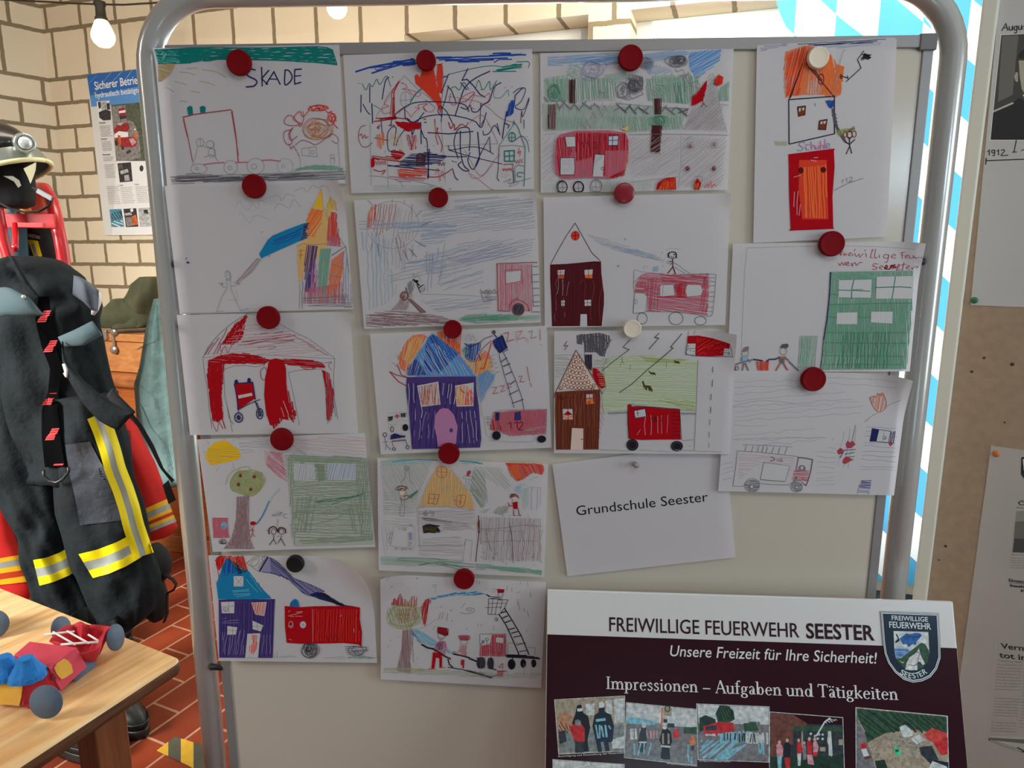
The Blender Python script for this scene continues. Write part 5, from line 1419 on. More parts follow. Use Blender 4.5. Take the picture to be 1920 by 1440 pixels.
D8 = '''
h orange 8 10 100: 420 560 340 480 330 400 400 260 460 190 560 180 600 200 520 340 440 440
h amber 8 12 110: 380 420 430 260 500 200 560 210 520 340 430 470
l pen 10: 250 530 330 620 405 662
l pen 9: 255 530 310 560 410 585
l pen 8: 320 460 360 560 410 580
l pencil 3: 270 440 360 520 300 470 390 520
l pencil 3: 310 375 400 470 350 390
h orange 9 11 85: 700 150 760 150 780 240 900 250 930 420 1010 500 1040 550 940 460 830 330 690 210
h fire 7 14 95: 780 160 920 170 910 300 860 340 790 260
h orange 8 12 100: 1040 430 1140 330 1190 370 1210 480 1160 560 1060 560 1030 500
h amber 8 14 110: 940 420 1050 440 1190 400 1200 520 1060 570
l fire 9: 1200 260 1160 400 1130 500 1090 500
l pen 6: 1200 240 1120 310 1060 420 1050 540
z pencil 3 9: 1190 380 1240 560 40
h bluepaper 9 10 62: 640 175 700 200 860 330 960 440 1060 590 830 585 700 575 520 575 410 560 420 510 500 380
h blue 8 14 58: 600 210 660 180 900 360 700 560 560 500
h white 5 30 60: 640 250 960 470 1010 570 680 560 470 500
h violet 8 14 105: 420 500 490 400 600 560 420 570
f violet: 410 600 860 590 1055 590 1060 700 1082 850 1105 1150 1095 1235 460 1250 440 1000 405 700
h white 5 44 86: 420 620 500 640 560 860 540 1000 430 980
h white 5 40 100: 730 620 860 640 860 830 740 840
h lilac 5 40 95: 560 900 700 890 680 1160 460 1160
h white 4 40 85: 880 900 1060 880 1090 1200 900 1200
h navy 8 50 95: 420 600 1050 600 1090 1230 460 1240
f violet: 410 580 860 575 1055 575 1055 610 420 640
f white: 508 660 705 622 725 835 545 858
h rust 5 13 92: 515 670 700 630 715 835 550 850
c rust 5: 530 700 560 830 580 670 600 830 640 650 660 820 690 640
l rust 5: 605 700 605 790
f white: 860 660 1035 630 1032 850 875 855
h orange 7 12 95: 865 670 960 650 1025 720 1025 840 880 848
h fire 6 16 85: 960 720 1025 680 1030 845 950 845
h amber 7 14 100: 870 690 940 660 930 840 880 840
l violet 7: 908 690 950 730
f pink: 750 868 800 875 850 930 885 1040 870 1200 700 1230 690 1130 668 1040 680 930 715 885
h lilac 5 18 80: 700 920 850 930 870 1180 700 1200
d violet: 825 1075 17 20
h sky 6 9 60: 1060 570 1160 510 1235 560 1225 620 1150 720 1105 830 1080 740
h bluepaper 6 14 110: 1070 570 1160 520 1230 570 1110 800
l pencill 3: 1105 830 1110 930 1135 960 1150 1100 1200 1170 1400 1185 1580 1180 1600 1130 1600 1000
h blue 7 13 95: 960 270 1100 260 1100 330 1040 430 960 410
h teal 6 14 110: 940 300 1000 300 980 400 930 370
l navy 7: 950 265 1000 300 1100 255
l navy 6: 1085 370 1100 425
c navy 5: 960 400 1000 430 1040 430 1050 400
c pencill 3: 960 240 990 180 1010 240 1025 190 1060 250
l navy 5: 1090 260 1140 220 1210 195
d smoke: 1222 162 18 18
l navy 9: 1222 180 1250 210
f navy: 1210 245 1250 215 1305 190 1350 305 1275 362 1225 290
h blue 6 20 70: 1220 240 1300 200 1340 310 1270 340
l navy 5: 1290 180 1350 325 1300 350
l navy 5: 1268 365 1320 560 1370 720 1412 865
l navy 5: 1312 350 1370 480 1430 620 1480 760 1504 885
l navy 7: 1290 438 1345 400
l navy 7: 1308 482 1375 452
l navy 7: 1330 560 1392 528
l navy 7: 1375 650 1420 612
l navy 6: 1360 745 1455 700
l navy 6: 1390 825 1500 786
l red 5: 1310 175 1360 165 1345 250 1410 230
l rose 5: 1440 160 1485 150 1440 230 1510 210
l pencil 4: 1540 160 1580 150 1570 220 1620 205
c rosel 6: 1430 150 1440 250
c rosel 6: 1520 215 1540 240 1530 260
l pen 5: 1650 130 1655 240
t pen 8 3: 1660 280
l pen 5: 1205 678 1250 672 1215 735 1265 725
l pen 5: 1275 665 1320 658 1290 718 1330 705
l pen 5: 1340 650 1370 630 1350 690 1390 665
l pen 5: 1450 575 1485 570 1465 625 1510 620
l pen 5: 1530 480 1556 620
l pen 5: 1560 630 1575 670
h rose 7 9 70: 1220 905 1400 890 1715 880 1705 1110 1480 1120 1380 1130 1280 1090 1190 1070 1185 1030
h rose 6 14 100: 1220 905 1715 880 1705 1100 1300 1090
h red 6 14 80: 1195 1020 1240 900 1300 1080 1200 1075
l pencil 3: 1220 905 1300 885 1715 878 1706 1110
f navy: 1235 910 1275 905 1272 980 1242 985
f violet: 1415 910 1470 895 1475 980 1412 985
h navy 6 12 95: 1415 910 1470 895 1475 980 1412 985
l dred 9: 1350 1015 1380 1000 1382 1058
l dred 9: 1410 1010 1440 995 1442 1060
c dred 9: 1452 1010 1480 995 1488 1025 1450 1070 1495 1066
d black: 1246 1122 38 40 1666 1155 40 32
o pencil 4: 1246 1122 40 42 1666 1155 42 34
h pencill 4 8 178: 1500 1060 1700 1030 1700 1050 1520 1090
o pencil 4: 1168 960 14 14
l pencil 4: 1168 980 1165 1030
l pencil 4: 1150 1000 1185 1000
h black 8 8 3: 236 950 286 945 280 985 240 990
h black 8 8 80: 360 915 405 910 402 950 365 955
l red 9: 320 922 325 965
l red 9: 303 942 342 940
l gold 3: 250 1005 275 1020
l gold 3: 290 1010 315 1025
l greenl 3: 235 915 405 905
l greenl 3: 240 1000 245 1060
c greenl 3: 255 1015 300 1030 330 990 420 980
o black 6: 276 1065 14 24
d black: 400 1048 27 32
o violet 7: 210 1115 18 18
l violet 5: 208 1135 222 1210 262 1252
l violet 4: 222 1210 215 1256
l violet 4: 195 1185 240 1180
h navy 8 8 10: 260 1130 300 1100 350 1120 400 1120 400 1140 290 1150
f navy: 260 1160 265 1120 300 1102 340 1112 370 1140
l pen 5: 275 1172 400 1160
l navy 5: 270 1180 405 1165
l navy 5: 275 1182 292 1236
l navy 5: 402 1165 420 1215
o navy 6: 294 1248 14 12 422 1230 14 16
l sky 7: 360 1100 372 1120
'''
D9 = '''
h sagel 5 15 60: 120 130 380 90 520 100 660 150 560 400 500 560 170 540 150 400
h sagel 5 20 3: 150 450 470 470 520 560 480 700 150 650
h teall 5 16 4: 130 130 400 90 720 90 700 140 400 180 160 170
h teall 6 12 10: 940 90 1100 110 1190 160 1000 170 930 140
l cyan 7: 250 140 480 95 720 92
l cyan 7: 940 120 1060 130 1180 165
h sage 5 14 55: 1090 200 1200 250 1240 570 1130 480 1040 430
h sagel 5 20 45: 1090 190 1350 200 1480 380 1440 440 1250 330
h sage 6 12 50: 1040 420 1130 430 1220 570 1180 620 1120 560
h sagel 5 22 178: 150 560 480 560 470 680 160 690
h sagel 4 26 4: 150 720 460 720 450 800 150 800
h sagel 4 30 85: 140 800 220 800 200 1100 140 1110
h grass 4 30 90: 500 600 530 600 540 1080 500 1080
h orangel 7 9 92: 720 170 800 180 940 330 1060 480 1100 640 960 600 520 600 600 400
h amber 5 18 96: 720 170 860 220 1020 450 1080 640 540 590 640 330
l amber 4: 760 150 640 320 520 590
l amber 4: 830 180 960 340 1110 600
o pen 4: 758 246 56 60
l pen 4: 755 190 762 304
l pen 4: 705 240 808 250
l pen 5: 632 472 735 478 708 575 615 565 632 472
l pen 4: 625 515 720 522
l pen 4: 690 480 665 570
c pen 5: 920 485 1000 488 1000 530 975 600 920 595 910 540 920 485
l pen 4: 875 528 975 560
l pen 5: 960 485 945 580
f pen: 1022 240 1050 226 1062 245 1040 288 1015 285
l pencil 3: 985 285 980 310 1075 325 1085 295 985 285
l pencil 3: 1012 325 998 410
l pencil 3: 1045 325 1015 430
s pencil 4 2: 405 205 32 28
c pencil 4: 385 232 380 310 335 352
c pencil 4: 425 235 435 330 470 375
d skin: 352 455 30 32
s brown 6 3: 350 415 60 28
o pencil 3: 352 455 30 34
c brown 6: 330 500 350 530 410 520 420 495 390 485 370 505
l brown 4: 345 530 345 590
l brown 4: 380 530 370 590
l pencil 4: 335 595 328 695 370 698 380 590
f dgreen: 425 490 522 425 510 455 435 518
h fire 7 9 62: 1415 145 1500 110 1700 108 1790 150 1818 215 1790 280 1700 250 1600 320 1530 345 1480 290 1440 210
h orange 6 12 80: 1450 180 1540 160 1580 300 1540 330 1480 280
h cyanl 5 14 130: 1530 390 1590 380 1560 470 1510 450
h teall 4 26 175: 1560 370 1730 290 1760 300 1600 380
h teall 4 24 92: 1580 420 1660 400 1640 620 1590 640
l pencill 3: 1640 400 1780 405 1770 600
h lilac 4 40 92: 1650 400 1770 410 1760 640 1650 640
f bark: 1455 510 1470 470 1510 465 1550 490 1555 520
d skin: 1512 515 28 26
h dbrown 6 9 90: 1458 505 1480 470 1520 466 1552 510
l pencil 3: 1490 530 1530 528
f red: 1490 560 1535 548 1540 625 1495 625
h dred 5 10 90: 1490 560 1535 550 1540 620 1495 622
l red 8: 1445 560 1455 595 1495 590
l red 6: 1480 550 1492 570
l dred 7: 1498 630 1500 692 1518 692
l dred 7: 1545 620 1558 692 1576 692
h sage 5 11 130: 1280 670 1350 600 1450 590 1440 660 1380 690
h sagel 4 20 150: 1280 640 1420 560 1450 600 1300 670
c pencill 3: 1150 660 1200 630 1230 650 1180 660 1260 620
l pencill 3: 520 600 800 600 1100 640
h barkl 4 20 178: 500 610 1100 640 1110 800 900 820 530 800
h barkl 4 22 3: 560 920 960 900 980 1100 540 1110
h barkl 5 13 4: 780 750 1000 760 1090 830 760 850
l pencil 4: 600 640 580 670 590 688 612 680 610 660 585 668
c pencil 4: 610 640 580 650 576 680 605 690 612 668 580 665
c pencil 4: 675 655 645 640 645 670 678 662 675 690 650 695
h pencil 5 8 6: 560 715 870 750 870 765 600 745
l smoke 5: 560 715 640 720 880 764 600 742 560 720
h black 9 8 4: 560 800 600 785 735 795 720 815 755 860 690 870 570 868
h olive 8 10 8: 570 810 720 800 700 860 580 850
l black 7: 625 780 740 800
l pencill 3: 500 600 540 1080
l pencil 3: 510 1000 990 995 1005 940 1000 930
l pencil 3: 1005 940 975 1150
l pencil 3: 1075 950 1055 1160
l pencil 3: 1005 940 1075 950
h brown 6 10 92: 1122 780 1150 690 1150 880 1130 870
l dbrown 8: 1138 690 1140 900 1122 1040 1110 1165
l amber 5: 1125 800 1140 840
h barkl 5 22 92: 1160 700 1780 720 1790 1160 1160 1150
h bark 4 50 94: 1160 700 1780 720 1780 1180 1160 1160
t dbrown 8 4: 1220 840 1390 695 1455 690 1455 770 1535 690 1640 790 1700 800 1650 700 1730 810 1768 846 1196 1072 1168 1120 1270 1048 1320 1080 1350 1150 1390 1165 1440 1135 1494 1168 1552 1152 1600 1135 1695 1115 1660 1080 1290 1125 1255 1165 1425 1185 1705 1195 1780 1165 1320 660
l bark 4: 1150 830 1400 820 1580 790 1790 800
l bark 3: 1160 840 1400 850 1600 855
l bark 3: 1180 960 1500 950 1750 955
l bark 3: 1770 840 1760 940
l dbrown 5: 1455 780 1480 900 1494 1160
l dbrown 4: 1210 850 1250 1000 1272 1050
c pencill 3: 265 800 350 795 480 810 485 1000 440 1020 250 1005 240 960 265 800
l pencil 4: 322 820 328 812 328 836
l pencil 4: 350 818 356 812 356 838
c pencil 4: 372 818 388 812 390 826 372 840 396 838
h lilac 6 10 92: 430 865 448 862 450 940 428 942
f lilac: 430 868 448 864 452 940 428 945
l pencil 5: 437 780 438 802
l pencil 5: 452 778 454 802
l pencil 5: 415 965 450 962
l pencil 5: 420 985 452 978
l pencil 4: 410 1002 450 998
l pencil 4: 235 850 215 960
l pencil 4: 260 850 230 1005
l pencil 4: 232 880 250 880
l pencil 4: 226 920 244 922
l pencil 4: 212 968 236 970
d pencill: 292 1030 10 14 355 1036 10 14 396 1030 9 12 445 1034 10 12
h greenl 5 12 2: 130 1110 500 1120 1000 1150 900 1210 140 1200
h green 5 11 4: 1100 1180 1790 1250 1790 1300 1300 1250 1110 1240
c dgreen 5: 830 1145 600 1130 350 1125 310 1150 380 1155 620 1175 520 1205
c dgreen 5: 640 1180 520 1195 800 1165 1090 1195
l dgreen 5: 690 1180 950 1245
l dgreen 5: 720 1170 1040 1240
l dgreen 6: 760 1190 1095 1220
h green 9 8 8: 1650 1245 1790 1255 1785 1300 1700 1290
h green 7 9 5: 1200 1200 1600 1240 1640 1270 1300 1240
'''
D10 = '''
h leaf 5 13 70: 190 520 230 450 350 420 480 440 540 500 520 620 430 690 300 690 220 640
s leaf 4 7: 370 560 170 120
c grass 4: 200 480 190 600 260 680 420 690 560 670 680 590
h red 7 11 95: 230 450 260 370 290 400 325 320 350 400 340 460
h rust 6 14 95: 340 460 370 380 400 420 460 340 480 400 495 360 490 460 430 470
h rust 5 24 98: 280 560 300 480 480 470 500 590 330 640
h red 7 9 100: 530 470 560 410 600 380 630 400 600 500 570 660 545 600
h rust 5 14 95: 540 560 600 520 575 660 550 650
h bark 6 9 86: 350 700 440 690 440 850 420 1000 440 1130 290 1100 330 950
l bark 5: 350 700 340 880 290 1105 440 1134
l bark 5: 455 700 445 850 455 1020
h grass 5 10 178: 160 1070 500 1080 1000 1110 1280 1150 1250 1180 800 1150 400 1140 150 1125
h leaf 5 16 4: 430 1080 640 1090 640 1110 440 1110
h grass 4 14 4: 1000 1120 1760 1130 1700 1170 1300 1190
h cyan 7 9 172: 620 380 700 360 860 330 1080 315 1180 340 1050 355 860 350 640 400
h cyanl 6 13 3: 620 380 1000 320 1170 340 900 355
l black 8: 1180 340 1215 368
c black 7: 1190 345 1230 365 1300 370
c black 5: 1215 385 1300 380 1310 395
f red: 1290 288 1365 292 1360 325 1300 330
h dred 5 8 10: 1295 290 1362 295 1358 325 1302 328
o black 4: 1325 345 26 24
t black 4 2: 1316 345 1336 345
l black 5: 1312 370 1310 398 1328 400 1332 375
l black 5: 1208 385 1400 398 1365 480 1310 545 1200 540 1208 385
l black 4: 1250 390 1235 540
l black 4: 1300 395 1270 545
l black 4: 1345 400 1320 500
l black 4: 1170 475 1340 470
l black 4: 1205 432 1375 430
l black 10: 1310 540 1380 650 1440 780 1510 945
l black 10: 1365 480 1440 600 1530 750 1610 945
l black 11: 1325 530 1380 512
l black 11: 1345 580 1400 555
l black 11: 1370 625 1430 602
l black 10: 1400 695 1470 678
l black 10: 1430 732 1500 712
l black 9: 1455 770 1530 755
l black 7: 1480 850 1575 826
l black 7: 1510 915 1590 900
s smoke 4 2: 1285 590 16 20
h rose 7 9 92: 1125 850 1215 840 1240 740 1380 740 1378 965 1120 960
h red 5 16 90: 1125 860 1230 840 1240 745 1375 745 1375 960 1125 955
f white: 1122 742 1236 742 1225 820 1190 845 1122 850
f white: 1280 770 1358 775 1355 830 1275 820
l pen 4: 1280 768 1360 774 1356 832 1275 822 1280 768
l pencil 4: 1120 738 1380 736 1380 968
l pencil 4: 1120 738 1122 960
l black 8: 1125 845 1155 812
o black 6: 1152 812 12 12
o black 5: 1190 792 14 14
l black 5: 1188 808 1190 850
c pen 6: 1140 920 1200 905 1240 925 1290 915 1310 935 1300 965
c pen 5: 1130 880 1200 860 1260 880
d smoke: 1130 1025 46 60 1226 1030 34 60
h black 6 10 90: 1090 970 1170 970 1170 1080 1100 1080
h black 6 10 85: 1200 975 1250 975 1255 1080 1200 1085
l pencil 4: 1400 830 1400 940
l pencil 4: 1400 825 1560 830
l pencil 4: 1600 870 1670 875 1670 950
h black 8 7 2: 1370 940 1580 950 1700 965 1720 985 1400 975
l black 10: 1380 965 1720 985
d black: 1436 1040 38 52 1552 1030 28 44 1656 1030 26 40
l black 8: 1450 960 1445 1000
l black 10: 1220 1080 1285 1095
f dred: 700 670 790 680 805 745 775 755 700 725
l black 5: 700 668 788 680 804 690 800 748 770 755 695 722 700 668
h red 5 10 10: 705 675 790 685 795 745 705 720
o black 4: 735 755 36 36
t black 4 2: 722 745 745 745
c pencil 4: 715 770 735 780 750 768
h rose 6 10 95: 680 830 730 795 775 810 790 880 760 960 660 930
h violet 6 11 110: 690 820 760 810 745 890 680 900
f red: 650 920 740 930 735 960 740 1070 715 1078 715 980 680 970 665 1085 635 1085
h red 7 10 92: 650 920 740 930 740 1070 715 1070 710 970 670 970 665 1085 640 1085
l rose 8: 605 1085 665 1085
l rose 8: 715 1075 775 1070
h cyanl 7 9 38: 440 700 500 690 680 800 690 830 660 860 560 830 470 750
h cyan 7 12 40: 435 700 470 730 540 830 500 800 450 740
l white 5: 500 730 640 820
l white 5: 470 720 600 830
h cyanl 6 11 35: 750 860 830 910 840 940 780 920
l black 18: 535 840 600 875 660 885
l black 14: 640 880 720 925 780 965 830 985
l black 12: 800 985 815 1040 850 1070
l dred 7: 790 960 810 980
c dred 6: 910 775 915 755 1010 755 1005 795 918 795
f pen: 915 760 1008 758 1004 796 918 792
o pencil 4: 960 820 36 26
t pencil 4 2: 945 825 965 825
h rose 6 12 100: 930 850 990 850 985 960 920 930
l rose 5: 925 890 880 930
h red 7 10 92: 925 990 965 990 960 1080 945 1080 940 1020 925 1085
l black 15: 850 935 930 950 1020 975
l black 17: 1010 980 1090 1010
o black 5: 862 925 14 14
l black 8: 800 1068 940 1090 1080 1130 1240 1178
l black 6: 860 1080 1000 1100 1230 1165
l black 5: 1220 1165 1300 1145
h pencil 5 9 20: 980 1090 1140 1120 1220 1165 1100 1140
h rose 6 9 92: 1290 1100 1350 1095 1350 1165 1300 1165
l red 7: 1290 1110 1385 1108
l pen 5: 1348 1030 1306 1065 1348 1075 1348 1030
c pencill 4: 640 250 680 245 680 270 650 265
l pencill 3: 680 280 672 330
c pencil 4: 920 520 980 535 1050 520 1065 490 1020 475 985 490 1020 505 1035 490
l pencil 3: 975 425 935 480
c pencill 3: 1240 300 1260 320 1280 295 1260 280 1245 290
l pencil 3: 185 172 220 140
l pencil 4: 230 270 248 245
l pencil 3: 398 190 406 180
l lilac 8: 482 188 500 175
l pencil 3: 395 290 405 272
l pencil 4: 705 600 725 525
l pencil 4: 740 590 754 515
l pencil 4: 798 530 790 610
l pencil 4: 684 480 690 472
l pencil 4: 720 475 740 460
d pencil: 832 500 6 7 842 605 5 6
l pencil 3: 655 700 665 650
l pencil 3: 1090 235 1090 195
l pencil 3: 1115 240 1118 205
l pencil 3: 1170 285 1178 275
l pencil 3: 1520 245 1530 205
l pencil 3: 1600 260 1594 210
l pencil 3: 1390 305 1396 250
l pencil 3: 1440 320 1438 270
l pencil 3: 1630 370 1625 310
l sky 4: 1485 330 1530 312
l pencil 4: 1495 450 1500 390
l pencil 4: 1515 500 1505 420
l pencil 4: 1565 510 1558 475
l pencil 4: 1610 565 1590 505
l pencil 3: 1420 500 1425 488
l pencil 3: 1095 660 1105 630
l pencil 3: 1130 665 1135 635
l pencil 3: 1255 700 1260 650
l lilac 6: 985 690 995 675
l sky 6: 292 775 300 760
l sky 5: 195 875 212 850
l pencil 3: 225 810 240 790
l sky 5: 590 905 580 890
l pencil 3: 495 990 502 970
l pencil 3: 1580 720 1590 690
l pencil 3: 1640 760 1638 740
l pencill 3: 1560 1030 1560 1160
l pencill 3: 1640 1020 1630 1165
l pencill 3: 1400 1100 1404 1170
'''
D11 = '''
h sky 7 12 176: 130 130 400 110 780 90 790 200 500 210 300 200 130 230
h bluepaper 6 16 172: 330 150 780 120 790 180 500 190
h sky 8 10 172: 1000 110 1300 70 1440 80 1400 150 1120 170 1080 290 1040 270
h bluepaper 7 12 150: 1430 90 1740 60 1720 170 1560 300 1500 330 1440 240
h sky 6 18 160: 1080 200 1260 230 1300 280 1060 300
h greenl 6 12 88: 90 330 320 290 330 520 100 560
h green 6 17 86: 90 340 440 320 760 320 760 520 230 540
h green 6 14 84: 1040 330 1540 300 1520 440 1430 570 1050 540
h greenl 6 14 100: 640 300 860 260 860 330 740 400
h greenl 6 12 96: 1100 300 1300 290 1400 400 1100 400
h dgreen 6 26 84: 1300 370 1400 340 1400 560 1300 560
h green 6 12 88: 1720 420 1810 350 1800 540 1710 540
h greenl 5 11 95: 80 560 1430 600 1400 690 1360 800 880 830 860 800 500 800 90 820
h greenl 5 14 60: 220 680 480 690 480 780 220 790
h green 4 24 80: 600 680 1360 680 1380 800 880 820
c pencill 3: 90 850 200 840
l pencill 3: 130 545 320 540 760 530
h barkl 4 26 130: 380 800 560 640 760 540 840 540 640 690 520 800
l pencil 3: 600 600 640 690
l pencil 3: 640 560 690 640
l pencil 3: 540 640 580 700
l pencil 3: 480 710 530 790
l pencil 3: 430 740 490 800
c pencil 3: 620 470 600 450 610 440 640 470 660 455 650 500
s greenl 4 5: 380 265 70 65
s lilac 4 6: 545 250 100 90
c lilac 4: 470 270 440 300 480 340 560 340 640 260 680 210 640 170 580 160 540 200
s pencil 5 5: 1045 190 60 55
s pencil 5 4: 1320 175 100 60
s smoke 6 5: 1340 160 70 40
c pencil 4: 1310 240 1330 270 1380 250 1400 300 1440 390
l pencil 4: 1340 300 1460 300
l pencil 4: 1350 320 1450 280
l pencil 4: 1440 385 1520 350
l pencil 4: 1440 270 1380 340
c pencil 3: 1410 410 1470 400 1530 420 1530 370
s pencil 5 5: 830 440 75 80
s pencil 5 5: 930 380 90 90
s smoke 6 4: 930 400 60 60
h smoke 7 15 88: 880 320 1010 310 1010 440 890 470
l pencil 5: 870 450 910 520 1015 475 990 430
c pencil 4: 830 510 880 530 900 500
s green 5 6: 195 465 62 85
s dgreen 4 3: 190 460 50 70
s greenl 5 5: 1175 440 75 65
s green 5 6: 1160 725 95 60
s dgreen 5 4: 1160 720 50 40
h dbrown 8 8 90: 332 340 385 340 384 560 330 560
h dbrown 8 9 90: 1120 515 1182 515 1180 665 1115 665
h bark 8 11 91: 140 570 208 565 208 810 130 800
h dbrown 7 16 90: 140 570 205 570 205 800 130 800
f maroon: 1100 765 1180 765 1165 1010 1080 1005
h dbrown 8 9 88: 1095 760 1185 770 1165 1020 1078 1010
l pencil 3: 1075 1025 1165 1030 1172 780
l pencil 8: 100 500 135 550
l pencil 8: 215 550 240 610 300 530
l pencil 9: 255 525 350 620
l pencil 7: 240 620 280 560
l pencil 9: 345 615 400 540
l pencil 9: 370 560 430 630
l pencil 8: 430 615 490 540
l pencil 9: 450 550 540 620
l pencil 7: 520 610 570 560
l pencil 8: 560 560 610 605
l smoke 9: 770 570 860 650
l pencil 6: 740 630 800 600
l smoke 9: 840 640 900 570
l smoke 9: 880 580 950 660
l pencil 8: 920 645 980 580
l smoke 10: 970 600 1060 660
l pencil 9: 1010 650 1070 590
l pencil 9: 1185 640 1230 580
l pencil 9: 1210 590 1310 670
l pencil 8: 1270 640 1320 590
l smoke 10: 1330 600 1420 680
l smoke 9: 1340 650 1430 615
l pencil 6: 1400 680 1430 610
l pencil 4: 760 560 1110 590
l pencil 4: 1180 600 1440 610
h barkl 5 17 140: 1640 300 1700 470 1780 820 1380 810 1440 640 1590 560
h pencill 4 24 135: 1640 300 1690 470 1770 800 1400 800 1450 640
f red: 1460 580 1470 510 1510 480 1560 400 1600 345 1600 400 1560 540 1500 570
h red 6 9 110: 1455 590 1465 500 1560 400 1605 345 1580 500 1500 575
l dred 6: 1568 480 1562 560
l dred 6: 1545 600 1570 560 1600 595
f red: 1670 345 1710 300 1752 320 1745 380 1700 400 1665 385
h fire 6 9 100: 1670 345 1710 290 1755 320 1745 385 1700 400
l pencil 3: 1650 280 1700 450 1730 640 1785 830
l pencil 3: 1640 290 1610 330
l pencil 3: 1700 570 1800 578
l pencil 3: 1740 580 1740 630
l pencil 4: 880 850 1200 845 1790 855
h rose 8 8 92: 240 850 400 812 700 810 850 830 880 900 875 1100 820 1220 700 1260 560 1250 260 1260 200 1200 190 1050 205 920
h red 8 14 90: 380 830 860 840 870 1000 660 1000 660 1230 540 1240 540 1060 400 1100
h red 7 18 84: 210 880 300 870 360 1000 230 1260
h red 8 10 150: 700 1250 860 1160 840 1220 740 1260
h amber 6 10 90: 860 1080 875 1000 870 1130 850 1180
c rosel 5: 240 850 205 920 190 1100 205 1230
f amber: 810 800 880 765 872 820
f white: 295 870 385 868 388 962 310 966
l smoke 5: 292 870 386 868 390 962 308 966 292 870
f white: 692 865 782 862 776 950 690 950
l navy 6: 692 865 784 860 778 950 690 952 692 865
l navy 6: 730 862 728 950
l navy 6: 692 905 780 902
f white: 250 1066 376 1064 380 1220 250 1222
l navy 5: 250 1066 376 1064 382 1170 375 1222 248 1222 250 1066
z pencill 3 8: 262 1090 360 1088 12
z pencill 3 7: 265 1120 360 1125 18
z pencill 3 6: 270 1180 360 1160 26
f white: 570 1032 655 1035 640 1240 545 1235
h pencill 4 16 140: 570 1032 655 1035 620 1080 560 1150
l navy 5: 545 1230 565 1030 658 1038
o navy 5: 636 1165 10 13
l dred 6: 430 935 455 920 458 970
l dred 6: 490 930 512 912 515 970
c dred 6: 545 935 575 920 585 940 550 975 595 968
l pencill 3: 230 1270 540 1240 660 1250
o black 9: 268 1335 44 54 416 1335 44 50
o black 6: 262 1335 50 60 416 1337 50 56
o pencil 7: 576 1330 54 64
o pencil 4: 584 1320 50 60
l pencil 5: 268 1290 268 1380
l pencil 5: 230 1340 300 1340
l pencil 5: 416 1290 416 1385
l pencil 5: 380 1345 450 1345
l pencil 4: 576 1280 578 1390
l pencil 4: 540 1335 620 1335
h barkl 4 24 145: 880 870 1350 870 1340 1220 900 1240
h pencill 3 34 140: 80 880 200 870 190 1280 70 1290
h barkl 4 22 140: 1370 870 1780 880 1740 1330 1350 1330
h pencil 4 30 150: 1380 870 1500 860 1400 920
c pencill 3: 920 1065 1000 1070 1090 1050 1160 1055
l pencil 3: 1360 855 1358 1100 1335 1340
l pencil 3: 900 1290 1100 1265 1330 1240
h greenl 4 22 92: 640 1270 1100 1270 1080 1370 640 1370
h greenl 3 24 92: 80 1300 230 1300 220 1390 80 1390
f red: 1130 1360 1145 1300 1180 1270 1230 1250 1310 1245 1315 1358
h orange 7 14 100: 1150 1340 1200 1290 1300 1280 1300 1360 1140 1365
h fire 7 10 90: 1180 1270 1310 1245 1310 1360 1180 1330
l pencil 3: 1480 1235 1558 1240 1530 1360
f red: 1480 1355 1485 1290 1510 1250 1545 1300 1525 1358
h orange 5 12 92: 1490 1300 1530 1290 1520 1350 1490 1350
l fire 7: 1575 1340 1605 1305 1610 1340 1635 1275 1640 1340 1665 1305 1680 1330
l pencil 3: 1418 930 1470 925 1475 975 1420 980 1418 930
l pencil 3: 1640 930 1690 925 1685 970 1640 975 1640 930
s dred 5 2: 1446 958 14 14
s dred 4 2: 1666 945 10 18
l pencil 3: 1398 1145 1440 1145 1440 1190 1398 1190 1398 1145
s dred 6 3: 1420 1166 16 20
l pencil 3: 1645 1140 1680 1140 1680 1190 1645 1190
s dred 6 3: 1662 1166 14 20
'''
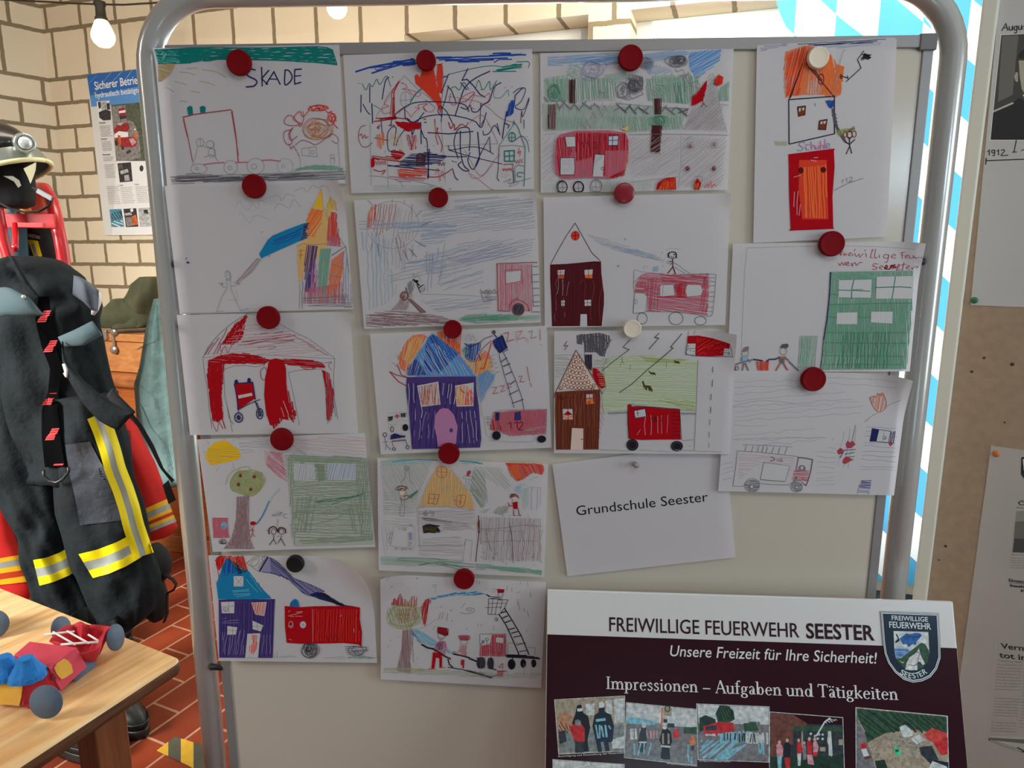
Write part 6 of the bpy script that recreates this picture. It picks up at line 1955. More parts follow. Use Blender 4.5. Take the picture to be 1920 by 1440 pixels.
D12 = '''
l maroon 6: 160 765 220 650 300 510 385 385 450 500 540 660 620 735
d fire: 388 502 38 42
o dred 4: 388 502 38 42
l red 10: 388 462 388 540
l red 8: 352 502 425 500
f maroon: 155 768 300 762 440 750 560 738 625 740 628 850 652 1040 652 1130 630 1335 498 1335 495 1225 435 1225 430 1335 172 1338 165 1100 155 900
h bark 4 60 88: 170 780 300 900 300 1300 175 1320
h dbrown 7 22 90: 165 770 620 745 640 1100 625 1330 500 1330 500 1220 430 1220 420 1330 175 1330
h brown 5 70 92: 420 900 640 900 640 1300 510 1300
h barkl 3 50 90: 210 900 340 920 330 1060 220 1060
f white: 226 820 290 816 286 858 226 862
f rust: 226 862 286 858 282 896 226 898
l brown 4: 252 820 252 895
l brown 4: 226 840 286 838
f white: 472 818 548 812 545 862 474 866
f orange: 474 862 545 858 545 895 480 892
l dbrown 4: 508 815 510 890
f white: 258 1100 290 1098 288 1148 258 1150
l maroon 4: 272 1098 272 1150
l maroon 4: 256 1124 290 1122
f white: 472 1096 532 1092 532 1148 474 1150
l maroon 4: 500 1092 502 1150
l maroon 4: 470 1122 534 1120
f white: 436 1226 494 1230 496 1336 432 1338
l pencil 3: 436 1280 448 1280
h pale 4 12 14: 490 490 620 520 900 610 1100 660 1230 742 1100 720 900 670 640 600
h sky 4 14 18: 760 590 1000 640 1200 740 1050 690 800 650
h pale 3 14 10: 560 540 1100 680 1200 745 1000 700
h cyanl 5 8 92: 1104 790 1152 782 1152 832 1106 832
d pencill: 848 534 8 9 782 782 12 10 1188 658 6 5 1196 785 7 4
c pencill 3: 1020 820 1020 780 1060 790
o black 5: 1284 682 34 32
c black 8: 1245 705 1246 665 1285 652 1318 665 1320 710
d black: 1302 676 8 6
c black 4: 1268 690 1285 702 1300 695
c pencill 2: 1225 650 1240 625 1300 620 1360 630
l dbrown 8: 1286 712 1288 795
l dbrown 9: 1288 790 1240 850
l dbrown 9: 1290 790 1312 856
l dbrown 7: 1290 740 1255 740
l dbrown 5: 1280 755 1258 770
o pencil 3: 1245 748 14 10
l pencil 3: 1290 745 1350 780 1390 815 1450 850
l pencil 3: 1305 790 1400 850
h rose 7 10 8: 945 940 985 880 1050 848 1150 850 1400 858 1620 855 1625 960 1608 1240 1480 1220 1300 1200 1050 1200 1048 1060 1030 1035 935 1020
h pen 6 22 95: 960 930 1160 870 1150 1180 1060 1190 1050 1040
h red 6 12 92: 1300 950 1420 930 1410 1060 1330 1080
h pen 6 20 5: 1160 860 1610 870 1600 960 1550 940 1200 940
h pen 6 24 100: 1560 880 1620 870 1605 1220 1540 1210
l pen 4: 935 930 1000 865 1060 848
l pen 6: 935 1020 1100 985
f white: 1170 970 1190 955 1295 952 1302 1055 1190 1066 1170 1050
l pencil 5: 1195 956 1292 952 1305 1050 1200 1064
l pencil 4: 1198 960 1190 1060
f white: 1412 970 1430 955 1540 958 1560 1000 1548 1050 1420 1066 1405 1020
l pencil 4: 1430 1064 1500 1060
l red 7: 1150 1066 1420 1068
f white: 935 1030 1020 1032 1050 1060 1040 1200 925 1215
l pencil 4: 930 820 925 960 935 1030 920 1220 1020 1210
l pencil 4: 935 1030 1010 1032 1048 1060 1035 1210
o pencil 5: 944 1110 14 22
l pencil 4: 944 1095 940 1125
c pencill 3: 935 815 1040 840 1200 850
l pencil 4: 1040 1200 1330 1205 1600 1240
l pencil 4: 1620 855 1686 858 1680 960 1670 1080 1655 1220 1640 1244 1600 1245
l pencil 4: 1622 890 1684 890
l pencil 4: 1626 920 1680 928
l pencil 4: 1626 964 1676 960
l pencil 4: 1626 1022 1672 1020
l pencil 4: 1622 1065 1670 1062
l pencil 4: 1620 1110 1666 1108
l pencil 4: 1618 1165 1660 1162
l pencil 4: 1616 1200 1650 1200
l pencil 5: 1350 860 1620 852
o navy 4: 1005 1265 46 52 1316 1265 66 58 1542 1286 54 40
'''
D13 = '''
h smoke 9 10 88: 350 190 410 175 420 230 400 280 350 270
h smoke 9 10 86: 415 180 560 165 650 190 670 240 640 290 620 330 560 350 430 350
h smoke 9 9 80: 520 330 630 310 610 390 560 380
s smoke 6 4: 540 260 110 70
f smoke: 425 370 492 368 490 520 430 480
h black 8 12 88: 425 368 492 368 490 520 430 490
l white 6: 430 360 490 360
l smoke 4: 420 240 425 360
f barkl: 345 330 560 690 180 690
f skin: 345 345 550 685 190 685
l brown 7: 345 328 250 520 150 730 140 770
l brown 7: 345 328 480 540 590 735
o brown 6: 335 390 12 16 365 395 12 16 320 430 13 18 350 440 13 18 385 440 12 15 300 470 14 18 330 485 14 18 365 490 15 18 400 490 14 18 285 515 14 18 315 530 14 18 350 540 15 18 385 540 14 18 420 530 14 18 270 560 14 17 300 575 14 17 335 585 15 17 370 590 15 17 405 585 15 17 440 575 14 17 250 605 15 17 285 620 15 17 320 630 15 17 355 635 15 17 390 635 15 17 425 630 15 17 460 620 14 17 235 650 14 16 270 665 14 16 305 672 14 16 340 676 14 16 375 678 14 16 410 676 14 16 445 672 14 16 480 665 14 16 510 655 12 16 205 680 14 14 500 690 12 12
f brown: 155 715 350 700 565 692 570 780 552 1245 160 1248 150 900
h dbrown 7 20 90: 160 720 560 700 555 1240 165 1245
h rust 4 60 90: 240 720 540 720 540 1040 240 1040
c maroon 5: 180 775 200 750 195 780 225 760 220 790 250 765 290 770 320 760 335 775
f white: 440 735 500 735 498 800 440 800
h orange 8 10 92: 440 765 500 762 510 825 440 830
l maroon 5: 468 735 470 828
l maroon 4: 436 775 508 770
f white: 222 872 312 872 316 968 226 970
h orange 7 10 20: 226 925 270 890 316 940 316 968 226 970
f red: 226 926 270 888 316 926
l maroon 5: 270 870 272 970
l maroon 4: 222 922 318 922
f skin: 308 1045 412 1050 410 1250 294 1250
l dbrown 4: 308 1045 412 1048
l black 6: 392 1150 410 1148
l black 5: 396 1150 394 1160
f red: 498 490 540 500 590 560 615 620 625 660 580 688 540 640 500 560
h red 7 10 60: 498 490 560 510 620 600 620 660 580 690 520 600
h rosel 5 22 70: 570 820 610 900 580 1100 555 1200
f meadow: 600 480 640 400 760 375 940 372 1468 425 1460 700 1448 890 1310 870 830 820 820 880 600 895 585 740 625 680 610 590
h grass 5 20 2: 500 420 640 395 930 375 1465 430 1455 880 1310 880 830 830 600 890 590 740
h leaf 6 10 4: 930 380 1100 400 1400 410 1280 440 1000 440
h leaf 5 16 10: 1050 760 1440 800 1440 890 1310 860
h white 4 40 4: 640 420 920 420 900 800 640 780
h white 4 44 2: 1100 480 1440 500 1420 740 1060 720
h grass 4 20 3: 150 380 300 400 240 560 150 600
l pencill 3: 140 375 420 370
l navy 5: 262 245 236 290 270 285 238 328
l black 5: 850 222 780 300 836 322 700 425 580 522
l black 6: 1112 170 1072 210 1108 216 1018 318
l black 6: 1322 175 1218 298 1240 308 1170 370 1000 510 860 640 742 720
l pencil 5: 770 390 772 430 790 450
l pencil 4: 770 430 750 480
l pencil 3: 610 440 660 420 620 460 700 424
l pencil 3: 850 460 840 512
l pencil 3: 1180 430 1175 490
f olive: 962 605 972 625 980 650 1030 655 1050 690 1052 712 1040 705 1030 690 1035 706 1020 704 1000 668 1000 700 985 690 975 660 970 695 962 640 952 625
f olive: 1020 512 1030 530 1070 532 1084 560 1072 556 1060 545 1062 558 1040 545 1038 558 1028 540 1016 528
f olive: 1248 408 1258 425 1290 428 1306 450 1290 450 1280 445 1278 454 1264 440 1258 450 1250 430
l pencil 4: 1468 415 1458 700 1446 980 1434 1250
z pencil 4 34: 640 910 820 902 10
z pencil 4 20: 1310 908 1450 912 10
t pencil 3 2: 500 405 240 490 545 440 580 420 700 420 1045 370 1275 320 1100 470 1345 500 1385 545 1200 545 1060 595 1210 610 1340 630 1140 680 1385 695 780 680 660 730 695 800 1130 770 1160 760 1220 780 1290 755 1015 800 700 1020 760 1050 640 1085 720 1145 1075 1110 1130 1115 1365 1030 1555 522 1500 670 690 230 720 215 915 255 300 200 665 820 185 380 160 510
f red: 830 845 1000 850 1150 865 1300 875 1310 1150 1150 1150 950 1155 835 1145 820 1000
h red 8 12 85: 830 845 1300 880 1310 1150 830 1140
h rosel 4 50 95: 1000 920 1200 920 1200 1100 880 1120
l dred 4: 1228 872 1240 1150
l black 5: 880 840 1050 852 1300 872
l black 6: 822 850 825 1000 832 1140
l dred 9: 835 830 850 900
d red: 838 842 20 18
f white: 880 885 982 868 990 936 888 952
l navy 6: 880 885 982 866 992 938 888 954 880 885
t black 6 5: 912 888
l black 5: 912 895 914 935
l black 4: 900 908 928 905
l black 4: 896 935 894 945
l dred 8: 1035 960 1050 950 1045 990
l black 8: 1070 940 1082 945 1085 995
l black 7: 1070 945 1065 990
c dred 7: 1120 955 1140 950 1135 980 1150 985
l maroon 7: 1228 900 1300 905
l maroon 7: 1230 935 1300 938
l maroon 8: 1232 968 1300 970
l maroon 6: 1234 1005 1302 1010
l maroon 6: 1236 1040 1304 1044
l maroon 6: 1238 1075 1306 1076
l maroon 6: 1240 1106 1308 1110
l black 5: 1300 875 1316 1150
h cyanl 6 9 92: 858 812 884 812 884 835 860 835
d black: 865 1200 55 54 1274 1210 55 48
o smoke 4: 865 1200 40 38 1274 1210 40 34
l pencil 3: 1320 1160 1434 1150
l pencill 3: 1375 1210 1405 1210
l black 5: 1604 478 1602 530
l black 5: 1602 600 1598 664
l black 5: 1590 730 1586 786
l black 5: 1586 848 1582 906
l black 4: 1578 962 1574 1016
l black 4: 1568 1080 1573 1128
l black 3: 1570 1180 1566 1224
l pencil 4: 1384 140 1378 200
f red: 1374 195 1470 190 1600 210 1755 248 1756 300 1705 300 1698 372 1560 384 1445 378 1446 265 1368 265
h fire 5 24 150: 1450 200 1740 250 1700 370 1460 370
f white: 1370 268 1446 265 1440 376 1358 366
f white: 1708 300 1754 298 1772 372 1704 370
t black 7 5: 1375 322 1400 330 1430 338 1380 290 1425 368 1362 358 1735 320 1750 340 1745 355
l black 4: 1370 310 1440 312
l black 4: 1708 340 1760 345
l navy 4: 1370 268 1358 364 1440 378 1600 384 1785 378 1770 300 1756 250
h grass 4 20 2: 560 1235 860 1240 840 1252 560 1252
h grass 4 14 2: 920 1240 1700 1255 1690 1262 930 1256
c pencil 4: 1440 175 1430 165 1450 145
'''
D15 = '''
h lilac 5 12 176: 125 70 320 40 320 60 130 95
h navy 5 10 177: 350 40 470 40 1020 8 900 40 750 50 520 60
h pale 5 14 174: 560 50 980 25 960 50 680 75 560 70
h orange 6 8 100: 305 100 440 55 500 60 480 130 620 130 640 200 720 200 700 300 690 400 640 420 560 400 430 400 300 420 296 240
h fire 6 11 104: 310 120 440 60 480 120 420 250 400 400 310 410
h orange 7 10 80: 560 220 620 110 660 180 715 200 690 380 640 400 560 380
h white 4 26 95: 460 300 560 280 540 400 440 400
l black 6: 330 430 420 190
l maroon 5: 340 420 425 180
l black 6: 450 180 540 290 640 408
l dbrown 6: 470 180 560 300
o dred 7: 553 290 18 36
d brown: 692 272 12 18
l black 6: 705 272 742 282
l black 4: 735 265 742 290
l black 7: 328 432 645 408 645 668 330 740 328 432
f brown: 388 485 442 478 440 540 396 548
f white: 398 492 412 490 408 515 398 515
f white: 420 490 436 486 434 505 424 508
l black 5: 388 482 444 476 440 536 396 548 388 482
l brown 5: 418 480 416 545
f brown: 540 578 592 570 584 640 536 638
f white: 548 584 562 582 560 600 546 602
f white: 568 582 586 578 582 598 568 600
l black 5: 540 578 594 568 584 640 534 638 540 578
h blue 7 8 100: 583 440 600 435 640 436 636 480 620 495 600 480
f smoke: 625 495 640 490 645 540 670 620 705 680 738 738 715 728 668 660 640 590
h smoke 6 8 60: 625 495 645 500 670 620 735 735 700 715 640 590
z grass 5 16: 235 735 315 735 16
h leaf 5 8 95: 650 655 690 635 730 630 790 625 780 650 720 665 680 690
l black 6: 748 702 750 755 725 810
l black 6: 750 752 764 804
l black 6: 722 725 750 742 788 706
o black 5: 750 675 18 26
o brown 5: 718 672 12 22 782 670 14 22
d skin: 748 678 12 16
t brown 5 3: 742 672 758 672
c red 4: 742 690 750 696 758 688
z brown 4 8: 740 650 785 625 12
c lilac 6: 440 730 415 725 400 745 425 765 415 785 388 782
c pink 6: 470 745 450 745 448 775 470 778
l lilac 6: 482 724 486 780
c pink 6: 487 762 497 748 506 756 508 778
c pink 6: 516 750 517 772 528 774 535 764 536 748
l pink 6: 536 750 539 776
l pink 6: 547 718 550 776
c pink 6: 551 760 560 746 568 754 570 774
l pink 6: 580 706 577 770
c lilac 6: 588 758 610 746 603 734 588 742 590 766 616 764
f red: 325 815 480 795 640 775 645 900 630 1100 635 1325 480 1325 340 1335 330 1100 328 900
f fire: 400 850 590 850 600 1260 420 1260 390 1000
h orange 8 16 88: 420 900 590 880 590 1260 430 1250
h red 8 20 90: 340 820 400 820 390 1300 350 1300
l rosel 5: 500 835 530 832
l rosel 5: 480 850 520 860
l rosel 4: 360 970 410 955
h rosel 4 26 95: 350 1060 400 1060 410 1240 360 1240
d maroon: 410 922 20 22 566 918 20 20
l red 9: 325 815 645 775
l red 9: 330 1335 640 1322
l pencil 3: 640 1062 740 1010 845 975
l pencil 3: 690 1000 705 985 702 1010
l pencil 3: 720 990 732 975 730 1005
c pencil 3: 745 975 765 968 765 985 745 1003 785 995
l black 5: 850 92 805 155 830 212 725 308
l black 5: 838 118 862 128
l black 7: 840 135 832 158
l black 6: 850 125 848 158
l black 6: 860 150 868 118 878 150 884 118
l black 7: 900 120 875 130 895 140 875 152
h black 6 8 20: 850 105 890 120 890 150 840 150
l pencil 3: 510 455 512 478
c pencill 3: 620 430 700 120 720 90
'''
D16 = '''
l pencill 3: 280 205 560 196 870 192
l pencill 3: 1120 188 1400 195 1700 212
l pencill 3: 280 205 260 400 245 700 225 1180
c pen 6: 1075 260 1085 240 1105 240
l pen 5: 1065 262 1110 258
l pen 6: 1085 245 1080 275
c pen 5: 1110 275 1115 250 1120 268 1140 250
c pen 5: 1145 262 1170 255 1160 245 1148 270 1175 272
l pen 6: 1185 255 1184 275
c pen 5: 1200 250 1215 280 1235 258 1245 285 1265 262 1280 255
l pen 6: 1295 250 1300 282
l pen 8: 1285 230 1295 222
c pen 6: 1350 220 1340 260 1335 285 1355 290
c pen 6: 1380 215 1370 270 1375 292 1395 285
l pen 6: 1410 262 1412 290
l pen 8: 1355 215 1350 235
l pen 7: 1195 232 1205 215
c pen 6: 1490 265 1455 262 1450 290 1485 290 1490 262 1480 320 1455 328
c pen 5: 1510 280 1548 268 1530 258 1512 280 1535 295 1555 285
l pen 5: 1600 240 1604 298
l pen 5: 1585 250 1625 238
l pen 4: 1590 268 1620 265
c pen 5: 1625 278 1650 272 1640 262 1625 285 1650 292
c pen 5: 1660 268 1665 292 1690 285 1690 268 1698 290
c pen 5: 1705 275 1712 292 1730 282 1740 285
l pen 6: 1745 282 1760 280
c pen 6: 1060 335 1075 355 1090 330 1105 352 1120 325
c pen 6: 1125 345 1150 338 1140 325 1122 350 1160 355
c pen 6: 1170 335 1180 362 1185 340 1205 332 1215 355 1245 330 1265 332
c pen 6: 1400 345 1365 340 1358 360 1390 370 1380 388 1348 388
c pen 5: 1410 375 1440 368 1430 355 1410 375 1435 392
c dred 9: 1450 380 1480 370 1470 355 1455 380 1500 385 1510 355 1545 375
h dred 7 9 140: 1500 355 1545 340 1560 370 1520 390
c pen 6: 1560 385 1575 345 1580 365 1555 395 1590 390
l pen 7: 1620 330 1605 400
l pen 5: 1590 352 1640 345
c pen 5: 1640 375 1665 365 1655 355 1640 380 1670 388
c pen 5: 1680 370 1690 390 1700 370 1730 362 1720 380
h green 6 9 92: 990 415 1690 405 1700 470 1690 700 1640 1245 910 1250 940 960 985 640
h green 6 13 88: 985 680 1690 660 1680 900 1620 1245 915 1245 950 900
h greenl 6 22 100: 920 1100 1250 1120 1230 1250 910 1250
h green 7 10 20: 1060 420 1370 420 1360 470 1060 470
h dgreen 6 26 93: 1100 920 1500 920 1470 1240 1050 1240
f white: 1062 482 1345 476 1335 632 1058 628
f white: 1385 452 1702 446 1690 640 1378 640
f white: 1046 760 1220 756 1218 858 1040 858
f white: 1338 752 1522 750 1518 852 1334 842
l dgreen 10: 1190 478 1172 560 1170 640
l dgreen 8: 1055 566 1200 570 1330 576
l dgreen 6: 1180 562 1270 562
l dgreen 9: 1545 448 1530 550 1516 640
l dgreen 9: 1375 545 1520 540 1590 538 1680 546
l green 6: 985 472 1060 478
l green 5: 990 412 1700 402
l dgreen 5: 985 602 1060 604
l dgreen 5: 980 690 1200 686 1340 680 1690 676
l dgreen 5: 960 798 1045 800
l dgreen 5: 1222 800 1335 800
l green 5: 1530 806 1670 808
l dgreen 4: 940 930 1640 930
l dgreen 5: 935 1016 1300 1020 1640 1022
l dgreen 5: 920 1126 1300 1130 1620 1132
l dgreen 4: 910 1205 1200 1200 1600 1204
l green 4: 1345 480 1335 690
l green 4: 1240 690 1240 800
l navy 9: 994 410 985 560 975 680 960 820 930 1000
l black 5: 930 1000 905 1245
h greenl 6 11 94: 735 960 878 962 868 1080 855 1230 708 1236 725 1080
h green 5 14 100: 740 970 830 970 800 1200 720 1200
l pencil 3: 735 960 878 962 852 1230
l pencil 3: 835 1120 855 1120
f bark: 235 1090 250 1060 290 1048 292 1080 250 1098
o pencil 4: 262 1110 28 30
t pencil 4 2: 255 1105 272 1105
c pencil 3: 252 1120 265 1128 275 1118
f cyanl: 238 1140 280 1138 275 1190 240 1190
l bark 6: 238 1140 218 1175
l pencil 5: 275 1145 308 1186
l bark 12: 250 1190 236 1258
l bark 12: 262 1190 290 1258
c pencil 12: 150 1215 190 1200 250 1180 340 1160
c navy 12: 330 1160 370 1165 412 1172
d dred: 165 1240 18 26
o pencil 7: 190 1236 14 18
h fire 7 9 92: 358 1180 400 1172 440 1175 462 1175 455 1255 370 1258
l fire 6: 358 1180 372 1250
l fire 6: 462 1172 450 1250
c navy 11: 440 1180 470 1160 520 1158 560 1140
f smoke: 558 1060 580 1030 620 1024 635 1040 620 1065 590 1060
o pencil 4: 588 1090 30 30
t pencil 4 2: 580 1085 600 1085
h orange 6 9 92: 560 1130 610 1125 600 1150 555 1160
f smoke: 552 1150 600 1150 596 1195 558 1192
h pencil 6 9 92: 552 1140 600 1140 596 1195 556 1192
l smoke 14: 515 1160 560 1140
l pencil 12: 600 1140 635 1170
l rust 12: 560 1195 522 1258
l rust 12: 590 1195 625 1252
l pencil 12: 635 1175 680 1220 720 1256
'''
D17 = '''
h pale 3 42 177: 240 180 840 150 840 300 250 330
h pale 3 46 176: 250 340 1200 300 1380 420 1340 500 250 560
h pale 3 60 177: 240 580 900 560 1090 700 700 760 240 720
h pale 3 40 2: 1050 170 1650 180 1660 260 1050 260
h lilac 3 36 2: 1380 600 1660 600 1640 1000 1330 980
h pale 3 40 2: 950 800 1140 760 1120 1100 950 1120
h pale 3 50 176: 130 860 270 850 250 1060 130 1040
h pale 3 50 100: 1110 680 1180 620 1300 600 1260 960 1120 940
c pencill 3: 240 420 500 370 800 400
c pencill 3: 250 700 600 690 1050 690
h orange 4 13 100: 1415 345 1450 330 1530 300 1560 360 1558 430 1510 470 1470 440
c rust 5: 1420 345 1450 420 1500 470 1558 435 1560 370 1530 305 1520 330 1490 310 1480 340 1450 335 1420 345
l pencil 3: 1680 360 1560 425
c pencil 3: 1490 475 1430 510 1380 556
f navy: 1442 606 1502 618 1478 722 1420 722
f white: 1502 620 1600 632 1580 730 1478 722
l navy 5: 1500 620 1602 634 1580 730 1476 722
l pencil 3: 1545 628 1528 724
h navy 6 13 100: 1600 640 1645 630 1630 740 1580 730
s pencil 5 2: 1550 690 16 20
f pen: 1580 730 1600 720 1622 740 1596 765
f pen: 1215 745 1230 715 1255 730 1270 712 1300 745 1260 778 1225 780
f pen: 1140 800 1170 775 1192 790 1185 825 1150 832
f pen: 1190 880 1215 850 1270 880 1210 915 1188 905
h fire 4 14 90: 1190 860 1260 870 1220 910 1190 900
l smoke 7: 1205 790 1165 862
l smoke 6: 1200 795 1300 790
l smoke 6: 1205 830 1290 815
l smoke 6: 1215 850 1280 880
l smoke 5: 1225 855 1290 850
l pencil 4: 1300 580 1270 710
h lilac 7 13 4: 1350 1048 1438 1052 1420 1165 1320 1150 1325 1110
h navy 5 15 4: 1350 1048 1438 1052 1425 1130 1330 1120
l pencil 3: 1330 1090 1312 1170
l pencil 3: 1410 1160 1405 1175
h rosel 3 20 3: 290 820 780 850 770 960 700 1060 480 1040 500 900 290 1060
f white: 512 900 732 928 694 1062 482 1045
l pencil 4: 512 900 732 930 694 1062
l pencil 3: 512 900 482 1045
l pencil 7: 482 1045 580 1054 690 1062
l pencil 4: 284 800 480 812 800 848
l pencil 4: 284 800 270 950 245 1100 340 1104
l pencil 3: 330 746 560 755 755 766
l pencil 4: 362 755 348 806
l pencil 4: 422 758 406 812
l pencil 4: 470 756 456 808
l pencil 5: 510 760 494 815
l pencil 4: 545 765 530 820
l pencil 4: 600 766 576 825
l pencil 4: 652 768 634 828
l pencil 4: 712 768 692 830
c bark 9: 575 852 602 865 598 880 570 888
l bark 4: 625 865 628 890
l bark 4: 642 862 645 890
c bark 4: 652 870 665 862 665 878 652 892 680 888
l bark 8: 808 862 788 970
l smoke 9: 800 855 860 862 932 876
l smoke 7: 930 876 915 970 890 1060 872 1098 850 1080
h rose 5 9 176: 770 968 900 975 890 1060 750 1050
l rose 5: 790 965 900 972
o smoke 5: 840 945 18 20
c smoke 5: 812 970 815 940 840 925 865 945 860 970
c smoke 6: 775 1020 795 1030 765 1062
l rose 4: 815 1030 855 1030 845 1050
c pencil 4: 340 1104 370 1050 420 1038 470 1060 490 1080 720 1094
c pencil 4: 720 1094 770 1065 830 1060 860 1090
h pencil 5 9 4: 350 1090 400 1050 450 1055 478 1100 450 1145 380 1145
h pencil 5 9 4: 745 1090 790 1065 840 1080 840 1130 790 1150 750 1120
o pencil 4: 412 1100 62 50 792 1110 50 42
d white: 408 1106 14 16 794 1112 12 14
o smoke 4: 408 1106 14 16 794 1112 12 14
'''
GR = 'children\'s fire brigade drawings on the board'
def sx(px0, py0, k): return (px0, py0, k)
DEPTH = {}
def dsheet(i, c, deg, d0, du, dv, curls, label, src, z, w=.297, h=.21, name='drawing', cat='drawing', grp=GR, extra=None):
    DEPTH[i] = d0; return sheet(i, name, c[0], c[1], deg, w, h, d0, du, dv, curls, label, cat, grp, src, z, extra=extra)
dsheet(1, (-.4636, 1.7112), .38, .003, 0, -.006, [(-1, 1, .02, .04)], 'drawing with teal sky band, name in capitals and burning house, top left sheet', D1, sx(280, 70, 4.966))
dsheet(2, (-.4632, 1.5041), 1.68, .0055, 0, -.004, [(1, 1, .05, .06)], 'drawing of a stick person spraying blue water at tall rainbow coloured flames', D2, sx(300, 330, 4.966))
dsheet(3, (-.4628, 1.2919), 1.23, .0075, 0, -.004, [(1, 1, .03, .06)], 'drawing of a red roofed fire station with striped red pillars and small trailer', D3, sx(330, 570, 4.966))
dsheet(4, (-.4432, 1.0787), 2.79, .009, 0, -.003, [], 'drawing of yellow sun, apple tree and big green hatched building', D4, sx(350, 800, 4.966))
dsheet(5, (-.4447, .8572), .59, .011, 0, -.003, [(1, 1, .085, .075)], 'drawing of violet house with blue roof on fire and plain red truck, bottom left sheet', D5, sx(380, 1010, 5.486))
dsheet(6, (-.1603, 1.6995), 1.07, .003, 0, -.006, [], 'drawing covered in wild red and blue scribbles around a house', D6, sx(640, 80, 4.966))
dsheet(7, (-.1503, 1.4815), 2.28, .0055, 0, -.004, [(1, 1, .03, .06)], 'drawing of pale striped sky, round sun, horse and half a pink fire truck', D7, sx(650, 350, 4.966))
dsheet(8, (-.1311, 1.2648), 2.86, .0075, 0, -.004, [], 'drawing of a burning violet house with pink door and ladder truck', D8, sx(680, 590, 4.966))
dsheet(9, (-.1344, 1.0374), -1.49, .009, 0, -.003, [], 'drawing of orange roofed house with brown fence and green meadow', D9, sx(690, 840, 5.486))
dsheet(10, (-.1373, .8200), -2.01, .011, 0, -.003, [(-1, 1, .045, .06)], 'drawing of burning tree in rain with ladder truck and fire crew', D10, sx(690, 1050, 5.333))
dsheet(11, (.1484, 1.6977), .63, .003, 0, -.010, [], 'drawing of green meadow with trees and a red van marked with an emergency number', D11, sx(1000, 80, 4.923))
dsheet(12, (.1557, 1.4816), 1.0, .0055, 0, -.004, [(1, 1, .03, .06)], 'drawing of dark maroon house and stick person standing on a red fire truck', D12, sx(1000, 340, 4.923))
dsheet(13, (.1741, 1.2649), .5, .0125, .012, -.004, [(1, 1, .06, .07)], 'drawing of brown house with black smoke, green field and red truck', D13, sx(1010, 590, 4.923))
dsheet(15, (.4420, 1.6645), 2.53, .003, -.004, -.004, [], 'upright drawing of a house with orange flames above a big red door', D15, sx(1390, 70, 3.694), .21, .297)
dsheet(16, (.4605, 1.4070), .6, .007, .006, -.004, [(1, 1, .05, .06)], 'drawing of a large green building with red handwriting, overlapping the right board edge', D16, sx(1340, 420, 4.571))
dsheet(17, (.4590, 1.1965), -.9, .0095, -.004, -.004, [(1, 1, .06, .06)], 'faint pencil drawing of a fire truck with small flames, lowest at the right', D17, sx(1320, 670, 4.571))
def gtxt(ink): ink.text(inkmat('black'), 'Grundschule Seester', (352, 672), (1564, 540), 92, .0)
dsheet(14, (.1855, 1.0530), 7.95, .0035, 0, -.004, [], 'white tilted sheet with the printed name of a primary school', None, sx(1010, 830, 4.923), name='paper_sign', cat='sign', grp=None, extra=gtxt)
LB = 'round magnet holding the '
for x, y, r, mt_, d, lb, dm in ((446, 116, 23, MRED, .0055, 'red magnet on the teal sky band of the top left drawing', 0), (474, 349, 22, MRED, .008, 'red magnet above the drawing with rainbow flames', 0), (501, 596, 21.5, MRED, .0095, 'red magnet at the roof tip of the red fire station drawing', 0),
    (526.5, 825, 21.5, MRED, .011, 'red magnet above the apple tree and green building drawing', 1), (552, 1059, 16.6, MBLK, .0125, 'small black magnet on the drawing of violet house and plain red truck', 0), (798, 112, 18.3, MRED, .0055, 'red magnet on the wildly scribbled drawing', 0), (821, 370, 18.2, MRED, .008, 'red magnet above the drawing with striped pale sky and horse', 0),
    (848, 618, 17.2, MRED, .0095, 'red magnet on the burning violet house with pink door', 0), (841, 852, 20, MRED, .011, 'red magnet at the tip of the orange roofed house drawing', 0), (869.6, 1088, 19.5, MRED, .0125, 'red magnet on the rainy drawing with burning tree', 0), (1183, 107, 23, MRED, .0055, 'big red magnet on the meadow drawing with red van', 0),
    (1171, 362, 19.3, MRD2, .008, 'glossy red magnet above the maroon house drawing', 1), (1186, 616.7, 17, MCRM, .0165, 'small cream magnet above the brown smoking house drawing', 0), (1535.6, 107, 19.5, MCRM, .005, 'cream magnet on the flames of the upright drawing', 0), (1561.6, 457, 23.5, MRED, .010, 'red magnet above the green building drawing at the right', 0), (1527, 712, 22.7, MRED, .0125, 'red magnet above the faint pencil fire truck drawing', 0)):
    magnet(x, y, r, mt_, d, lb, bool(dm))
pp_ = aty(1190, 870, -.006); pn = thing('push_pin', 'clear push pin in the printed school sign', 'pin', pp_)
CLR = M('clear_grey_plastic', (150, 144, 142), .15, spec=.8)
k = MB().use(CLR); k.lathe([(.0045, 0), (.0045, .0015), (.0025, .003), (.0025, .009), (.0048, .011), (.0048, .013), (.001, .0135)], pp_, (.1, -1, .1), 16); k.build('head', pn)
k = MB().use(M('pin_steel', (170, 170, 170), .3, .9)); k.tube([pp_, pp_+V((0, .006, 0))], .0006, 6); k.build('needle', pn)
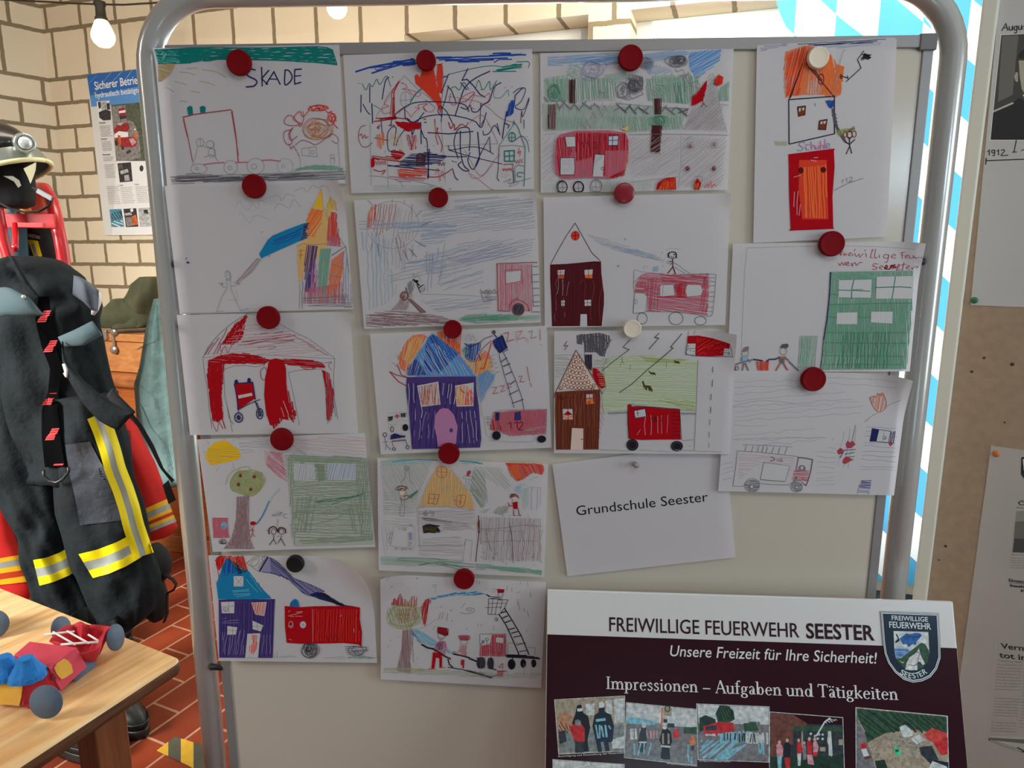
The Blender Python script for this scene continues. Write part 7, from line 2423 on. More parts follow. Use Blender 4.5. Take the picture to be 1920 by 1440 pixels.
# ================================================================== large information panel leaning on the stand
INKS.update(p_white=(172, 172, 168), p_maroon=(27, 6, 11), p_text=(30, 12, 18), p_lt=(176, 158, 162), p_blk=(20, 24, 30), p_sky=(150, 168, 162), p_gry=(96, 100, 100), p_dk=(38, 44, 48), p_red=(150, 34, 40), p_grn=(40, 62, 46), p_dgrn=(28, 44, 36),
    p_brn=(84, 50, 44), p_tan=(124, 112, 98), p_skin=(160, 126, 112), p_blu=(36, 70, 120), p_wave=(96, 120, 150), p_hor=(190, 196, 176), p_road=(92, 88, 92), p_green=(50, 150, 110), p_orange=(170, 90, 60), p_wht2=(150, 156, 150), p_tent=(150, 52, 46), p_navy=(22, 28, 38), p_sil=(136, 142, 142), p_pink=(170, 110, 116), p_lblu=(96, 136, 150))
TL = aty(1026, 1105, -.03); TR = aty(1787, 1128, -.052); PEX = (TR-TL).normalized()
la = R(21.5); hz_ = V((-PEX.y, PEX.x, 0)).normalized()                     # horizontal, away from the viewer
PEZ = (V((0, 0, 1))*math.cos(la)+hz_*math.sin(la)); PEZ = (PEZ-PEX*PEZ.dot(PEX)).normalized(); PS = Surf(TL, PEX, PEZ); PW = (TR-TL).length; PH = (TL.z-.004)/PEZ.z
pnl = thing('information_panel', 'large maroon and white fire brigade display panel leaning against the board stand', 'display panel', TL+PEX*(PW/2)-PEZ*PH)
k = MB().use(M('panel_white', (.76, .76, .74), .2, spec=.5)); k.box(TL+PEX*(PW/2)-PEZ*(PH/2)-PS.n*.006, (PW, .012, PH), PEX, PEZ); k.build('panel', pnl, bevel=.002)
def pmat(n): return inkmat(n)
for n_ in [q for q in INKS if q.startswith('p_')]:
    if n_ in ('p_white', 'p_maroon', 'p_text', 'p_lt', 'p_navy', 'p_sil', 'p_blk'): m_ = inkmat(n_)
    else: m_ = M('ink_'+n_, tuple(min(.8, .62*v/p) for v, p in zip(lin(INKS[n_]), _pl)), .3, var=.4, vscale=150, spec=.4)
    m_.node_tree.nodes['Principled BSDF'].inputs['Roughness'].default_value = .2
def pf(u_, v_): return TL+PEX*u_+PEZ*v_, PS.n
def pink(x0, y0, k_, seed=1): return Ink(PS, x0, y0, k_, (.0012, PW-.0012, -PH+.002, -.001), seed)
def pbuild(ink, name, eps, parent=pnl):
    mb = MB(); lift_ink(mb, ink, PS, pf, None, eps); return mb.build(name, parent, recalc=False)
A = pink(1000, 1080, 3.84); B = pink(1400, 1080, 3.84, 2)
# maroon field
fi = pink(1000, 1080, 3.84)
a, b = fi.uv(100, 420), fi.uv(1536*1.0+1525, 520+0); c_, d_ = (PW-.0012, -PH+.002), (.0012, -PH+.002)
fi.poly(pmat('p_maroon'), [(.0012, a[1]), (PW-.0012, a[1]+(b[1]-a[1])*(PW/(b[0]-a[0]))), c_, d_], True); pbuild(fi, 'maroon_field', .0003)
le = pink(1000, 1080, 3.84)
le.text(pmat('p_text'), 'FREIWILLIGE FEUERWEHR', (547, 396), (1536+380, 442), 96, .005)
le.text(pmat('p_text'), 'SEESTER', (1536+430, 446), (1536+922, 462), 98, .022)
le.text(pmat('p_lt'), 'Unsere Freizeit für Ihre Sicherheit!', (980, 576), (1536+930, 630), 74, .004, .17)
def serif(ink, mat, txt, p0, p1, cap):
    G = {'I': (.40, [('s', .20, 0, 1)]), 'm': (1.0, [('s', .15, 0, .62), ('s', .5, 0, .5), ('s', .85, 0, .5), ('l', .07, [(.15, .48), (.32, .62), (.45, .6), (.5, .46)]), ('l', .07, [(.5, .48), (.67, .62), (.8, .6), (.85, .46)])]),
         'n': (.66, [('s', .15, 0, .62), ('s', .5, 0, .5), ('l', .07, [(.15, .48), (.32, .62), (.45, .6), (.5, .46)])]), 'u': (.66, [('t', .14, .12, .62), ('s', .5, 0, .62), ('l', .07, [(.14, .16), (.2, .02), (.34, .02), (.5, .14)])]),
         'p': (.66, [('s', .15, -.3, .62), ('b', .36, .31, .23, .32)]), 'b': (.66, [('t', .14, .02, 1.04), ('b', .36, .31, .23, .32)]), 'd': (.68, [('b', .29, .31, .24, .32), ('s', .52, 0, 1.04)]), 'o': (.64, [('b', .31, .31, .27, .33)]),
         'e': (.58, [('e', .30, .31, .26, .33), ('l', .06, [(.08, .36), (.5, .36)])]), 'r': (.46, [('s', .15, 0, .62), ('l', .09, [(.16, .46), (.28, .6), (.42, .58)])]), 's': (.47, [('c', .085, [(.38, .48), (.26, .61), (.1, .5), (.22, .34), (.38, .22), (.3, .04), (.16, .02), (.06, .14)])]),
         'i': (.32, [('s', .16, 0, .62), ('d', .15, .86, .075)]), '–': (.66, [('l', .075, [(.05, .32), (.6, .32)])]), 'A': (.78, [('l', .06, [(.08, .02), (.38, 1.02)]), ('l', .13, [(.38, 1.02), (.7, .02)]), ('l', .06, [(.2, .36), (.56, .36)]), ('l', .05, [(0, .02), (.2, .02)]), ('l', .05, [(.55, .02), (.84, .02)])]),
         'f': (.40, [('s', .17, 0, .85), ('c', .08, [(.17, .82), (.22, .99), (.34, 1.02), (.42, .96)]), ('l', .06, [(.02, .6), (.38, .6)])]), 'g': (.58, [('b', .27, .4, .21, .23), ('b', .28, -.13, .26, .17), ('c', .07, [(.14, .22), (.1, .1), (.28, .05), (.46, .0)]), ('l', .06, [(.42, .54), (.56, .6)])]),
         'a': (.54, [('t', .40, .04, .46), ('c', .07, [(.08, .5), (.2, .62), (.36, .58), (.4, .44)]), ('b', .24, .17, .18, .18), ('l', .06, [(.4, .06), (.52, .02)])]), 'T': (.76, [('s', .38, 0, .98), ('l', .07, [(.04, .98), (.72, .98)]), ('l', .06, [(.06, .98), (.03, .78)]), ('l', .06, [(.70, .98), (.74, .78)])]),
         't': (.40, [('t', .17, .08, .8), ('l', .06, [(.03, .6), (.36, .6)]), ('c', .07, [(.17, .12), (.22, .01), (.36, .06)])]), 'k': (.62, [('s', .15, 0, 1.04), ('l', .06, [(.18, .26), (.46, .58)]), ('l', .11, [(.27, .36), (.56, .02)]), ('l', .05, [(.36, .6), (.56, .6)])]), ' ': (.30, [])}
    G['ä'] = (.54, G['a'][1]+[('d', .14, .84, .07), ('d', .36, .84, .07)])
    tot = sum(G[c][0] for c in txt); a, b = ink.uv(*p0), ink.uv(*p1); ux, uy = b[0]-a[0], b[1]-a[1]; L_ = math.hypot(ux, uy); ux /= L_; uy /= L_; kx = L_/tot; ky = cap*ink.mpp; x = 0
    for c in txt:
        adv, ops = G[c]
        T = lambda p: (a[0]+ux*(x+p[0])*kx-uy*p[1]*ky, a[1]+uy*(x+p[0])*kx+ux*p[1]*ky)
        W = lambda w_: w_*kx/ink.mpp
        for o in ops:
            if o[0] in 'st':
                ink.line(mat, W(.125), [T((o[1], o[2])), T((o[1], o[3]))], raw=True)
                ends = [(o[1], o[2]+.025, .15, .15)] if o[0] == 's' else []
                ends += [(o[1], o[3]-.03, .15, .05 if o[3] < .9 or c in 'bdk' else .15)]
                for ex_, ey_, l_, r_ in ends: ink.line(mat, ky*.05/ink.mpp, [T((ex_-l_, ey_)), T((ex_+r_, ey_))], raw=True)
            elif o[0] in 'be':
                n = 22; a0, a1 = (0, 360) if o[0] == 'b' else (8, 320)
                ins = lambda t, q: T((o[1]+(o[3]-q*.13)*math.cos(R(t)), o[2]+(o[4]-q*.045)*math.sin(R(t))))
                ts = [a0+(a1-a0)*i/n for i in range(n+1)]
                ink.P.append((mat, [[ins(t, 0), ins(t2, 0), ins(t2, 1), ins(t, 1)] for t, t2 in zip(ts, ts[1:])], None))
            elif o[0] == 'd': ink.poly(mat, [T((o[1]+o[3]*math.cos(R(t)), o[2]+o[3]*.8*math.sin(R(t)))) for t in range(0, 360, 30)], True)
            else: 
                pts = o[2] if o[0] == 'l' else catmull(o[2]); ink.line(mat, W(o[1]), [T(p) for p in pts], raw=True)
        x += adv
serif(le, pmat('p_lt'), 'Impressionen – Aufgaben und Tätigkeiten', (520, 812), (1536+1092, 892), 84)
pbuild(le, 'lettering', .0006)
def photo(pts, dsl, k0, seed, frame=True, bg='p_gry'):
    """a printed photograph: corner pixels in the zoom frame k0, content as flat colour patches"""
    i_ = pink(*k0, seed); i_.poly(pmat('p_wht2'), pts); c = (sum(p[0] for p in pts)/len(pts), sum(p[1] for p in pts)/len(pts))
    ins = [(p[0]+(c[0]-p[0])*.018, p[1]+(c[1]-p[1])*.022) for p in pts]; i_.poly(pmat(bg), ins)
    us = [i_.uv(*p) for p in ins]; i_.clip = (min(u[0] for u in us), max(u[0] for u in us), max(-PH+.002, min(u[1] for u in us)), max(u[1] for u in us)); i_.dsl(dsl); return pbuild(i_, 'photo', .0006+.0001*seed)
K2, K3 = (1000, 1080, 3.84), (1400, 1080, 3.84)
photo([(150, 888), (660, 860), (657, 1262), (180, 1284)], '''
f p_tan: 160 895 650 870 650 1000 170 1010
f p_wht2: 375 920 440 915 440 1000 380 1000
f p_wht2: 520 895 565 890 570 990 525 990
f p_sky: 580 885 650 880 650 1050 585 1060
h p_orange 9 20 20: 170 980 280 1000 300 1120 175 1130
h p_brn 9 24 60: 180 1040 280 1080 240 1150 180 1150
f p_gry: 180 1150 650 1060 655 1255 190 1270
f p_wht2: 560 1180 655 1150 655 1240 570 1240
f p_blk: 300 1000 315 930 345 925 360 985 395 1010 410 1090 390 1180 400 1262 330 1268 290 1170 280 1050
f p_sil: 315 955 355 950 352 972 318 975
f p_navy: 440 1000 470 980 468 915 500 900 515 920 512 975 560 1000 580 1080 570 1190 540 1200 550 1258 520 1262 505 1190 485 1195 495 1265 465 1268 450 1190 425 1080
f p_sil: 470 915 495 900 514 920 510 945 472 950
l p_lblu 18: 450 1040 520 1030
f p_red: 262 1090 300 1060 345 1060 370 1100 370 1190 310 1195 280 1150
f p_gry: 298 1040 320 1030 342 1045 340 1075 305 1078
f p_dk: 300 1192 365 1190 360 1268 340 1272 330 1270 300 1272
f p_dk: 180 1120 230 1110 240 1190 190 1210
h p_lblu 12 26 80: 440 1070 560 1070 540 1160 460 1170
''', K2, 1, bg='p_tan')
photo([(668, 908), (1190, 958), (1176, 1366), (652, 1308)], '''
f p_sky: 675 915 1185 965 1180 1090 670 1060
f p_lblu: 672 1010 800 1030 930 1060 930 1080 672 1060
f p_gry: 870 1060 930 1060 930 1140 870 1140
f p_orange: 922 945 934 945 930 1100 916 1100
f p_tan: 936 945 996 948 994 1008 936 1004
o p_grn 8: 966 955 18 20
f p_dk: 936 1030 965 1030 965 1055 936 1055
f p_dk: 965 1060 1015 1060 1015 1090 965 1090
f p_grn: 1080 1090 1185 1085 1180 1140 1080 1130
h p_wht2 14 24 88: 680 1100 770 1090 780 1180 690 1190
h p_pink 10 26 85: 800 1110 900 1100 900 1190 820 1190
f p_road: 665 1180 1182 1150 1178 1360 655 1304
f p_dk: 775 1090 810 1090 818 1200 800 1270 760 1265 755 1180
d p_wht2: 795 1072 16 22
f p_hor: 760 1190 818 1190 816 1202 760 1202
f p_blk: 905 1180 930 1100 960 1095 990 1120 1000 1190 980 1240 985 1320 940 1320 915 1310 925 1220
d p_hor: 945 1090 16 14
f p_tan: 925 1135 940 1130 940 1210 928 1210
f p_tan: 965 1130 980 1135 980 1205 968 1210
f p_hor: 918 1216 985 1222 984 1236 918 1230
f p_red: 1005 1110 1045 1100 1050 1165 1010 1170
f p_orange: 1120 1160 1150 1145 1170 1200 1150 1225 1125 1220
f p_dk: 1135 1220 1160 1220 1155 1255 1135 1255
h p_lblu 10 34 100: 700 1200 860 1200 850 1300 720 1290
h p_lblu 12 40 95: 1070 1200 1120 1210 1160 1350 1100 1350
''', K2, 2, bg='p_road')
photo([(1172, 917), (1700, 938), (1698, 1342), (1183, 1322)], '''
f p_sky: 1180 925 1692 945 1692 1070 1190 1060
f p_dgrn: 1195 1020 1240 1000 1310 1030 1320 1090 1195 1120
f p_grn: 1310 990 1340 930 1395 926 1440 970 1450 1030 1400 1060 1330 1060
h p_dgrn 10 16 70: 1310 990 1340 930 1400 930 1440 980 1440 1040 1330 1050
f p_gry: 1550 1045 1630 1048 1635 1100 1550 1100
f p_grn: 1510 1060 1600 1050 1620 1110 1520 1120
f p_red: 1225 1080 1330 1050 1440 1055 1445 1130 1330 1150 1225 1140
f p_dk: 1235 1085 1320 1070 1320 1110 1235 1112
f p_wht2: 1235 1135 1310 1135 1310 1150 1240 1150
h p_lblu 13 16 88: 1330 1130 1520 1110 1600 1120 1540 1200 1340 1200
h p_wht2 14 26 90: 1500 1120 1690 1120 1690 1230 1520 1210
h p_dk 9 30 90: 1350 1120 1640 1130 1600 1200 1360 1200
f p_road: 1190 1190 1692 1210 1692 1335 1190 1318
f p_lblu: 1290 1330 1440 1240 1550 1200 1400 1320
h p_lblu 14 24 140: 1200 1180 1480 1180 1380 1310 1200 1310
f p_wht2: 1615 1140 1660 1140 1665 1200 1620 1200
h p_lblu 10 14 90: 1620 1200 1665 1200 1660 1285 1625 1285
''', K2, 3, bg='p_road')
photo([(162, 975), (693, 1016), (705, 1420), (160, 1420)], '''
f p_brn: 170 985 400 1005 430 1040 430 1100 335 1100 330 1300 170 1300
f p_maroon: 330 995 690 1022 690 1070 440 1065
f p_grn: 332 1080 692 1085 692 1118 332 1112
f p_dk: 390 1118 692 1120 692 1300 390 1300
f p_tan: 392 1118 404 1118 404 1260 392 1260
d p_sky: 460 1135 10 10 490 1150 9 9 520 1140 9 9 545 1140 9 9 510 1170 9 9 545 1172 9 9
f p_sky: 582 1115 606 1115 618 1295 590 1298
l p_sil 10: 500 1150 560 1050 600 1020
h p_sil 5 12 30: 560 1050 600 1018 660 1040 580 1060
f p_dgrn: 170 1300 692 1290 700 1420 165 1420
f p_pink: 212 1215 240 1200 262 1240 255 1300 215 1300
f p_lblu: 218 1295 252 1295 248 1382 224 1382
f p_blk: 265 1210 290 1190 318 1215 315 1310 265 1310
f p_red: 272 1305 312 1305 308 1382 278 1382
f p_dk: 318 1210 345 1215 345 1310 320 1310
f p_red: 360 1200 385 1190 405 1250 390 1280 362 1275
f p_wht2: 362 1275 392 1278 385 1365 368 1365
f p_gry: 400 1220 425 1215 428 1320 405 1325
f p_red: 432 1190 455 1180 472 1220 465 1285 436 1280
f p_pink: 432 1285 470 1285 485 1360 440 1352
f p_pink: 475 1195 500 1185 518 1230 508 1270 478 1270
f p_red: 476 1265 508 1265 505 1295 478 1295
d p_skin: 235 1195 10 13 290 1182 11 14 373 1182 10 13 413 1200 10 13 450 1172 11 14 488 1175 11 14
l p_wht2 6: 590 1120 580 1180 610 1300
f p_tan: 525 1230 565 1230 565 1260 525 1260
f p_tan: 660 1175 690 1175 690 1215 660 1215
''', K3, 4, bg='p_dk')
photo([(781, 942), (1445, 1005), (1455, 1420), (783, 1420)], '''
f p_grn: 790 952 1438 1012 1440 1150 1200 1100 1000 1130 860 1200 800 1120
h p_dgrn 12 26 40: 800 960 1430 1020 1430 1120 1000 1130 850 1180
f p_road: 786 990 840 1100 900 1300 930 1410 790 1410
l p_tan 5: 800 1040 850 1120
f p_tan: 900 1200 1100 1150 1250 1220 1330 1300 1350 1410 930 1410
h p_gry 6 30 10: 980 1170 1180 1120 1300 1230 1200 1290
f p_wht2: 1096 1085 1140 1068 1196 1118 1180 1145 1120 1150
f p_sil: 1120 1150 1180 1140 1196 1120 1190 1150 1135 1160
f p_wht2: 1186 1160 1245 1140 1288 1180 1230 1200
f p_sil: 1186 1160 1230 1200 1228 1215 1186 1180
f p_tent: 1265 1150 1330 1090 1440 1130 1444 1260 1400 1290 1340 1200
f p_red: 1340 1200 1444 1160 1446 1280 1400 1290
l p_pink 4: 1340 1200 1300 1200 1280 1150
f p_dk: 1240 1230 1330 1220 1380 1320 1330 1360 1250 1280
f p_navy: 1340 1320 1450 1340 1450 1410 1380 1380
f p_wht2: 1335 1330 1440 1370 1450 1415 1300 1400
f p_green: 1055 1235 1085 1225 1112 1275 1105 1290 1080 1295 1062 1265
f p_grn: 1065 1250 1090 1245 1096 1262 1072 1268
f p_red: 815 1210 850 1195 865 1220 850 1245 820 1240
f p_sil: 822 1245 858 1240 880 1295 840 1302
f p_brn: 840 1300 890 1290 900 1310 850 1320
f p_dgrn: 920 1330 990 1320 1020 1400 940 1410
t p_dk 7 3: 1100 1185 1120 1190 1150 1185 1175 1200 1200 1215 1130 1210 1210 1250 1190 1280 950 1280 930 1250 960 1310 1080 1200 1160 1175 1220 1230 1240 1260 1070 1310
''', K3, 5, bg='p_tan')
photo([(138, 1316), (657, 1352), (655, 1440), (138, 1440)], '''
f p_wht2: 140 1322 650 1356 650 1440 140 1440
o p_gry 5: 390 1385 14 16
''', K2, 6, bg='p_tan')
ln_ = pink(1000, 1080, 3.84)
for a, b in (((180, 1303), (655, 1276)), ((960, 1352), (1180, 1372)), ((1195, 1334), (1420, 1340))): ln_.text(pmat('p_lt'), 'Besichtigung und Einsatzübung der Feuerwehr', a, b, 11)
pbuild(ln_, 'caption', .0006)
# crest
cr_ = pink(*K3); sh = [(962, 255), (1378, 270), (1390, 500), (1392, 590), (1366, 670), (1320, 728), (1262, 756), (1195, 766), (1128, 745), (1066, 694), (1018, 628), (992, 560), (980, 480)]
cen = (1182, 480); inset = lambda f_: [(p[0]+(cen[0]-p[0])*f_, p[1]+(cen[1]-p[1])*f_) for p in sh]
cr_.poly(pmat('p_text'), inset(-.012)); cr_.poly(pmat('p_sil'), sh); cr_.poly(pmat('p_blk'), inset(.022)); cr_.poly(pmat('p_sil'), inset(.040)); cr_.poly(pmat('p_navy'), inset(.066))
cr_.text(pmat('p_sil'), 'FREIWILLIGE', (1042, 316), (1303, 328), 32, .01); cr_.text(pmat('p_sil'), 'FEUERWEHR', (1025, 370), (1325, 384), 42, .012)
for ch, (x, y), (x2, y2) in zip('SEESTER', ((1098, 696), (1128, 714), (1160, 726), (1192, 731), (1222, 728), (1250, 720), (1274, 706)), ((1122, 712), (1150, 724), (1182, 731), (1216, 729), (1244, 722), (1268, 710), (1300, 692))): cr_.text(pmat('p_sil'), ch, (x, y+5), (x2, y2+5), 36, .012)
inn = [(1055, 395), (1305, 402), (1312, 560), (1296, 625), (1262, 660), (1212, 678), (1160, 674), (1112, 645), (1078, 595), (1060, 530)]
cr_.poly(pmat('p_wht2'), inn)
cr_.dsl('''
f p_wave: 1060 520 1150 520 1180 540 1110 590 1070 590 1062 540
h p_blu 5 12 5: 1062 525 1150 525 1170 545 1100 588 1070 588
f p_grn: 1070 592 1110 590 1180 535 1255 478 1280 490 1308 530 1312 560 1296 625 1262 660 1212 678 1160 674 1112 645
f p_blu: 1096 450 1130 425 1150 410 1165 418 1215 408 1245 412 1258 428 1240 450 1220 470 1215 495 1190 490 1160 510 1150 490 1120 492 1110 468
f p_navy: 1096 452 1078 415 1070 420 1085 450 1064 475 1072 482 1100 466
l p_navy 5: 1150 430 1200 440 1240 436
t p_blk 5 3: 1236 430
f p_hor: 1138 672 1150 620 1170 585 1205 560 1222 545 1236 520 1244 545 1250 570 1270 610 1280 630 1265 642 1250 620 1228 612 1226 640 1225 676 1180 678
l p_blk 4: 1222 545 1250 560
l p_blk 4: 1240 560 1228 610
l p_blk 4: 1160 635 1200 645 1250 618
l p_hor 5: 1100 610 1120 625 1130 615
t p_blk 4 2: 1244 568
''')
pbuild(cr_, 'crest', .0014)
# ================================================================== pin board at the right
E0 = aty(1788, 470, .25); BD = V((.82, -.572, 0)).normalized(); QS = Surf(V((E0.x, E0.y, 0)), BD, V((0, 0, 1)))
pb = thing('pin_board', 'tan pin board with pale edge at the far right, carrying photo and newspaper sheets', 'board', V((E0.x, E0.y, 0)))
def qp(u_, z, d=0): return V((E0.x, E0.y, 0))+BD*u_+V((0, 0, z))+QS.n*d
k = MB().use(M('tan_board_face', (176, 152, 126), .85, var=.1, vscale=60, bump=.3, bscale=400)); k.box(qp(.55, 1.15, -.009), (1.07, .018, 1.84), BD); k.build('board_face', pb)
EW = .026
WED = M('pale_edge_trim', (226, 226, 212), .5, spec=.5)
for c, sz in ((qp(EW/2, 1.15, -.006), (EW, .03, 1.9)), (qp(1.1-EW/2, 1.15, -.006), (EW, .03, 1.9)), (qp(.55, 2.1-EW/2, -.006), (1.1-2*EW-.002, .03, EW)), (qp(.55, .2+EW/2, -.006), (1.1-2*EW-.002, .03, EW))):
    k = MB().use(WED); k.box(c, sz, BD); k.build('edge_trim', pb, bevel=.004)
for u_ in (.04, 1.06):
    k = MB().use(WED); k.box(qp(u_, .12, -.02), (.035, .03, .24), BD); k.build('leg', pb, bevel=.003)
    k = MB().use(WED); k.box(qp(u_, .015, -.01), (.04, .42, .03), BD); k.build('foot', pb, bevel=.003)
HOLE = M('pin_hole_brown', (84, 56, 36), .9)
for x, y, r in ((1845, 671, 3), (1898, 683, 4), (1773, 1024, 3), (1822, 697, 3), (1760, 1050, 2), (1884, 792, 2)): p = hit(x, y, QS.O, QS.n); k = MB().use(HOLE); k.lathe([(r*.0009, 0), (r*.0006, .0004)], p+QS.n*.0002, QS.n, 10); k.build('pin_hole', pb)
QP = M('sheet_paper', (.60, .60, .58), .75)
def qsheet(name, label, cat, pts, z0, draw, paper=QP, eps=.0014, curl=0):
    i_ = Ink(QS, *z0); uvs = [i_.uv(*p) if not isinstance(p[0], str) else p[1] for p in pts]
    mb = MB().use(paper); f_ = lambda u_, v_: (qp(u_, v_), QS.n); lo = min(u[0] for u in uvs)
    mb.loft([[qp(u_, v_, .0004) for u_, v_ in uvs], [qp(u_, v_, .0012) for u_, v_ in uvs]], smooth=False)
    draw(i_); lift_ink(mb, i_, QS, f_, None, eps); o = mb.build(name, loc=qp(*uvs[0]), recalc=False); return tag(o, label, cat)
INKS.update(q_blk=(28, 28, 28), q_gry=(90, 88, 84), q_dk=(46, 44, 42), q_lt=(120, 116, 108), q_mid=(70, 66, 62), q_skin=(112, 104, 96), q_cream=(150, 146, 134), q_txt=(86, 82, 76), q_grn=(44, 60, 50))
K7 = (1660, 0, 3.6)
def dA(i_):
    i_.clip = (-.3, .9, .5, 2.05)
    i_.strokes(inkmat('q_blk'), 7, 785, 210, 1, 1, [[(0, 0), (28, -48), (42, 0)], [(8, -18), (40, -22)], [(52, -28), (52, -5), (68, -4), (74, -28), (74, 0)], [(104, -26), (86, -22), (88, -2), (104, -6), (104, -28), (100, 18), (84, 16)], [(116, -28), (116, -5), (130, -4), (136, -28), (138, 0)], [(166, -28), (150, -22), (166, -10), (148, -2)], [(178, -40), (178, -4)], [(170, -26), (190, -28)]], -.06)
    i_.dsl('''
f q_cream: 779 235 1180 215 1180 950 704 948
f q_dk: 783 239 1180 219 1180 945 710 944
f q_mid: 790 245 900 240 880 420 860 640 760 690
f q_blk: 728 760 860 695 905 660 960 700 1180 690 1180 944 712 944
f q_lt: 728 748 860 690 868 700 730 760
f q_blk: 895 380 915 345 960 320 1060 320 1100 400 905 400
f q_skin: 900 400 1080 400 1070 560 1010 660 950 650 920 600 908 520
f q_skin: 880 490 870 520 880 550 895 555 895 490
l q_blk 8: 890 405 1080 405
f q_cream: 925 640 960 690 980 660 950 640
''')
    i_.strokes(inkmat('q_blk'), 7, 688, 1050, 1, 1, [[(0, -24), (14, -36), (14, 0)], [(50, -34), (32, -34), (34, -18), (50, -18), (50, -34), (48, 0), (34, 0)], [(64, -26), (76, -36), (76, 0)], [(92, -30), (108, -38), (116, -26), (94, 2), (142, 0)]], -.02)
    i_.dsl('''
l q_blk 8: 680 1085 1150 1068
l q_blk 8: 681 1066 678 1112
l q_blk 7: 885 945 868 1028
l q_blk 7: 855 1028 888 1026
c q_blk 6: 916 1020 930 1012 936 1008
''')
bl_ = Ink(QS, *K7)
qsheet('photo_sheet', 'white sheet with an old black and white portrait and handwritten year', 'poster', [(775, -60), (1250, -60), ('uv', (bl_.uv(1250, 2100)[0], bl_.uv(576, 2060)[1])), (576, 2060)], K7, dA)
K8 = (1660, 800, 2.25)
def dB(i_):
    i_.clip = (-.3, .9, .5, 2.05)
    T_ = lambda s_, a, b, c, o=.012: i_.text(inkmat('q_blk'), s_, a, b, c, o)
    i_.dsl('''
f q_blk: 574 128 700 122 700 260 600 240 572 200
f q_cream: 580 136 700 130 700 180 584 184
f q_grn: 582 200 700 190 700 240 606 232
''')
    T_('Ölunfall', (561, 330), (690, 336), 20); T_('Feuerwehr im Einsatz', (556, 344), (720, 350), 8, 0)
    i_.dsl('''
f q_gry: 552 355 720 352 720 535 536 530
f q_mid: 548 400 720 390 720 470 542 480
f q_dk: 545 470 720 480 720 534 537 529
''')
    def block(x, y, w_, n, lh, sl=0, wd=6):
        for q in range(n): i_.text(inkmat('q_txt'), random.choice(['der Feuerwehr wurde die Straße', 'und konnten wenig später das', 'am Einsatzort waren beide Wehren', 'Hilfe der Nachbarwehren aus']), (x-q*lh*.07, y+q*lh+sl), (x+w_-q*lh*.07, y+q*lh+4+sl), wd, 0)
    i_.text(inkmat('q_txt'), 'Der Kreisfeuerwehr', (534, 541), (680, 546), 6, .02)
    block(530, 556, 160, 5, 10)
    T_('Einsatz und', (521, 652), (640, 664), 14, .03); T_('Beseitigung', (526, 674), (640, 684), 13, .03); T_('Kanal', (572, 696), (640, 702), 13, .03)
    i_.dsl('l q_blk 2: 521 657 640 668')
    T_('Vermißter', (488, 934), (700, 958), 28, .02); T_('tot in der', (482, 972), (690, 996), 28, .02); i_.text(inkmat('q_txt'), 'Leiche bei Suchaktion', (478, 988), (700, 1006), 9, .01)
    i_.dsl('l q_lt 2: 470 900 436 1300')
    block(472, 1004, 104, 9, 13); block(584, 1020, 104, 20, 13); block(462, 1146, 104, 7, 12, 0); block(450, 1248, 104, 4, 12)
    i_.dsl('''
f q_lt: 438 1302 720 1312 720 1540 410 1540
f q_mid: 438 1310 720 1325 720 1350 436 1335
h q_dk 9 22 30: 430 1350 720 1360 720 1500 410 1500
d q_dk: 458 1350 14 14 510 1365 12 12 545 1375 12 12
f q_dk: 442 1400 450 1365 470 1365 480 1395 470 1440 445 1440
f q_dk: 500 1420 505 1385 525 1380 535 1420 525 1450
l q_cream 4: 430 1400 560 1460
''')
b8 = Ink(QS, *K8)
qsheet('newspaper_sheet', 'large aged sheet with newspaper clippings pinned on the tan board', 'poster', [(446, 80), ('uv', (b8.uv(446, 80)[0]+.6, b8.uv(446, 80)[1])), ('uv', (b8.uv(446, 80)[0]+.6, .42)), ('uv', (b8.uv(335, 1120)[0]-.012, .42))], K8, dB, M('aged_paper', (.54, .51, .45), .8, var=.08, vscale=6))
for x, y, c, nm, lb in ((1827, 563, (30, 110, 70), 'green', 'green drawing pin at the corner of the white portrait sheet'), (1868, 850, (214, 120, 60), 'orange', 'orange drawing pin at the corner of the newspaper sheet')):
    p = hit(x, y, QS.O, QS.n)+QS.n*.0014; k = MB().use(M(nm+'_pin', c, .35)); k.lathe([(.0055, 0), (.0062, .002), (.005, .004), (.003, .005)], p, QS.n, 18); tag(k.build('drawing_pin', loc=p), lb, 'pin')
# ================================================================== training poster on the brick wall
WS = Surf(WP+WN*.006, WD, V((0, 0, 1)))
def wf(u_, v_): return WS.O+WD*u_+V((0, 0, v_)), WN
INKS.update(w_blue=(40, 92, 140), w_blue2=(84, 130, 164), w_white=(224, 218, 204), w_paper=(206, 196, 172), w_grey=(120, 112, 96), w_dk=(58, 50, 44), w_grn=(84, 86, 62), w_road=(132, 122, 104), w_red=(150, 40, 40), w_org=(196, 96, 48), w_cy=(78, 136, 138), w_pale=(176, 168, 148), w_sk=(200, 150, 130))
def wmat(n):
    return M('ink_'+n, tuple(min(.86, .82*v/p) for v, p in zip(lin(INKS[n]), lin((214, 204, 180)))), .6, spec=.3, var=0 if n in ('w_paper', 'w_white', 'w_blue', 'w_blue2', 'w_grey') else .45, vscale=70)
for n_ in [q for q in INKS if q.startswith('w_')]: wmat(n_)
k = MB().use(wmat('w_paper')); s0, s1, za, zb = WS.uv(162.5, 142)[0], WS.uv(162.5, 142)[0]+.594, 1.585, 2.415
k.loft([[WP+WN*d+WD*a+V((0, 0, b)) for a, b in ((s0, za), (s1, za), (s1, zb), (s0, zb))] for d in (.003, .005)], smooth=False)
i_ = Ink(WS, 0, 0, 4.8, (s0, s1, za, zb))
Z1 = lambda s_: '\n'.join(l for l in s_.strip().splitlines())
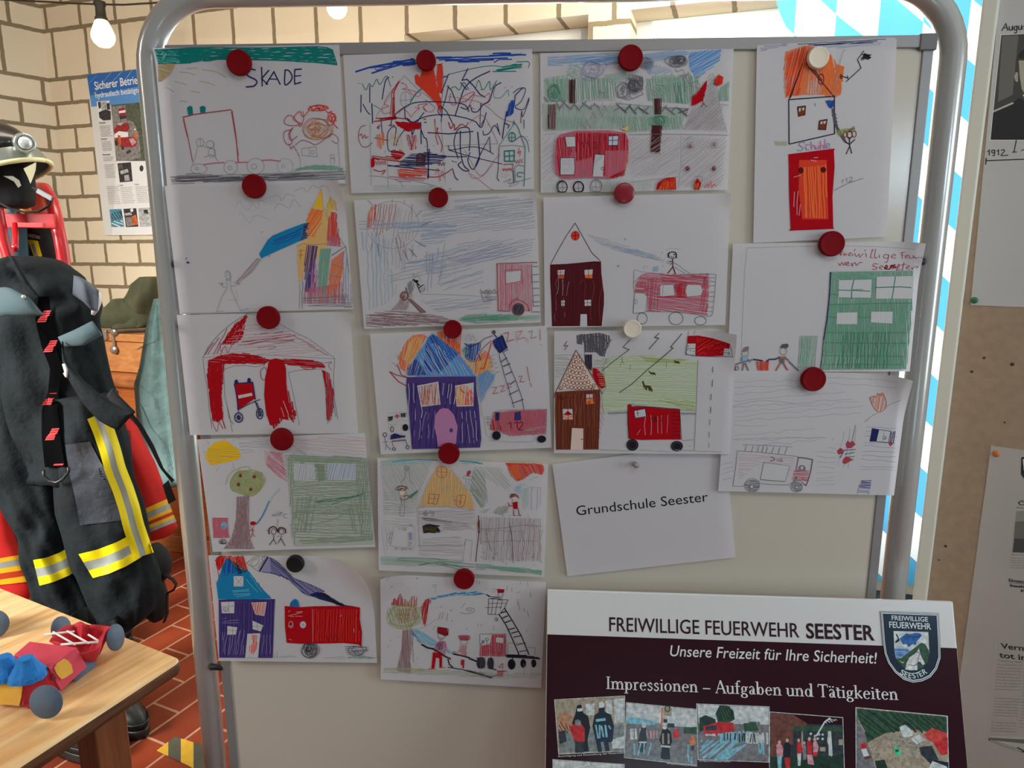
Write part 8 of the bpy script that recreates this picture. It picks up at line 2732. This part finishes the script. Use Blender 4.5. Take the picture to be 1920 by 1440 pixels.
i_.dsl('''
f w_blue: 780 660 2600 380 2600 700 1240 912 820 935
f w_blue2: 812 860 2600 620 2600 790 1240 928 822 960
l w_blue2 4: 790 760 870 680
l w_pale 3: 840 850 1000 650
l w_pale 3: 960 790 1100 640
l w_pale 3: 1080 780 1190 630
f w_white: 870 915 985 905 1000 1085 890 1092
f w_dk: 880 920 905 915 910 970 890 980
f w_pale: 905 918 960 910 965 990 915 1000
f w_dk: 960 930 985 925 992 985 965 990
f w_dk: 888 1010 950 985 996 1000 998 1080 930 1085 895 1060
f w_grn: 1000 945 2200 840 2200 1420 1050 1475
f w_road: 1000 960 1130 945 1140 1080 1200 1100 1250 1200 1270 1420 1048 1470
f w_red: 1065 980 1110 965 1130 985 1138 1065 1080 1075
f w_white: 1070 1000 1128 990 1130 1012 1072 1020
f w_dk: 1075 1045 1138 1040 1138 1066 1080 1074
f w_red: 1020 1180 1060 1110 1150 1105 1172 1150 1150 1180 1040 1205
f w_white: 1030 1210 1070 1180 1150 1190 1155 1230 1100 1240 1030 1240
f w_pale: 1045 1120 1080 1105 1120 1108 1080 1130
f w_red: 1040 1240 1200 1230 1240 1270 1220 1320 1100 1330 1040 1290
f w_org: 1060 1215 1085 1220 1090 1300 1065 1320
f w_org: 1205 1180 1225 1180 1238 1240 1215 1260
f w_sk: 1160 1250 1200 1240 1230 1280 1190 1310
d w_white: 1215 1165 8 8
f w_dk: 1130 1370 1165 1345 1185 1360 1150 1390
f w_dk: 1030 1270 1050 1260 1060 1310 1040 1310
f w_dk: 1090 1330 1110 1310 1120 1345 1100 1350
''')
i_.text(wmat('w_white'), 'Sicherer Betrieb', (855, 808), (1272, 748), 50, .012)
i_.text(wmat('w_white'), 'hydraulisch betätigter Rettungsgeräte', (862, 882), (1640, 784), 34, .008)
j_ = Ink(WS, 0, 200, 4.8, (s0, s1, za, zb), 3)
j_.dsl('''
f w_white: 1050 490 2600 440 2600 1200 1010 1160
f w_dk: 1058 510 1180 500 1196 672 1080 682
f w_grn: 1066 520 1100 515 1110 560 1072 565
f w_pale: 1080 580 1150 560 1160 590 1090 610
f w_pale: 1120 620 1160 610 1170 665 1125 668
d w_dk: 1275 556 18 28
f w_cy: 986 925 1095 920 1120 1080 1005 1085
h w_dk 7 18 60: 1000 960 1090 930 1110 1000 1010 1040
h w_white 6 20 20: 1005 1030 1110 1030 1115 1075 1010 1080
f w_dk: 1112 920 1228 914 1248 1080 1136 1085
f w_org: 1185 990 1225 970 1245 1060 1195 1070
f w_pale: 1120 960 1180 950 1190 975 1130 980
f w_road: 1130 1000 1180 990 1195 1070 1145 1080
d w_white: 1188 932 14 16
f w_pale: 1245 915 1420 905 1440 1075 1262 1082
f w_dk: 1290 930 1330 925 1335 965 1300 960
''')
def col(x, y, w_, n, lh, t=5):
    for q in range(n): j_.text(wmat('w_grey'), j_.rnd.choice(['Zur sicheren Anwendung der', 'Schutzkleidung ist bei allen', 'Hydraulische Geräte dürfen nur', 'Vor jedem Einsatz ist zu prüfen']), (x+q*lh*.14, y+q*lh), (x+w_*j_.rnd.uniform(.8, 1)+q*lh*.14, y+q*lh-4), 8, 0)
for x, y, w_, n in ((895, 154, 55, 1), (912, 300, 52, 1), (925, 440, 70, 1), (1080, 716, 30, 1), (1216, 708, 36, 1)): j_.text(wmat('w_dk'), 'Hinweise', (x, y), (x+w_, y-4), 11, .01)
col(898, 180, 108, 7, 15); col(915, 322, 100, 6, 15); col(930, 460, 96, 3, 15); col(940, 528, 90, 8, 16); col(962, 725, 112, 10, 17); col(1086, 735, 118, 9, 17); col(1220, 728, 120, 9, 17)
lift_ink(k, i_, WS, wf, None, .0003); lift_ink(k, j_, WS, wf, None, .0012)
tag(k.build('training_poster', loc=WP+WD*s0+V((0, 0, zb)), recalc=False), 'blue headed training poster with accident photos on the white brick wall', 'poster')
# ================================================================== lozenge flag in front of the second window, low black cabinet below
FP = WP+WN*.17
fuv = lambda x, y: ((hit(x, y, FP, WN)-FP).dot(WD), hit(x, y, FP, WN).z)
f0, f1, f2, f3 = fuv(1569.4, 22.5), fuv(1649, 22.5), fuv(1616, 62), fuv(1569.4, 124)
fw_, fs, fh = f1[0]-f0[0], (f2[1]-f0[1])/(f2[0]-f0[0]), f0[1]-f3[1]
def flagmat():
    m = bpy.data.materials.new('lozenge_cloth'); m.use_nodes = True; t = m.node_tree; ln = t.links.new; nn = t.nodes.new; b = t.nodes['Principled BSDF']
    a = nn('ShaderNodeAttribute'); a.attribute_name = 'cloth'; sp = nn('ShaderNodeSeparateXYZ'); ln(a.outputs['Vector'], sp.inputs[0])
    def mth(op, x, y):
        q = nn('ShaderNodeMath'); q.operation = op
        for i, v in enumerate((x, y)):
            if isinstance(v, (int, float)): q.inputs[i].default_value = v
            else: ln(v, q.inputs[i])
        return q.outputs[0]
    X = mth('DIVIDE', mth('SUBTRACT', sp.outputs[0], f0[0]), fw_); Z = mth('DIVIDE', mth('SUBTRACT', mth('SUBTRACT', sp.outputs[1], f0[1]), mth('MULTIPLY', mth('SUBTRACT', sp.outputs[0], f0[0]), fs)), fh)
    par = mth('MODULO', mth('ADD', mth('FLOOR', mth('ADD', X, 40), 0), mth('FLOOR', mth('ADD', Z, 41), 0)), 2)
    mx = nn('ShaderNodeMix'); mx.data_type = 'RGBA'; ln(par, mx.inputs[0]); mx.inputs[6].default_value = (*lin((84, 160, 200)), 1); mx.inputs[7].default_value = (.86, .86, .84, 1)
    ln(mx.outputs[2], b.inputs['Base Color']); b.inputs['Roughness'].default_value = .8
    tr = nn('ShaderNodeBsdfTranslucent'); ln(mx.outputs[2], tr.inputs[0]); ms = nn('ShaderNodeMixShader'); ms.inputs[0].default_value = .6; ln(b.outputs[0], ms.inputs[1]); ln(tr.outputs[0], ms.inputs[2]); ln(ms.outputs[0], t.nodes['Material Output'].inputs[0])
    return m
mb = MB().use(flagmat()); zt, zbm = 2.80, fuv(1715, 1098)[1]; sl = fuv(1456, 0)[0]; sr = 4.62; UV = []
rows = []
for j in range(61):
    z = zt+(zbm-zt)*j/60; r = []
    left = sl+max(0, min(1, (2.36-z)/.16))*.085
    for i in range(81):
        s_ = left+(sr-left)*i/80; d = .02*math.sin(s_*9+.6*math.sin(z*2))+.008*math.sin(s_*23+z*3); r.append(FP+WD*s_+V((0, 0, z))+WN*d); UV.append((s_, z, 0))
    rows.append(r)
mb.grid(rows); fl_ = mb.build('lozenge_flag', loc=FP+WD*((sl+sr)/2)+V((0, 0, zt)), recalc=False)
at = fl_.data.attributes.new('cloth', 'FLOAT_VECTOR', 'POINT')
for i, v in enumerate(UV): at.data[i].vector = v
tag(fl_, 'blue and white lozenge flag hanging before the bright window behind the board', 'flag')
bc = thing('low_cabinet', 'low black cabinet below the lozenge flag, seen in the gap beside the tube', 'cabinet', WP+WN*.5+WD*3.75)
BK = M('black_cabinet_lacquer', (16, 16, 18), .5); ctop = zbm-.03
k = MB().use(BK); k.box(WP+WN*.42+WD*3.75+V((0, 0, ctop/2+.01)), (1.5, .36, ctop-.04), WD); k.build('carcass', bc, bevel=.004)
k = MB().use(BK); k.box(WP+WN*.42+WD*3.75+V((0, 0, ctop)), (1.54, .4, .03), WD); k.build('top', bc, bevel=.003)
for a in (3.38, 4.12):
    k = MB().use(BK); k.box(WP+WN*.608+WD*a+V((0, 0, ctop/2+.01)), (.72, .016, ctop-.08), WD); d_ = k.build('door', bc, bevel=.002)
# the printed name patch on the black jacket
def jacket_tag():
    k = MB(); vs, fs = text_mesh('CHRISTIAN', .02); xa, xb = min(v[0] for v in vs), max(v[0] for v in vs)
    P0, P1 = aty(50, 444, 1.3), aty(74, 449, 1.3)
    h = TAG_AT.ray_cast(CAM, ray(62, 446).normalized())[0]; y_ = h.y-.012 if h else 1.3
    P0, P1 = aty(50, 443.5, y_), aty(75, 448.5, y_); u_ = (P1-P0); L_ = u_.length; u_.normalize(); v_ = V((0, 0, 1)); hh = 5/FPX*(P0-CAM).length/caph()
    k.use(M('name_patch_black', (14, 14, 14), .8)); c = (P0+P1)/2+V((0, .002, .007)); k.box(c, (L_*1.2, .002, .03), u_)
    k.use(M('name_patch_print', (214, 210, 200), .7))
    for f in fs: k.face([P0+u_*((vs[i][0]-xa)/(xb-xa)*L_)+v_*(vs[i][1]*hh) for i in f])
    k.build('name_patch', cb)
jacket_tag()
